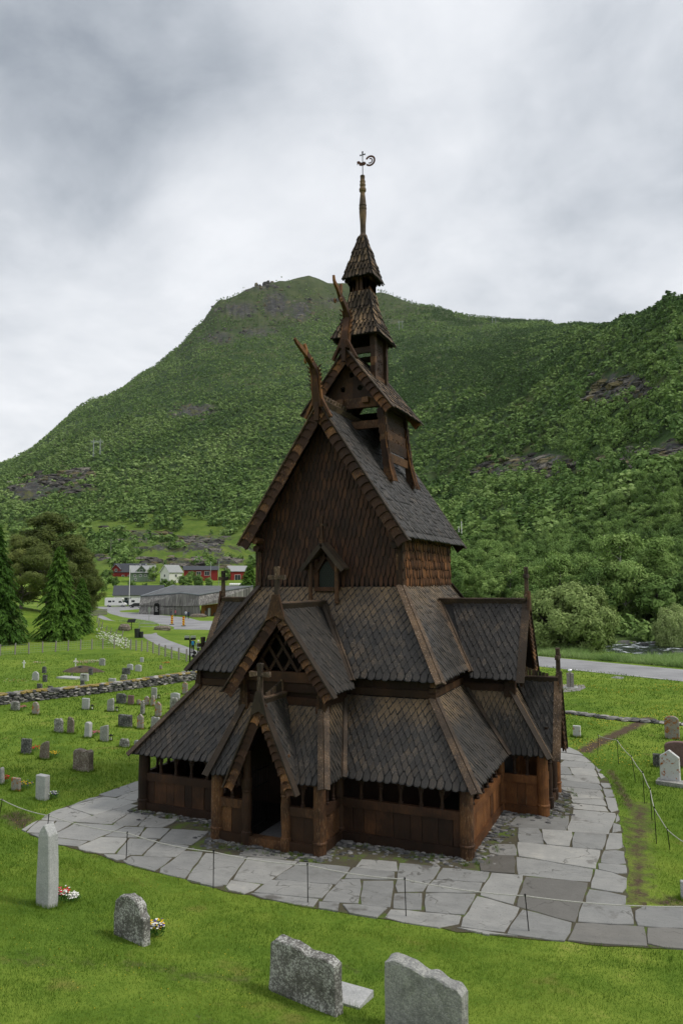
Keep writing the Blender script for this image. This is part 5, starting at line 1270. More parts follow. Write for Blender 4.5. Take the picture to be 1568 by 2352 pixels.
# ------------------------------------------------------------------ fences
def rope_fence(tops,label,hscale=1.0):
    """tops: list of (foot x, foot y, top x, top y) in photograph pixels"""
    P0=ground(tops[0][0],tops[0][1]); root=empty('rope_fence',P0,label=label,cat='rope fence'); heads=[]
    def sub(mb,nm,mt):
        mb.v=[(a-P0.x,b-P0.y,c-P0.z) for a,b,c in mb.v]; o=mb.build(nm,mt,root); fixn(o)
    for fx,fy,tx,ty in tops:
        f=ground(fx,fy); v=depth_of(f); t=Vector(at_depth(tx,ty,v)); mb=MB(); d=(t-f)
        tube(mb,[f-d*.1,t],.013,6); tube(mb,[t-d*.03,t+d*.03],.022,6); sub(mb,'post',M['iron']); heads.append(t-d*.02)
    for a,b in zip(heads[:-1],heads[1:]):
        mb=MB(); L=(b-a).length; n=14; pts=[a.lerp(b,i/n)-Vector((0,0,.035*L*4*(i/n)*(1-i/n)*.6)) for i in range(n+1)]; 
        m_=44
        P=[]; 
        for i in range(m_*3+1):
            t=i/(m_*3); k=t*n; j=min(int(k),n-1); P.append(pts[j].lerp(pts[j+1],k-j))
        tube(mb,P,[.0115+(.003 if (i%3==0) else 0) for i in range(len(P))],6); sub(mb,'rope',M['rope'])
rope_fence([(-140,1860,-128,1790),(-2,1882,6,1836),(106,1935,113,1872),(290,1978,293,1912),(490,2042,491,1955),(707,2075,706,1985),(932,2107,929,2018),(1214,2142,1205,2056),(1640,2180,1632,2080)],'long sagging white rope on thin black posts along the near edge of the flagstones')
c6=lambda x,y:(1148.3+x*.2808,1291.8+y*.2808)
R6=[((795,1568),(800,1412)),((966,1652),(952,1448)),((1105,1805),(1070,1585)),((1177,1972),(1163,1718)),((1238,2112),(1224,1855)),((1276,2302),(1256,2005)),((1385,2352),(1362,2180)),((1560,2540),(1530,2300))]
rope_fence([(*c6(*a),*c6(*b)) for a,b in R6],'tight white rope on thin black posts curving down the right of the path')
def post_fence():
    P=[(3,215),(107,206),(203,200),(298,193),(388,187),(476,181),(563,176),(641,171),(718,167),(798,163),(875,160),(911,172),(950,178),(988,183),(1028,188),(1067,198),(1109,211),(1152,222),(1197,236),(1247,244),(1300,254),(1357,268),(1420,282)]
    pts=[ground(*z3(-200,222)),ground(*z3(-98,218))]+[ground(*z3(*p)) for p in P]
    root=empty('post_fence',pts[0],label='line of short silvery wooden posts with wire mesh behind the left churchyard',cat='fence'); O=pts[0]
    for i,p in enumerate(pts):
        mb=MB(); tube(mb,[p-O-Vector((0,0,.1)),p-O+Vector((random.uniform(-.04,.04),random.uniform(-.04,.04),1.28))],.085,7,r=random.random()); fixn(mb.build('post',M['fencewood'],root))
    mb=MB()
    for a,b in zip(pts[:-1],pts[1:]):
        for z in (.15,.4,.65,.9,1.1): beam(mb,a-O+Vector((0,0,z)),b-O+Vector((0,0,z)),.012,.012)
        n=int((b-a).length/.3)
        for k in range(n): q=(a-O).lerp(b-O,k/n); beam(mb,q+Vector((0,0,.1)),q+Vector((0,0,1.1)),.008,.008,up=(0,1,0))
    mb.build('wire_mesh',M['metal'],root)
    # thin field fence on the knoll
    pts=[ground(*z2([p])[0]) for p in ((-60,590),(62,604),(135,606),(215,616),(290,628),(352,642),(430,652),(492,668))]
    O=pts[0]; root=empty('field_fence',O,label='thin wire fence running below the spruce on the grassy knoll',cat='fence')
    for p in pts: mb=MB(); tube(mb,[p-O-Vector((0,0,.1)),p-O+Vector((0,0,1.5))],.06,6,r=.8); fixn(mb.build('post',M['fencewood'],root))
    mb=MB()
    for a,b in zip(pts[:-1],pts[1:]):
        for z in (.3,.6,.9,1.2): beam(mb,a-O+Vector((0,0,z)),b-O+Vector((0,0,z)),.015,.015)
    mb.build('wire',M['metal'],root)
    a=ground(*z2([(488,668)])[0]);b=ground(*z2([(615,655)])[0]); root=empty('picket_gate',a,label='grey vertical board gate beside the knoll at the bend of the road',cat='gate')
    mb=MB(); n=22; d=(b-a)
    for k in range(n): q=d*(k/n); box(mb,q.x-.09,q.x+.09,q.y-.02,q.y+.02,q.z+.05,q.z+1.5+.05*random.random(),r=random.random())
    fixn(mb.build('board_panel',M['fencewood'],root)); mb=MB()
    for z in (.4,1.2): beam(mb,Vector((0,.05,z)),d+Vector((0,.05,z)),.05,.12)
    fixn(mb.build('rail',M['fencewood'],root))
    # old stakes leaning along the flowery bank
    pts=[ground(*z2([p])[0]) for p in ((553,700),(560,730),(575,755),(600,778),(625,792),(655,800),(690,812))]; O=pts[0]; root=empty('stake_fence',O,label='row of old leaning stakes beside the white wild flowers by the path',cat='fence')
    for p in pts: mb=MB(); tube(mb,[p-O,p-O+Vector((.3,.1,1.6))],.06,6,r=.5); fixn(mb.build('stake',M['fencewood'],root))
    mb=MB()
    for a,b in zip(pts[:-1],pts[1:]):
        for z in (.5,1.1): beam(mb,a-O+Vector((0.1,0,z)),b-O+Vector((0.1,0,z)),.03,.06)
    mb.build('rail',M['fencewood'],root)
post_fence()
# ------------------------------------------------------------------ trees
def leaf_quads(cent,rad,n,size,rng,flat=.75,hang=0):
    """n small leaf clump faces spread through ellipsoid clumps"""
    k=rng.integers(0,len(cent),n); c=cent[k]; r=rad[k]
    d=rng.normal(size=(n,3)); d/=np.linalg.norm(d,axis=1)[:,None]; rr=rng.random(n)**.45
    p=c+d*r*rr[:,None]
    C0=np.array([0,0,cent[:,2].mean()*.8]); nn=p-C0; nn/=np.linalg.norm(nn,axis=1)[:,None]+1e-9; nn=nn+d*.7+rng.normal(size=(n,3))*.45; a=np.cross(nn,rng.normal(size=(n,3))); a/=np.linalg.norm(a,axis=1)[:,None]; b=np.cross(a,nn); b/=np.linalg.norm(b,axis=1)[:,None]
    if hang: a[:,2]-=hang; a/=np.linalg.norm(a,axis=1)[:,None]
    s=size*(.6+.8*rng.random(n))[:,None]
    V=np.stack([p-a*s,p+b*s*.5*flat,p+a*s,p-b*s*.5*flat],1).reshape(-1,3)
    F=np.arange(n*4).reshape(-1,4)
    return V,F,k
def make_tree(kind,h,seed,nleaf,parent_name,leafsize=None):
    """returns (empty, [trunk, crown])"""
    rng=np.random.default_rng(seed); rr=random.Random(seed); root=bpy.data.objects.new(parent_name,None); C.objects.link(root); mb=MB(); tips=[]
    if kind in('birch','round','bush'):
        nst={'birch':1,'round':1,'bush':7}[kind]; 
        for s_ in range(nst):
            ang=rr.uniform(0,6.28); lean=rr.uniform(.02,.10) if kind!='bush' else rr.uniform(.3,.75); top=Vector((math.cos(ang)*lean*h,math.sin(ang)*lean*h,h*(.93 if kind!='bush' else rr.uniform(.55,.8))))
            pts=[top*(i/8)+Vector((rr.uniform(-.02,.02)*h,rr.uniform(-.02,.02)*h,0))*(i>0) for i in range(9)]; rad=[h*.018*(1-.85*i/8)+.02 for i in range(9)]; tube(mb,pts,rad,7,r=rr.random())
            nb=16 if kind!='bush' else 5
            for b in range(nb):
                t=rr.uniform(.10,.95); k=t*8; j=min(int(k),7); p=pts[j].lerp(pts[j+1],k-j); a=rr.uniform(0,6.28)
                spread={'birch':.24,'round':.33,'bush':.34}[kind]; L=h*spread*(1-abs(t-.42)*1.05)*rr.uniform(.75,1.2)+.05*h; up=rr.uniform(.2,.8)
                q=p+Vector((math.cos(a)*L,math.sin(a)*L,L*up)); m_=p.lerp(q,.5)+Vector((0,0,L*.12)); tube(mb,[p,m_,q],[h*.007*(1.2-t)+.01,h*.004+.006,.01],5,r=rr.random()); tips+= [(q,L),(m_,L*.9)]
            tips.append((top,h*.12))
        env={'birch':(.21,.44,.52,34),'round':(.33,.38,.56,36),'bush':(.62,.50,.42,150)}[kind]
        for _ in range(env[3]):
            d=Vector((rr.gauss(0,1),rr.gauss(0,1),rr.gauss(0,1))).normalized()*rr.uniform(.55 if kind!='bush' else .8,1.0); e=1-.45*max(0,d.z) if kind=='birch' else 1
            tips.append((Vector((d.x*env[0]*h*e,d.y*env[0]*h*e,max(.08*h,env[2]*h+d.z*env[1]*h))),h*(.2 if kind!='bush' else .30)))
        cent=np.array([t[0][:] for t in tips]); R=np.array([[max(.09*h,t[1]*.42)]*2+[max(.08*h,t[1]*.42)] for t in tips])*rng.uniform(.7,1.25,(len(tips),1))
        if kind=='bush': R*=1.0
        V,F,k=leaf_quads(cent,R,nleaf,leafsize or h*.030,rng,hang=.5 if kind=='birch' else 0)
        cr=rng.random(len(tips)); top=(V.reshape(-1,4,3).mean(1)[:,2]/h)
        rnd=np.clip(cr[k]*(.55 if kind!='bush' else .22)+rng.random(len(k))*(.45 if kind!='bush' else .78),0,1)
    elif kind=='spruce':
        tube(mb,[(0,0,0),(0,0,h*.5),(0,0,h)],[h*.022,h*.014,.02],7); Vs=[];Rn=[]
        nt=int(h*2.6)
        for i in range(nt):
            z=h*(.05+.94*(i/nt)); L=h*.30*(1-(z/h))**.85+.12; nb=15
            for b in range(nb):
                a=rr.uniform(0,6.28); l=L*rr.uniform(.55,1.22); dr=-l*.30
                # a drooping bough: spine with hanging twigs
                m=max(8,int(nleaf/(nt*nb))); t=rng.random(m)**.7; up=.28*l*np.sin(t*3.0)
                x=np.cos(a)*l*t; y=np.sin(a)*l*t; zz=z+dr*t**1.3+up*.6
                w=(rng.random(m)-.5)*l*.38*(1-t*.6); px_=x-np.sin(a)*w; py_=y+np.cos(a)*w
                p=np.stack([px_,py_,zz-abs(w)*.2],1); d=np.stack([np.cos(a)*np.ones(m)*.7-np.sin(a)*np.sign(w)*.7,np.sin(a)*np.ones(m)*.7+np.cos(a)*np.sign(w)*.7,-.45-rng.random(m)*.6],1)
                s=(leafsize or .17)*(.7+.6*rng.random(m))[:,None]; n_=rng.normal(size=(m,3))*.5+np.array([0,0,1.]); b_=np.cross(d,n_); b_/=np.linalg.norm(b_,axis=1)[:,None]
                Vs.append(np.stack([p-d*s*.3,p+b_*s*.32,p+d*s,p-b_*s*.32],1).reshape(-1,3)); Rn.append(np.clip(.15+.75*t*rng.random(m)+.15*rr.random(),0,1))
        V=np.concatenate(Vs); F=np.arange(len(V)).reshape(-1,4); rnd=np.concatenate(Rn)
    else: # pine: bare lower trunk, layered flat clumps
        top=Vector((rr.uniform(-.05,.05)*h,rr.uniform(-.05,.05)*h,h)); pts=[top*(i/8)+Vector((rr.uniform(-.02,.02)*h,rr.uniform(-.02,.02)*h,0)) for i in range(9)]; tube(mb,pts,[h*.024*(1-.8*i/8) for i in range(9)],7); tips=[]
        for b in range(44):
            t=rr.uniform(.10,.98); k=t*8;j=min(int(k),7);p=pts[j].lerp(pts[j+1],k-j);a=rr.uniform(0,6.28); L=h*.30*min(1,(1.25-t))*rr.uniform(.6,1.15)+.05*h; q=p+Vector((math.cos(a)*L,math.sin(a)*L,L*rr.uniform(.1,.6))); tube(mb,[p,p.lerp(q,.5)+Vector((0,0,-.05*L)),q],[h*.008,h*.005,.01],5); tips+=[(q,L),(p.lerp(q,.65),L)]
        cent=np.array([t[0][:] for t in tips]); R=np.array([[.085*h]*2+[.055*h] for t in tips])*rng.uniform(.8,1.3,(len(tips),1)); V,F,k=leaf_quads(cent,R,nleaf,leafsize or h*.022,rng,flat=.5); rnd=np.clip(rng.random(len(tips))[k]*.5+rng.random(len(k))*.5,0,1)
    bark=M['birchbark'] if kind=='birch' else M['bark']; tr=mb.build('trunk',bark,root); fixn(tr)
    lm={'birch':'birch','round':'birch','bush':'willow','spruce':'spruce','pine':'pine'}[kind]
    cr=np_mesh('crown',V,F,M[lm],rnd,parent=root); return root,[tr,cr]
def inst(proto,loc,rz,sc,**k):
    r=proto[0].copy(); C.objects.link(r); r.location=loc; r.rotation_euler=(0,0,rz); r.scale=sc if isinstance(sc,tuple) else (sc,)*3
    for c in proto[1]:
        d=c.copy(); C.objects.link(d); d.parent=r
    for key in ('label','category','group'):
        if key in r: del r[key]
    tag(r,**k); return r
def first_or_inst(pr,loc,rz,sc,**k):
    if not pr[2][0]:
        pr[2][0]=True; r=pr[0]; r.location=loc; r.rotation_euler=(0,0,rz); r.scale=sc if isinstance(sc,tuple) else (sc,)*3; return tag(r,**k)
    return inst(pr,loc,rz,sc,**k)
def proto(kind,h,seed,n,name,ls=None): a,b=make_tree(kind,h,seed,n,name,ls); return [a,b,[False]]
def base(px,py,v):
    p=at_depth(px,py,v); return Vector((p[0],p[1],Hs(p[0],p[1])-.15))
# single trees on the left
P_SP=proto('spruce',15,21,46000,'spruce_tree',.30)
first_or_inst(P_SP,base(135,1390,105),.3,(.84,.84,.92),label='big bright green spruce standing at the left on the grassy knoll',cat='tree')
inst(P_SP,base(-12,1375,98),2.2,(.98,.98,1.12),label='tall dark spruce cut off by the left edge of the picture',cat='tree')
inst(P_SP,base(188,1392,112),4.2,(.55,.55,.58),label='smaller spruce leaning against the right side of the big bright green one',cat='tree')
P_PN=proto('pine',16,5,34000,'pine_tree',.25)
first_or_inst(P_PN,base(105,1380,128),.0,(1.25,1.25,1.02),label='broad brownish pine rising behind the big bright green spruce',cat='tree')
inst(P_PN,base(196,1395,140),1.9,(.55,.55,.74),label='brownish pine at the right of the spruce, next to the camper van',cat='tree')
inst(P_PN,base(165,1390,135),3.3,(.8,.8,.88),label='brownish pine between the broad pine and the camper van pine',cat='tree')
inst(P_PN,base(50,1380,125),4.4,(.75,.75,.75),label='brownish pine between the edge spruce and the broad pine',cat='tree')
P_RD=proto('round',10,31,10000,'deciduous_tree',.32)
P_RD2=proto('round',9,33,9000,'deciduous_tree',.30)
P_BI=[proto('birch',13,40+i,11000,'birch_tree',.27) for i in range(3)]
P_SH=proto('round',5,51,3000,'shrub',.26)
first_or_inst(P_RD,base(427,1336,300),0,(.85,.85,.72),label='round green tree in front of the white cottage',cat='tree')
inst(P_SP,base(573,1345,250),1,(1.25,1.25,.95),label='tall spruce beside the red barn, just left of the church',cat='tree')
first_or_inst(P_SH,base(395,1346,300),0,1.0,label='olive shrub in the yellow field above the timber building',cat='shrub')
for px,py,v,s,lab in ((245,1345,330,1.6,'leafy bush left of the red farmhouse'),(352,1334,372,1.5,'leafy tree right behind the green house'),(520,1336,360,1.3,'leafy bush left of the red barn'),(440,1334,345,1.2,'dark bush in front of the modern red house'),(455,1338,310,1.3,'dark green shrubs right of the round green tree'),(480,1339,315,1.0,'dark green shrub left of the red barn field'),(585,1350,250,1.5,'light green shrub against the church side'),(235,1352,300,1.3,'green bush behind the grey roofed white house, left end'),(304,1352,300,1.0,'green bush between the green house and the grey roof'),(376,1352,300,1.1,'green bush right behind the grey roofed white house'),(334,1352,300,.8,'small green bush in the middle behind the grey roof'),(265,1345,330,1.0,'green bush beside the red farmhouse'),(395,1330,375,1.0,'green bush between the green house and white cottage'),(40,1375,100,.8,'pale green shrub at the left under the edge spruce'),(20,1392,108,.6,'low pale shrub under the left spruces')): inst(P_SH,base(px,py,v),px,s,label=lab,cat='shrub')
# right bank
P_BU=proto('bush',6.5,61,52000,'willow_bush',.17)
first_or_inst(P_BU,base(1306,1478,86),0,(1.3,1.3,1.28),label='big round grey green willow bush between the road and the river',cat='bush')
inst(P_BU,base(1235,1440,96),2,(.75,.75,.85),label='smaller willow bush behind the left side of the big round one',cat='bush')
inst(P_BU,base(1560,1478,96),3,(.75,.75,1.0),label='leafy bush on the river bank at the right edge',cat='bush')
for pr in (P_RD2,*P_BI): pass
def is_rock(px,py):
    return max(s*math.exp(-(((px-cx)/a)**2+((py-cy)/b)**2)) for cx,cy,a,b,s in ROCKS)
def near_trees():
    rr=random.Random(77); pts=[]; labs={'birch_tree':('tall green birch in the wood on the slope behind the road and river','birches in the wood behind the road'),'deciduous_tree':('dense round green tree in the wood on the slope behind the road and river','round trees in the wood behind the road')}
    n=0
    tries=0
    while n<278 and tries<9000:
        tries+=1
        px=rr.uniform(985,1640); v=110+ (260-110)*rr.random()**1.15
        if px<1180: v=120+rr.random()*200
        x,y=CAM[0]+v*((px-784)/FPX*RH[0]+FH[0]),CAM[1]+v*((px-784)/FPX*RH[1]+FH[1]); z=Hs(x,y)
        sy=1176-FPX*math.tan(math.atan((z-CAM[2])/v)-PITCH)
        if is_rock(px,sy)>.55: continue
        if 1385<px<1500 and v<122: continue
        md=3.9 if v<170 else 5.4
        if any((a-x)**2+(b-y)**2<md*md for a,b in pts): continue
        pts.append((x,y)); k=rr.random()
        if k<.55: pr=P_BI[rr.randrange(3)];s=rr.uniform(.60,.95)
        elif k<.8: pr=P_RD2;s=rr.uniform(.7,1.15)
        else: pr=P_RD;s=rr.uniform(.55,.95)
        l=labs[pr[0].name.split('.')[0]]; first_or_inst(pr,(x,y,z-.3),rr.uniform(0,6.28),(s*rr.uniform(.85,1.1),s*rr.uniform(.85,1.1),s*rr.uniform(.9,1.1)),label=l[0],cat='tree',group=l[1]); n+=1
    return pts
NT=near_trees()
# riverside shade trees with explicit spots
for px,py,v,s,lab in ((1440,1452,116,1.15,'large dark leafy tree overhanging the river'),(1372,1440,114,.75,'slender pale tree between the willow bush and the river'),(1520,1455,118,1.1,'tall leafy tree on the far bank near the right edge')):
    inst(P_BI[0],base(px,py,v),px,s,label=lab,cat='tree')
def lod_template(n,seed,conifer=False):
    rng=np.random.default_rng(seed); d=rng.normal(size=(n,3)); d/=np.linalg.norm(d,axis=1)[:,None]
    if conifer: z=rng.random(n)**1.0; r=.30*(1-z)+.05; a=rng.random(n)*6.28; p=np.stack([np.cos(a)*r,np.sin(a)*r,z],1)
    else:
        nc=max(4,n//12); c=rng.normal(size=(nc,3))*np.array([.17,.17,.17])+np.array([0,0,.58]); k=rng.integers(0,nc,n); p=c[k]+d*np.array([.19,.19,.17]); p[:,2]=np.clip(p[:,2],.08,1.1)
    nn=p-np.array([0,0,.42]); nn/=np.linalg.norm(nn,axis=1)[:,None]; nn=nn+rng.normal(size=(n,3))*.38; a=np.cross(nn,rng.normal(size=(n,3))); a/=np.linalg.norm(a,axis=1)[:,None]; b=np.cross(a,nn); b/=np.linalg.norm(b,axis=1)[:,None]
    s={True:.10,False:.13}[conifer]*(1.9 if n<30 else (1.35 if n<60 else .85)); s=s*(.7+.6*rng.random(n))[:,None]
    return np.stack([p-a*s,p+b*s*.8,p+a*s,p-b*s*.8],1)
def forest():
    rng=np.random.default_rng(123); Vs=[];Rs=[]
    bands=[(96,170,5.5,180),(170,320,5.6,150),(320,560,6.2,64),(560,950,6.6,30),(950,1600,7.6,15),(1600,2700,9.0,9)]
    for v0,v1,sp,nq in bands:
        n=int((v1**2-v0**2)*.5*(1900/FPX)/(sp*sp)*1.15); px=rng.uniform(-130,1700,n); v=np.sqrt(rng.uniform(v0*v0,v1*v1,n))
        u=(px-784)/FPX*v; x=CAM[0]+u*RH[0]+v*FH[0]; y=CAM[1]+u*RH[1]+v*FH[1]; z=H(x,y); sy=1176-FPX*np.tan(np.arctan((z-CAM[2])/v)-PITCH)
        keep=np.ones(n,bool)
        # wood only on slopes; left valley stays open
        keep&=~((v<440)&(px<900)&(z<13)); keep&=~((v<440)&(px<640)&(rng.random(n)<.55)); keep&=~((v<150)&(px<985)); keep&=~((px<640)&(v<700)&(fbm(x/40.,y/40.,3)<.42)); keep&=~((px<610)&(sy>1195)&(sy<1345)&(fbm(x/22.+3,y/22.,3)<np.interp(sy,[1195,1235],[.45,.57])))
        keep&=~((v<325)&(px>985)&(v<(260 if True else 0)))
        rk=np.zeros(n)
        for cx,cy,a,b,s in ROCKS: rk=np.maximum(rk,s*np.exp(-(((px-cx)/a)**2+((sy-cy)/b)**2)**1.8))
        rk=rk+(fbm(x/25.,y/25.,4)-.5)*1.6*(rk>.1)
        keep&=~(rng.random(n)<np.clip((rk-.45)*3.0,0,.95))
        # tree line near the summit thins out
        keep&=~((v>1500)&(z>850)&(rng.random(n)<np.clip((z-850)/230,0,.975)))
        keep&=(fbm(x/35.+7,y/35.,3)>.20)
        x,y,z,v,px=x[keep],y[keep],z[keep],v[keep],px[keep]; m=len(x)
        patch=fbm(x/130.+30,y/130.,3); sy=1176-FPX*np.tan(np.arctan((z-CAM[2])/v)-PITCH); con=(patch>.58)&(px>820)&(v>500)|(rng.random(m)<.05)|((px>870)&(px<1230)&(sy>775)&(sy<905)&(rng.random(m)<1.6*(fbm(x/60.,y/60.,3)-.15)))|((px>1380)&(sy<765)&(rng.random(m)<.65))
        h=np.where(con,rng.uniform(8,13,m),rng.uniform(5.5,10.0,m))*np.interp(v,[100,600,1200,2500],[1.0,.85,.78,.78])*(.8+.4*fbm(x/50.,y/50.+3,2))
        for cn in (False,True):
            T=[lod_template(nq,s,cn) for s in range(5)]; idx=np.where(con==cn)[0]; k=rng.integers(0,5,len(idx))
            for t in range(5):
                ii=idx[k==t]
                if len(ii)==0: continue
                a=rng.random(len(ii))*6.28; ca,sa=np.cos(a),np.sin(a); q=T[t].reshape(-1,3)
                w=h[ii]*rng.uniform(.85,1.35,len(ii))
                X=(q[None,:,0]*ca[:,None]-q[None,:,1]*sa[:,None])*w[:,None]+x[ii][:,None]; Y=(q[None,:,0]*sa[:,None]+q[None,:,1]*ca[:,None])*w[:,None]+y[ii][:,None]; Z=q[None,:,2]*h[ii][:,None]+z[ii][:,None]-.3
                Vs.append(np.stack([X,Y,Z],-1).reshape(-1,3)); 
                base_=np.where(cn,.04+.16*rng.random(len(ii)),.24+.74*np.clip(.62*rng.random(len(ii))+1.3*(patch[ii]-.38),0,1)); r=np.clip(base_[:,None]+rng.normal(size=(len(ii),q.shape[0]//4))*.06,0,1)
                if cn: r=np.minimum(r,.18)
                Rs.append(r.ravel())
    # low undergrowth beneath the near wood
    n=5200; px=rng.uniform(960,1680,n); v=np.sqrt(rng.uniform(103.**2,300.**2,n)); u=(px-784)/FPX*v; v=np.where(px<1150,v+18,v); x=CAM[0]+u*RH[0]+v*FH[0]; y=CAM[1]+u*RH[1]+v*FH[1]; z=H(x,y); T=[lod_template(60,s+50) for s in range(4)]
    for i in range(n):
        q=T[i%4].reshape(-1,3)*np.array([3.2,3.2,2.6])*rng.uniform(.6,1.4); Vs.append(q+np.array([x[i],y[i],z[i]-.5])); Rs.append(np.clip(rng.uniform(.35,.8)+rng.normal(size=60)*.08,0,1))
    V=np.concatenate(Vs); F=np.arange(len(V)).reshape(-1,4); print('forest faces',len(F)); o=np_mesh('forest',V,F,M['forest'],np.concatenate(Rs)); tag(o,'green birch and pine wood covering the mountain and hillsides',None,kind='stuff')
forest()
# ------------------------------------------------------------------ grass blades
def blades(name,n,region,hh,ww,label,mt,dens=None,seed=5,tuft=1):
    rng=np.random.default_rng(seed); u0,u1,v0,v1=region
    # uniform on screen-ish: log depth
    v=v0*(v1/v0)**rng.random(n); px=rng.uniform(u0,u1,n); u=(px-784)/FPX*v
    x=CAM[0]+u*RH[0]+v*FH[0]; y=CAM[1]+u*RH[1]+v*FH[1]; k=~inpoly(x,y,PATH)&~((x>-A1-2)&(x<A1+2)&(y>-2)&(y<YB+1))
    if dens is not None: k&=dens(x,y,px,v,rng)
    x,y,v=x[k],y[k],v[k]; z=H(x,y); n=len(x); a=rng.random(n)*6.28; s=np.clip(v/16,.8,4); h=hh*(.4+rng.random(n)**1.5*1.2)*np.clip(s,.8,2.0)*(.35+1.3*fbm(x*.9,y*.9,3)); w=ww*s*(.7+.6*rng.random(n)); lx=rng.normal(size=n)*.5*h; ly=rng.normal(size=n)*.5*h
    c,sn=np.cos(a)*w/2,np.sin(a)*w/2
    V=np.stack([np.stack([x-c,y-sn,z-.01],1),np.stack([x+c,y+sn,z-.01],1),np.stack([x+lx,y+ly,z+h],1)],1).reshape(-1,3); F=np.arange(n*3).reshape(-1,3)
    pat=fbm(x*.35,y*.35,4); dry=np.clip((fbm(x*.55+40,y*.55,4)-.56)*4,0,1)*(v<30); r=np.clip(.10+1.15*(pat-.25)+.55*(fbm(x*2.2,y*2.2,3)-.5)+rng.normal(size=n)*.13+(rng.random(n)<.03)*.35+dry*.5*rng.random(n),0,1); o=np_mesh(name,V,F,M[mt],r); tag(o,label,None,kind='stuff')
dirty=lambda x,y,px,v,rng: ~((px>600)&(np.abs(v-np.interp(px,[500,620,900,1225,1568,1700,2600],[119,112,92,75,63,59.5,44]))<4.3))&~inpoly(x,y,ROADP)&(rng.random(len(x))>np.maximum(px_dist(x,y,[(1470,1850),(1462,1950),(1465,2060),(1440,2085)],.9),px_dist(x,y,[(1340,1725),(1385,1700),(1440,1675),(1490,1650)],.8))*1.3)
blades('grass',560000,(-500,2250,8.5,34),.050,.011,'short mown green grass of the churchyard','grassblade',dirty)
blades('grass',130000,(-300,2000,34,85),.05,.016,'short grass further back in the churchyard','grassblade',dirty,seed=6)
def roadv(px): return np.interp(px,[500,620,900,1225,1568,1700,2600],[119,112,92,75,63,59.5,44])
def bank(x,y,px,v,rng):
    u,vv=uv(x,y); return (vv>roadv(px)+4.6)&(vv<np.where(px>1340,76.5,86.5)-.10*(u-30))&(px>1170)&(rng.random(len(x))<1-.0*px)
blades('tall_grass',160000,(1180,1640,62,98),.26,.022,'tall pale green grass on the bank between road and river','tallgrass',bank,seed=7)
blades('tall_grass',26000,(250,375,96,150),.20,.02,'tall grass island between the path and the road','tallgrass',lambda x,y,px,v,rng: inpoly(px,1176-FPX*np.tan(np.arctan((-8.31)/v)-PITCH),z2([(640,665),(760,672),(850,688),(900,707),(880,714),(800,710),(700,695),(640,680)])),seed=8)
def wildflowers(px0,px1,v0,v1,n,c,label,seed,hh=.12,cond=None,sz=.03,nm='wildflowers'):
    rng=np.random.default_rng(seed); v=rng.uniform(v0,v1,n); px=rng.uniform(px0,px1,n); u=(px-784)/FPX*v; x=CAM[0]+u*RH[0]+v*FH[0]; y=CAM[1]+u*RH[1]+v*FH[1]
    k=~inpoly(x,y,PATH)&(fbm(x*.25+9,y*.25,3)>.47); 
    if cond is not None: k&=cond(x,y,px,v)
    x,y,v=x[k],y[k],v[k]; z=H(x,y)+hh*rng.random(len(x)); s=sz*np.clip(v/30,.6,3); n=len(x)
    V=np.stack([np.stack([x-s,y,z],1),np.stack([x,y-s,z+s*.4],1),np.stack([x+s,y,z],1),np.stack([x,y+s,z+s*.4],1)],1).reshape(-1,3); o=np_mesh(nm,V,np.arange(n*4).reshape(-1,4),M[c],np.zeros(n)); tag(o,label,None,kind='stuff')
def tufts(name,pts,n,hh,label,seed):
    rng=np.random.default_rng(seed); P=[]
    for (cx,cy,rx,ry) in pts:
        k=int(n*(.5+rng.random())); 
        if rx>0: a=rng.uniform(0,6.28,k); q=rng.uniform(.92,1.35,k); x=cx+np.cos(a)*rx*q; y=cy+np.sin(a)*ry*q
        else: x=cx+rng.normal(size=k)*.05; y=cy+rng.normal(size=k)*.05
        P.append(np.stack([x,y],1))
    P=np.concatenate(P); x,y=P[:,0],P[:,1]; z=H(x,y); m=len(x); a=rng.random(m)*6.28; h=hh*(.3+rng.random(m)); w=.010*np.clip(depth_v(x,y)/16,.8,3); lx=rng.normal(size=m)*.35*h; ly=rng.normal(size=m)*.35*h; c,sn=np.cos(a)*w/2,np.sin(a)*w/2
    V=np.stack([np.stack([x-c,y-sn,z-.01],1),np.stack([x+c,y+sn,z-.01],1),np.stack([x+lx,y+ly,z+h],1)],1).reshape(-1,3); o=np_mesh(name,V,np.arange(m*3).reshape(-1,3),M['grassblade'],np.clip(rng.normal(size=m)*.2+.45,0,1)); tag(o,label,None,kind='stuff')
def depth_v(x,y): return uv(x,y)[1]
tufts('grass',[(p.x,p.y,W*.56+.03,t*.6+.06) for p,W,t in FEET if depth_of(p)<60],260,.13,'longer grass left unmown round the feet of the gravestones',21)
_rr=random.Random(3); _w=[]
for _ in range(170):
    a_=_rr.uniform(-6.2,8.2); b_=_rr.choice([-.35,-.6,-1.9,-2.2,-.9]); 
    if abs(a_)<2.3: b_-=1.5
    if _rr.random()<.4: a_,b_=7.0+_rr.uniform(-.4,2.0),_rr.uniform(-1,9)
    if .12<rects_dist(a_,b_)<.8 and inpoly(np.array([a_]),np.array([b_]),PATH)[0]: _w.append((a_,b_,0,0))
tufts('weeds',_w,26,.14,'green weeds sprouting between the rubble and flagstones by the church',22)
wildflowers(1240,1600,33,58,2200,'yellow_petal','yellow dandelions scattered over the lawn right of the church',1,.06,sz=.022)
wildflowers(-20,700,20,45,700,'yellow_petal','tiny yellow buttercups in the left churchyard grass',2,.08,sz=.016)
wildflowers(0,600,13,18,120,'yellow_petal','tiny yellow buttercups in the foreground grass',3,.06,sz=.014)
wildflowers(225,305,88,112,900,'white_petal','froth of white cow parsley along the stake fence',4,1.1,sz=.05,cond=lambda x,y,px,v: np.abs(px-(225+ (112-v)*3.1))<18)
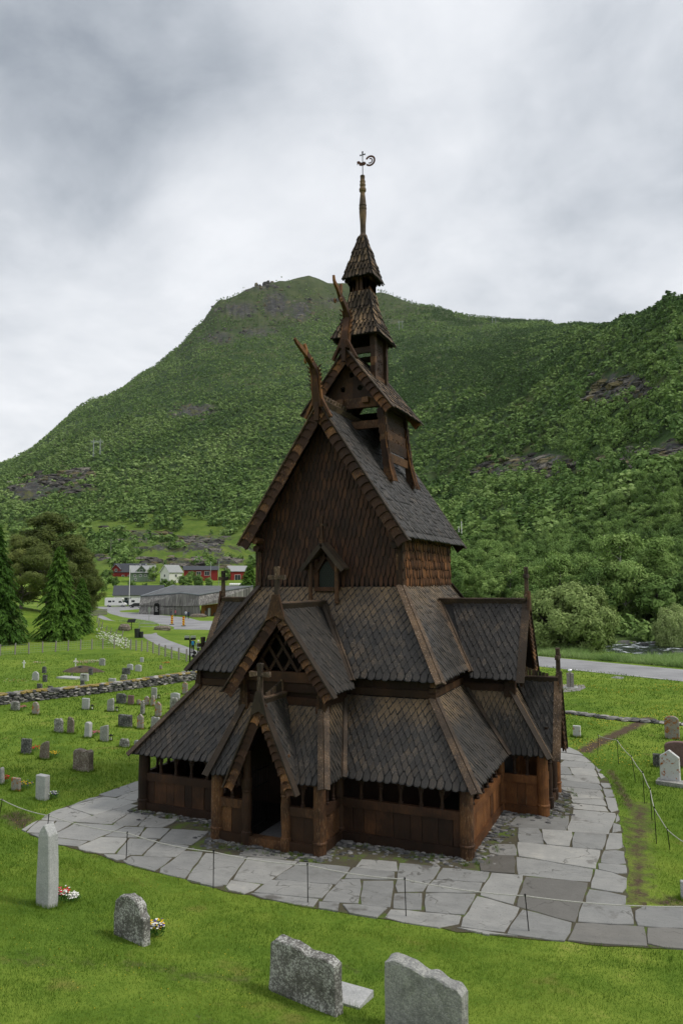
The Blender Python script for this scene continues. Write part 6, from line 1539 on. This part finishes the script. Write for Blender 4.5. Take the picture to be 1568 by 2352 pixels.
# ------------------------------------------------------------------ buildings
def M_(nm,c,r=.7,**k):
    M[nm]=simple(nm,c,r,**k); return M[nm]
M_('red_wall',(.22,.018,.015));M_('green_wall',(.13,.18,.12));M_('white_wall',(.66,.65,.62));M_('slate_roof',(.055,.06,.07));M_('pale_roof',(.30,.31,.31),var=.3);M_('brown_wall',(.10,.03,.02));M_('orange_wall',(.35,.11,.04));M_('window_dark',(.03,.035,.04),.15);M_('steelroof',(.22,.24,.26))
m,nt,b=mat('silver_larch_boards',.85,.15); g=G(nt); co=g.pos((1,1,.02)); f=g.noise(co,3.2,4,.6); f2=g.noise(g.pos((1,1,.3)),.7,4); g.done(b,g.ramp(g.math('ADD',g.math('MULTIPLY',f,.7),g.math('MULTIPLY',f2,.3)),[(.32,(.055,.052,.050)),(.5,(.18,.172,.162)),(.66,(.36,.345,.32))]),g.bump(f,.4,.05)); M['larch']=m
m,nt,b=mat('warm_larch_boards',.8,.15); g=G(nt); co=g.pos((1,1,.02)); f=g.noise(co,3.2,4,.6); g.done(b,g.ramp(f,[(.32,(.16,.06,.015)),(.66,(.48,.22,.07))])); M['larchwarm']=m
m,nt,b=mat('grey_board_roof',.85,.2); g=G(nt); f=g.noise(g.coord((1,.03,1)),2.4,4,.6); g.done(b,g.ramp(f,[(.35,(.07,.075,.08)),(.65,(.17,.175,.18))])); M['boardroof']=m
def house(name,px,py,v,rz,W,D,Hw,Hr,wall,roof,label,cat='house',dormer=False,wins=(),gwins=(),chim=0,over=.5,base_z=None,door=None):
    """gable house: ridge along local x; front is -y; (px,py) = middle of the front foot"""
    p=at_depth(px,py,v); p=Vector((p[0],p[1],(y2z(v,py) if base_z is None else base_z))); root=empty(name,p,YAW*-1+rz,label=label,cat=cat); mb=MB()
    prism(mb,[(0,-2.5),(D,-2.5),(D,Hw),(D/2,Hw+Hr),(0,Hw)],'x',-W/2,W/2); fixn(mb.build('wall',M[wall],root))
    mb=MB(); s=Hr/(D/2)
    for y0,y1 in ((-over,D/2),(D+over,D/2)):
        beam(mb,(0,y0,Hw-over*s+.12),(0,y1,Hw+Hr+.12),W+2*over,.16,up=(0,0,1))
    rf=mb.build('roof',M[roof],root); fixn(rf)
    for k in range(chim): mb=MB(); x=-W*.12+k*W*.25; box(mb,x-.4,x+.4,D/2-.35,D/2+.35,Hw+Hr-.6,Hw+Hr+1.0); fixn(mb.build('chimney',M['pale_roof'],rf))
    def win(x,z,w,h,side='f'):
        fr=MB();pn=MB()
        if side=='f':
            box(fr,x-w/2-.12,x+w/2+.12,-.08,-.01,z-.12,z+h+.12); box(pn,x-w/2,x-.04,-.11,-.085,z,z+h); box(pn,x+.04,x+w/2,-.11,-.085,z,z+h)
        else:
            X=W/2 if side=='r' else -W/2; e=1 if side=='r' else -1
            a,b_=sorted((X+e*.01,X+e*.08)); box(fr,a,b_,x-w/2-.12,x+w/2+.12,z-.12,z+h+.12); a,b_=sorted((X+e*.085,X+e*.11)); box(pn,a,b_,x-w/2,x-.04,z,z+h); box(pn,a,b_,x+.04,x+w/2,z,z+h)
        f=fr.build('window',M['white_paint'],root); fixn(f); fixn(pn.build('pane',M['window_dark'],f))
    for w_ in wins: win(*w_)
    for w_ in gwins: win(*w_)
    if dormer:
        for dx,dw,dh in dormer:
            mb=MB(); prism(mb,[(dx-dw/2,Hw-.5),(dx+dw/2,Hw-.5),(dx+dw/2,Hw+dh*.4),(dx,Hw+dh),(dx-dw/2,Hw+dh*.4)],'y',-.06,D/2*.95); fixn(mb.build('wall',M[wall],root))
            mb=MB()
            for s_ in (-1,1): beam(mb,(dx,D*.22-.3,Hw+dh+.10),(dx+s_*(dw/2+.4),D*.22-.3,Hw+dh*.4-.35),D*.5+1.0,.14,up=(s_,0,1))
            fixn(mb.build('roof',M[roof],root)); mb=MB()
            for s_ in (-1,1): beam(mb,(dx,-.55,Hw+dh+.02),(dx+s_*(dw/2+.4),-.55,Hw+dh*.4-.42),.08,.3,up=(s_,0,1))
            fixn(mb.build('bargeboard',M['white_paint'],root)); win(dx,Hw+.3,1.1,1.1)
    mb=MB()
    for X in (-W/2-over+.05,W/2+over-.05):
        for y0 in (-over,D+over): beam(mb,(X,y0,Hw-over*s),(X,D/2,Hw+Hr),.08,.32)
    fixn(mb.build('bargeboard',M['white_paint'],root))
    return root
V3=380
house('farmhouse',291,1333.5,395,-.10,17,9,5.6,4.4,'red_wall','slate_roof','big red farmhouse with dark slate roof, white trim and two gabled dormers',dormer=[(-6,5,4.0),(5.2,4.5,3.7)],wins=[(-2,2.4,1.2,1.3),(1.5,2.4,1.2,1.3),(-2,.4,1.2,1.3)])
house('farmhouse',330,1332,375,.35,12,8.5,4.6,3.4,'green_wall','pale_roof','sage green house with pale slate roof, white windows and two chimneys',chim=2,dormer=[(-1.2,4.0,3.4)],wins=[(-4.3,2.4,.9,1.1),(-1.6,2.4,.9,1.1),(.9,2.4,.9,1.1),(3.6,2.4,.9,1.1),(-4,.5,.9,1.0),(3.6,.5,.9,1.0)],gwins=[(2.6,3.9,1.0,1.2,'r'),(5.2,3.9,1.0,1.2,'r'),(2.4,.9,1.0,1.2,'r'),(5.6,.9,1.0,1.2,'r')])
house('cottage',404,1328,360,.9,8,7,3.6,3.4,'white_wall','pale_roof','small white cottage half hidden by the round green tree',wins=[(0,1.2,1.1,1.2)],gwins=[(3.5,1.2,1.0,1.2,'l')])
house('garden_shed',387,1328,375,.3,5,4,2.4,1.6,'orange_wall','orange_wall','little orange red garden shed left of the white cottage')
house('house',462,1322,375,.25,17,8,3.4,1.9,'red_wall','slate_roof','modern red house with a glazed gable and shallow dark roof',wins=[(-5,.8,2.2,1.6),(-1.2,.8,2.2,1.6),(3,.6,2.4,2.0)],gwins=[(4,1,1.3,1.3,'r')])
house('barn',552,1333.5,380,.45,10,11,5.2,2.8,'red_wall','pale_roof','dark red barn with an open front and grey metal roof',cat='barn',wins=[(-1.5,.1,3.0,3.2)])
house('house',318,1386,264,.22,17,9,3.6,3.2,'white_wall','slate_roof','low white house with dark grey tiled roof behind the parked vehicles',wins=[(-3.6,.9,2.4,1.7),(.6,1.1,1.6,1.3),(3.6,1.1,1.6,1.3)],gwins=[(4.5,3.6,.8,.8,'l')])
# visitor centre: folded timber box


z3c=lambda x,y:(229.7+x*.2344,1251.6+y*.2344)
def wp(x,y,v): q=at_depth(*z3c(x,y),v); return Vector(q)
vA,vB,vC,vD=186,179,170,176
a0=wp(380,662,vA);b0=wp(808,688,vB);c0=wp(985,690,vC)
for q in (a0,b0,c0): q.z=-.1
a1=wp(400,512,vA+3);b1=wp(800,480,vB);c1=wp(970,500,vC+1);d1=wp(1500,412,vD);d0=wp(1500,530,vD);c05=wp(975,595,vC)
am=wp(392,592,vA+1);bm_=wp(804,600,vB)
O=Vector((b0.x,b0.y,0)); root=empty('visitor_centre',O,label='low angular visitor building clad in silvery grey vertical boards with a folded roof',cat='building')
def quadmesh(name,mt,polys,th=Vector((FH[0]*.3,FH[1]*.3,0))):
    mb=MB()
    for P in polys:
        P=[p-O for p in P]; n=len(P); mb.add(P+[p+th for p in P],[tuple(range(n)),tuple(range(2*n-1,n-1,-1))]+[(i,(i+1)%n,(i+1)%n+n,i+n) for i in range(n)])
    o=mb.build(name,M[mt],root); fixn(o); return o
fwd=Vector((FH[0],FH[1],0)); rt=Vector((RH[0],RH[1],0))
quadmesh('wall','larch',[[am-fwd*.5,bm_-fwd*.5,b1,a1],[bm_-fwd*.5,c05-fwd*.5,c1,b1],[c05-fwd*.5,d0,d1,c1]]); quadmesh('wall','larch',[[a0,b0,bm_,am],[b0,c0,c05,bm_]])
quadmesh('wall','larch',[[a0,am,am+fwd*30-rt*2,a0+fwd*30-rt*2],[am,a1,a1+fwd*30,am+fwd*30]],th=rt*.3)
e0=wp(1160,683,vC+9); e0.z=0; e1=e0.copy(); e1.z=wp(1160,575,vC+9).z; f0=c0+fwd*1; quadmesh('entrance_wall','larchwarm',[[f0,e0,e1,Vector((f0.x,f0.y,c05.z))]])
g0=e0+rt*8; quadmesh('glass_front','window_dark',[[e0+fwd*2,g0+fwd*3,g0+fwd*3+Vector((0,0,4.5)),e0+fwd*2+Vector((0,0,4.5))]]); mb=MB()
for i in range(6): q=e0+rt*i*1.5-O+fwd*1.8; box(mb,q.x-.08,q.x+.08,q.y-.08,q.y+.08,0,4.4)
fixn(mb.build('column',M['larchwarm'],root))
r1=wp(725,404,212);r2=wp(1495,408,205)
roofp=[a1+Vector((0,0,.25)),b1+Vector((0,0,.25)),c1+Vector((0,0,.25)),d1+Vector((0,0,.25))]
mb=MB(); PP=[p-O for p in (a1,b1,c1,d1,r2,r1)]; PP=[p+Vector((0,0,.22)) for p in PP]; mb.add(PP+[p-Vector((0,0,.35)) for p in PP],[(0,1,5),(1,2,4,5),(2,3,4),(6,11,7),(7,11,10,8),(8,10,9)]+[(i,i+6,(i+1)%6+6,(i+1)%6) for i in range(6)]); rf=mb.build('roof',M['boardroof'],root); fixn(rf)
mb=MB()
for a,b in ((a1,b1),(b1,c1),(c1,d1),(a1,r1)): beam(mb,a-O+Vector((0,0,.3)),b-O+Vector((0,0,.3)),.25,.22)
fixn(mb.build('roof_edge',M['steelroof'],root))
# ------------------------------------------------------------------ vehicles
def vehicle(name,px,py,v,heading,prof,width,mt,glassprof,label,cat,wheels,wr=.33,extra=None):
    """side profile (x,z) extruded; glass band, wheels with rims, lamps"""
    p=at_depth(px,py,v); root=empty(name,(p[0],p[1],Hs(p[0],p[1])+.015),heading-YAW,label=label,cat=cat); mb=MB(); prism(mb,prof,'y',-width/2,width/2); o=mb.build('body',M[mt],root); fixn(o)
    bm=bmesh.new();bm.from_mesh(o.data); bmesh.ops.dissolve_limit(bm,angle_limit=.02,verts=bm.verts,edges=bm.edges); bmesh.ops.bevel(bm,geom=list(bm.edges),offset=.07,segments=2,affect='EDGES'); bm.to_mesh(o.data);bm.free()
    for s in (-1,1):
        for gp_ in glassprof: mb=MB(); a,b=sorted((s*(width/2+.004),s*(width/2-.03))); prism(mb,gp_,'y',a,b); fixn(mb.build('window',M['window_dark'],root))
        for x in wheels:
            mb=MB(); tube(mb,[(x,s*(width/2-.20),wr),(x,s*(width/2+.02),wr)],wr,14); w=mb.build('wheel',M['iron'],root); fixn(w); mb=MB(); tube(mb,[(x,s*(width/2+.02),wr),(x,s*(width/2+.04),wr)],wr*.6,10); fixn(mb.build('rim',M['metal'],w))
    L=max(q[0] for q in prof)
    for s in (-1,1): mb=MB(); box(mb,L-.10,L+.02,s*width*.36-.16,s*width*.36+.16,.62,.78); fixn(mb.build('headlight',M['metal'],root))
    mb=MB(); fr=[q for q in prof]
    if extra: extra(root,width)
    return root
M_('car_black',(.02,.022,.026),.25,spec=.6);M_('car_green',(.02,.045,.045),.25,spec=.6);M_('camper_white',(.70,.70,.68),.35)
def frontglass(x0,z0,x1,z1,w):
    def f(root,width):
        mb=MB(); beam(mb,((x0)+.0,0,z0),((x1),0,z1),width*w,.05,up=(1,0,1)); fixn(mb.build('windscreen',M['window_dark'],root))
    return f
vehicle('camper_van',267,1388,240,.05,[(-3.4,.45),(3.3,.45),(3.45,.9),(2.7,1.35),(2.0,2.05),(2.35,2.55),(2.1,2.95),(-3.4,3.0)],2.3,'camper_white',[[(1.1,1.35),(2.3,1.35),(1.95,1.95),(1.1,1.95)],[(-2.3,1.5),(-1.2,1.5),(-1.2,2.1),(-2.3,2.1)],[(-.9,1.6),(-.2,1.6),(-.2,2.1),(-.9,2.1)]],'white camper van with dark bonnet parked beside a green van','camper van',[-2.2,2.3],.36,frontglass(2.72,1.38,2.02,2.05,.85))
vehicle('van',291,1389,246,.1,[(-2.4,.4),(2.4,.4),(2.45,.9),(1.6,1.15),(.9,1.85),(-2.35,1.9)],1.9,'car_green',[[(.1,1.15),(1.4,1.15),(.85,1.7),(.1,1.7)],[(-2.1,1.15),(-.1,1.15),(-.1,1.7),(-2.1,1.7)]],'dark green minivan parked right of the camper van','van',[-1.6,1.6],.33,frontglass(1.62,1.18,.95,1.82,.85))
vehicle('car',313,1391.5,232,math.pi-.1,[(-2.1,.35),(2.1,.35),(2.15,.75),(1.2,.95),(.4,1.42),(-1.2,1.45),(-2.1,1.0)],1.8,'car_black',[[(-.1,.95),(1.0,.95),(.35,1.35),(-.1,1.37)],[(-1.6,.98),(-.2,.95),(-.2,1.37),(-1.15,1.38)]],'dark grey hatchback parked in front of the caravan','car',[-1.35,1.35],.32,frontglass(1.22,.97,.42,1.42,.85))
vehicle('caravan',320,1383,243,.05,[(-3,.5),(3,.5),(3.2,1.2),(2.9,2.6),(-2.8,2.65),(-3.1,1.3)],2.2,'camper_white',[[(-2.3,1.4),(-1.2,1.4),(-1.2,2.1),(-2.3,2.1)],[(1.2,1.4),(2.3,1.4),(2.3,2.1),(1.2,2.1)]],'white caravan standing behind the dark grey hatchback','caravan',[0],.33)
# wrapped bales
for i in range(9):
    p=at_depth(530+i*4.6,1342,335); mb=MB(); tube(mb,[(-.6,0,.62),(.6,0,.62)],.62,12); o=mb.build('hay_bale',M['white_paint']); fixn(o); o.location=(p[0],p[1],Hs(p[0],p[1])); o.rotation_euler=(0,0,.5-YAW); tag(o,'white plastic wrapped hay bale in the row by the red barn','bale','white wrapped bales in front of the red barn')
# ------------------------------------------------------------------ street furniture
def thing_at(name,px,py,label,cat,v=None,rz=None):
    p=ground(px,py) if v is None else base(px,py,v)+Vector((0,0,.15)); return empty(name,p,(-YAW if rz is None else rz),label=label,cat=cat)
def add(root,nm,mt,fn): mb=MB(); fn(mb); o=mb.build(nm,M[mt],root); fixn(o); return o
r_=thing_at('flood_light',436,1552,'black pole with two square flood lamps on top near the stone wall','lamp post')
add(r_,'pole','iron',lambda m:tube(m,[(0,0,-.1),(0,0,3.15)],.07,10)); add(r_,'base_plate','iron',lambda m:box(m,-.22,.22,-.22,.22,0,.06))
for s in (-1,1):
    l=add(r_,'lamp_head','iron',lambda m:(box(m,s*.27-.22,s*.27+.22,-.12,.12,3.12,3.30),beam(m,(0,0,3.1),(s*.3,0,3.15),.05,.05))); add(l,'reflector','metal',lambda m:box(m,s*.27-.20,s*.27+.20,-.13,.10,3.305,3.48))
add(r_,'lamp_head','iron',lambda m:(tube(m,[(.05,0,2.0),(.40,0,2.05)],.03,6),tube(m,[(.40,-.15,2.05),(.40,.18,1.95)],.14,10),tube(m,[(.32,-.15,1.72),(.32,.16,1.65)],.15,10)))
r_=thing_at('sphere_pillar',1309,1579,'square grey timber pillar topped by a polished steel ball','monument',rz=.2)
add(r_,'base_plate','st_light',lambda m:box(m,-.55,.55,-.35,.35,-.05,.04))
for s in (-1,1): add(r_,'timber_post','fencewood',lambda m:box(m,s*.135-.115,s*.135+.115,-.22,.22,.04,1.07))
M['mirror']=simple('polished_steel',(.75,.76,.78),.06,1,.02,3,0)
add(r_,'steel_ball','mirror',lambda m:lathe(m,[(1.08+.17-.17*math.cos(t),max(.01,.17*math.sin(t))) for t in [math.pi*i/14 for i in range(15)]],24)).data.polygons.foreach_set('use_smooth',[True]*(14*24+2))
r_=thing_at('information_lectern',*z2([(750,742)])[0],'black slanted information board on a leg beside the path','sign'); add(r_,'leg','iron',lambda m:box(m,-.05,.05,-.05,.05,0,1.3)); add(r_,'board','iron',lambda m:beam(m,(0,-.35,1.25),(0,.35,1.75),1.3,.06))
for x,w,h,lab in ((783,.42,1.35,'tall black litter bin beside the path'),(807,.30,.9,'short black litter bin right of the tall one')):
    r_=thing_at('litter_bin',*z2([(x,786)])[0],lab,'bin'); add(r_,'body','car_black',lambda m:lathe(m,[(0,w*.9),(h*.9,w)],12)); add(r_,'lid','iron',lambda m:lathe(m,[(h*.9,w*1.08),(h,w*.9)],12))
r_=thing_at('barrier_hoop',*z2([(852,738)])[0],'low galvanised hoop barrier across the path','barrier'); add(r_,'hoop','metal',lambda m:tube(m,[(-1.7,0,0),(-1.7,0,.8),(-1.5,0,1.0),(1.6,0,1.0),(1.75,0,.8),(1.75,0,0)],.05,6)); add(r_,'bar','metal',lambda m:tube(m,[(-1.7,0,.45),(1.75,0,.45)],.035,6))
for x,y,s,lab in ((710,744,(.95,.7,.75),'brown boulder left of the hoop barrier'),(928,742,(1.4,.8,.55),'flat brown boulder right of the hoop barrier'),(1130,669,(1.9,.8,.6),'long dark boulder bench by the visitor building'),(1215,658,(1.2,.7,.5),'brown boulder bench by the entrance of the visitor building')):
    p=ground(*z2([(x,y)])[0]); mb=MB(); rock(mb,(0,0,s[2]*.4),s,seed=x,n=12,m=8,j=.10); o=mb.build('boulder',M['st_brown']); fixn(o); o.location=p; o.rotation_euler=(0,0,-YAW); tag(o,lab,'boulder')
M_('sign_yellow',(.75,.55,.01));M_('sign_red',(.55,.02,.015))
for x,y,lab in ((981,711,'left yellow and red striped roadside marker'),(1047,720,'right yellow and red striped roadside marker')):
    r_=thing_at('traffic_marker',*z2([(x,y)])[0],lab,'marker'); add(r_,'foot','iron',lambda m:box(m,-.4,.4,-.2,.2,0,.12)); pl=add(r_,'plate','sign_yellow',lambda m:box(m,-.20,.20,-.03,.03,.15,1.8))
    def st(m):
        for k in range(4): prism(m,[(-.20,.35+k*.42),(.20,.20+k*.42),(.20,.40+k*.42),(-.20,.55+k*.42)],'y',-.036,-.031)
    add(pl,'stripes','sign_red',st)
r_=thing_at('road_sign',*z2([(851,700)])[0],'small oval grey road sign seen from behind','sign'); add(r_,'pole','metal',lambda m:tube(m,[(0,0,0),(0,0,2.6)],.05,6)); add(r_,'plate','metal',lambda m:prism(m,[(.32*math.cos(t),2.6+.6*math.sin(t)) for t in [i*math.pi/6 for i in range(12)]],'y',-.03,.03))
r_=thing_at('menu_board',*z2([(894,657)])[0],'black chalk board sign leaning by the timber visitor building','sign'); add(r_,'board','iron',lambda m:prism(m,[(-.7,0),(.7,0),(.7,2.6),(.3,2.95),(-.3,2.95),(-.7,2.6)],'y',-.06,.06))
def menu(m):
    for k in range(6): box(m,-.4,.35-.08*(k%3),-.075,-.062,.9+k*.22,.94+k*.22)
add(r_,'chalk_lines','white_paint',menu)
r_=thing_at('litter_bin',*z2([(1177,663)])[0],'pair of grey cylinder bins by the visitor building','bin')
for s in(-.6,.55): add(r_,'body','metal',lambda m:lathe(m,[(0,.5),(1.9 if s>0 else 1.3,.5)],12,o=(s,0,0)))
def pole(px,py,v,h,rad,name,label,mt='fencewood',arm=False):
    r=thing_at(name,px,py,label,'pole',v); add(r,'pole',mt,lambda m:tube(m,[(0,0,-1),(0,0,h)],rad,6))
    if arm: add(r,'cross_arm',mt,lambda m:box(m,-1.2,1.2,-.1,.1,h-.6,h-.4))
    return r
pole(297,1390,236,13.5,.10,'flag_pole','thin white pole before the low white house','white_paint')
pole(255.5,1243,470,13,.16,'utility_pole','pale wooden utility pole on the rocky slope above the farmhouses')
pole(484,1330,340,11,.12,'utility_pole','grey pole right of the modern red house','metal'); pole(503,1346,320,12,.12,'utility_pole','tall grey pole in the field left of the red barn','metal')
pole(1053,1215,330,9.5,.16,'utility_pole','left one of two pale utility poles in the woods right of the church roof','white_paint'); pole(1059.5,1222,326,12,.16,'utility_pole','right taller one of two pale utility poles in the woods right of the church roof','white_paint')
def pylon(px,py,v,h,label):
    r=thing_at('pylon',px,py,label,'pylon',v)
    def f(m):
        for sx in(-1,1):
            for k in (-.15,.15): tube(m,[(sx*h*.16+k*h*.2,0,-2),(sx*h*.16,0,h)],h*.008,4)
            for q in range(7): beam(m,(sx*h*.16-h*.03*(1-q/7),0,h*q/7),(sx*h*.16+h*.03*(1-q/7),0,h*(q+1)/7),h*.006,h*.006,up=(0,1,0))
        beam(m,(-h*.3,0,h*.86),(h*.3,0,h*.86),h*.02,h*.02); beam(m,(-h*.3,0,h*.80),(h*.3,0,h*.80),h*.01,h*.01)
    add(r,'lattice_frame','metal',f)
pylon(224,992,1250,36,'grey lattice power pylon on the left mountain slope'); pylon(920,750,2050,30,'distant grey power pylon on the slope right of the spire'); pylon(1134,745,2150,30,'distant grey power pylon near the ridge at the right')
# ------------------------------------------------------------------ people
M_('skin',(.45,.25,.17),.6)
def cloth(nm,c):
    M[nm]=simple(nm,c,.85); return nm
for nm,c in (('navy',(.015,.022,.05)),('pink_top',(.60,.10,.16)),('grey_top',(.30,.31,.33)),('teal_top',(.16,.42,.45)),('blue_bag',(.02,.18,.35)),('black_cloth',(.02,.02,.022)),('jeans',(.05,.07,.12)),('beige_hat',(.55,.52,.46)),('light_top',(.45,.48,.52)),('hair_dark',(.03,.018,.012)),('red_top',(.35,.02,.02))): cloth(nm,c)
def person(px,py,label,top,bottom,yaw,h=1.72,hat=None,bag=None,stride=.12,v=None):
    p=ground(px,py) if v is None else base(px,py,v)+Vector((0,0,.15)); root=empty('person',p,yaw-YAW,label=label,cat='person')
    J=[(0,0,.95),(0,0,1.12),(0,.01,1.34),(0,.01,1.44),(0,-.01,1.53),(0,-.02,1.62),(0,-.02,1.70), (.09,0,.90),(.10,-stride,.50),(.10,stride*-.6,.08),(.10,-stride*.6-.14,.03),(-.09,0,.90),(-.10,stride*.2,.50),(-.10,stride,.08),(-.10,stride-.13,.03),(.19,.01,1.38),(.25,.03,1.12),(.25,-.06,.88),(.24,-.10,.80),(-.19,.01,1.38),(-.25,-.02,1.12),(-.25,-.10,.88),(-.24,-.13,.80)]
    E_=[(0,1),(1,2),(2,3),(3,4),(4,5),(5,6),(0,7),(7,8),(8,9),(9,10),(0,11),(11,12),(12,13),(13,14),(2,15),(15,16),(16,17),(17,18),(2,19),(19,20),(20,21),(21,22)]
    Rd=[(.15,.11),(.14,.10),(.165,.11),(.08,.07),(.05,.055),(.085,.10),(.06,.075),(.095,.10),(.062,.065),(.042,.045),(.035,.03),(.095,.10),(.062,.065),(.042,.045),(.035,.03),(.06,.06),(.045,.045),(.032,.032),(.03,.02),(.06,.06),(.045,.045),(.032,.032),(.03,.02)]
    me=bpy.data.meshes.new('body'); k=h/1.78; me.from_pydata([(a*k,b*k,c*k) for a,b,c in J],E_,[]); o=bpy.data.objects.new('body',me); C.objects.link(o)
    md=o.modifiers.new('s','SKIN'); 
    for i,r in enumerate(Rd): me.skin_vertices[0].data[i].radius=(r[0]*k,r[1]*k)
    me.skin_vertices[0].data[0].use_root=True
    sb=o.modifiers.new('u','SUBSURF'); sb.levels=1; sb.render_levels=1
    dg=bpy.context.evaluated_depsgraph_get(); nm=bpy.data.meshes.new_from_object(o.evaluated_get(dg)); bpy.data.objects.remove(o); nm.materials.clear()
    for q in (top,bottom,'skin',hat or 'hair_dark','black_cloth'): nm.materials.append(M[q])
    for f in nm.polygons:
        z=f.center.z/k; x=abs(f.center.x/k)
        f.material_index=(4 if z<.09 else 1 if z<.93 and x<.19 else 2 if (x>.19 and z<.84) or (z>1.46 and (z<1.62)) else 3 if z>=1.62 else 0); f.use_smooth=True
    b=bpy.data.objects.new('body',nm); C.objects.link(b); b.parent=root
    if hat:
        add(root,'hat',hat,lambda m:lathe(m,[(1.63*k,.17*k),(1.645*k,.17*k),(1.66*k,.115*k),(1.74*k,.10*k),(1.79*k,.05*k)],12,o=(0,-.02,0)))
    else: add(root,'hair','hair_dark',lambda m:rock(m,(0,.015,1.67*k),(.10*k,.115*k,.11*k),seed=1,n=9,m=6,j=.05))
    if bag: add(root,'backpack',bag,lambda m:rock(m,(0,.20,1.20*k),(.15,.10,.24),seed=2,n=8,m=6,j=.03))
    return root
B=math.pi
person(443,1500,'person in black with a large blue backpack seen from behind by the lamp post','navy','black_cloth',B,1.85,hat='beige_hat',bag='blue_bag',v=84)
person(455.5,1504,'person in a grey hooded top and white sun hat seen from behind','grey_top','black_cloth',B,1.75,hat='beige_hat',v=82)
person(468,1499,'person in a pale turquoise jacket and hat beside the church eave','teal_top','black_cloth',B,1.72,hat='beige_hat',v=84.5)
person(393.5,1413,'person in navy with white cap walking left before the timber building','navy','jeans',-1.2,1.75,v=172)
person(403,1413,'person in a pink top walking before the timber building','pink_top','black_cloth',-1.2,1.7,v=172)
person(427,1417.5,'person in a light blue grey top next to a person in navy','light_top','jeans',B,1.85,v=163)
person(433,1418.5,'person in a dark navy jacket walking towards the visitor entrance','navy','black_cloth',B,1.85,v=161)
person(504.5,1411.5,'person in black waiting at the visitor building entrance, left one','black_cloth','black_cloth',0,1.75,v=176)
person(509,1411.5,'person in dark olive at the visitor building entrance, right one','hair_dark','black_cloth',.5,1.7,v=176)
# ------------------------------------------------------------------ sky, sun, camera
# ------------------------------------------------------------------ air
m=bpy.data.materials.new('valley_haze'); m.use_nodes=True; nt=m.node_tree
for n_ in list(nt.nodes):
    if n_.type=='BSDF_PRINCIPLED': nt.nodes.remove(n_)
pv=nt.nodes.new('ShaderNodeVolumePrincipled'); pv.inputs['Color'].default_value=(.86,.90,.96,1); pv.inputs['Density'].default_value=.000022; pv.inputs['Anisotropy'].default_value=.2
nt.links.new(pv.outputs[0],nt.nodes['Material Output'].inputs['Volume'])
mb=MB(); box(mb,-9200,9200,-9200,9200,-60,2400); o=mb.build('haze',m); fixn(o); tag(o,'thin pale air haze filling the valley',None,kind='stuff')
w=bpy.data.worlds.new('World'); bpy.context.scene.world=w; w.use_nodes=True; nt=w.node_tree; g=G(nt); bg=nt.nodes['Background']
SUN_EL=math.radians(52); SUN_AZ=math.radians(78)   # azimuth measured from +Y towards +X
sky=g.n('ShaderNodeTexSky',sky_type='NISHITA'); sky.sun_disc=False; sky.sun_elevation=SUN_EL; sky.sun_rotation=SUN_AZ; sky.air_density=1.5; sky.dust_density=3
tc=g.n('ShaderNodeTexCoord'); sep=g.n('ShaderNodeSeparateXYZ'); g.l(tc.outputs['Generated'],sep.inputs[0])
zz=g.math('ADD',g.math('MAXIMUM',sep.outputs[2],0.0),.22); cb=g.n('ShaderNodeCombineXYZ'); g.l(g.math('DIVIDE',sep.outputs[0],zz),cb.inputs[0]); g.l(g.math('DIVIDE',sep.outputs[1],zz),cb.inputs[1]); cb.inputs[2].default_value=3.7
n1=g.noise(cb.outputs[0],1.0,9,.55,.35); n2=g.noise(cb.outputs[0],3.2,7,.58,.3)
def lobe(px,py,p):
    d=Vector(ray(px,py)).normalized(); vn=g.n('ShaderNodeVectorMath',operation='DOT_PRODUCT'); nz=g.n('ShaderNodeVectorMath',operation='NORMALIZE'); g.l(tc.outputs['Generated'],nz.inputs[0]); g.l(nz.outputs[0],vn.inputs[0]); vn.inputs[1].default_value=d
    return g.math('POWER',g.math('MAXIMUM',vn.outputs['Value'],0.0),p)
f=g.math('ADD',g.math('MULTIPLY',n1,.95),g.math('MULTIPLY',n2,.42))
for (px,py,p,a) in ((1050,520,30,.09),(100,790,60,.13),(50,150,14,-.12),(300,330,60,-.08),(1250,640,90,-.16),(1350,120,40,-.09),(650,60,60,-.06),(480,180,120,.06),(1500,500,80,.05),(700,450,200,-.03)):
    f=g.math('ADD',f,g.math('MULTIPLY',lobe(px,py,p),a))
cl=g.ramp(f,[(.38,(2.2,2.45,2.8)),(.50,(3.5,3.75,4.1)),(.63,(4.9,5.1,5.4)),(.84,(6.7,6.8,7.0))])
g.l(g.mix(.94,sky.outputs[0],cl),bg.inputs[0]); bg.inputs[1].default_value=.11
sl=bpy.data.lights.new('sun','SUN'); sl.energy=1.5; sl.angle=math.radians(10); sl.color=(1,.95,.87); so=bpy.data.objects.new('sun',sl); C.objects.link(so)
sd=Vector((math.cos(SUN_EL)*math.sin(SUN_AZ),math.cos(SUN_EL)*math.cos(SUN_AZ),math.sin(SUN_EL))); so.rotation_euler=sd.to_track_quat('Z','Y').to_euler()
cd=bpy.data.cameras.new('camera'); co=bpy.data.objects.new('camera',cd); C.objects.link(co); cd.sensor_fit='VERTICAL'; cd.sensor_height=36; cd.lens=FPX/2352*36; cd.clip_start=.1; cd.clip_end=20000
R3=Matrix((_r2,_u2,-_f)).transposed(); co.matrix_world=Matrix.Translation(Vector(CAM))@R3.to_4x4()
sc=bpy.context.scene; sc.camera=co; sc.view_settings.view_transform='Standard'; sc.view_settings.look='None'; sc.view_settings.exposure=0.48
sc.cycles.max_bounces=5; sc.cycles.diffuse_bounces=3; sc.cycles.transmission_bounces=2
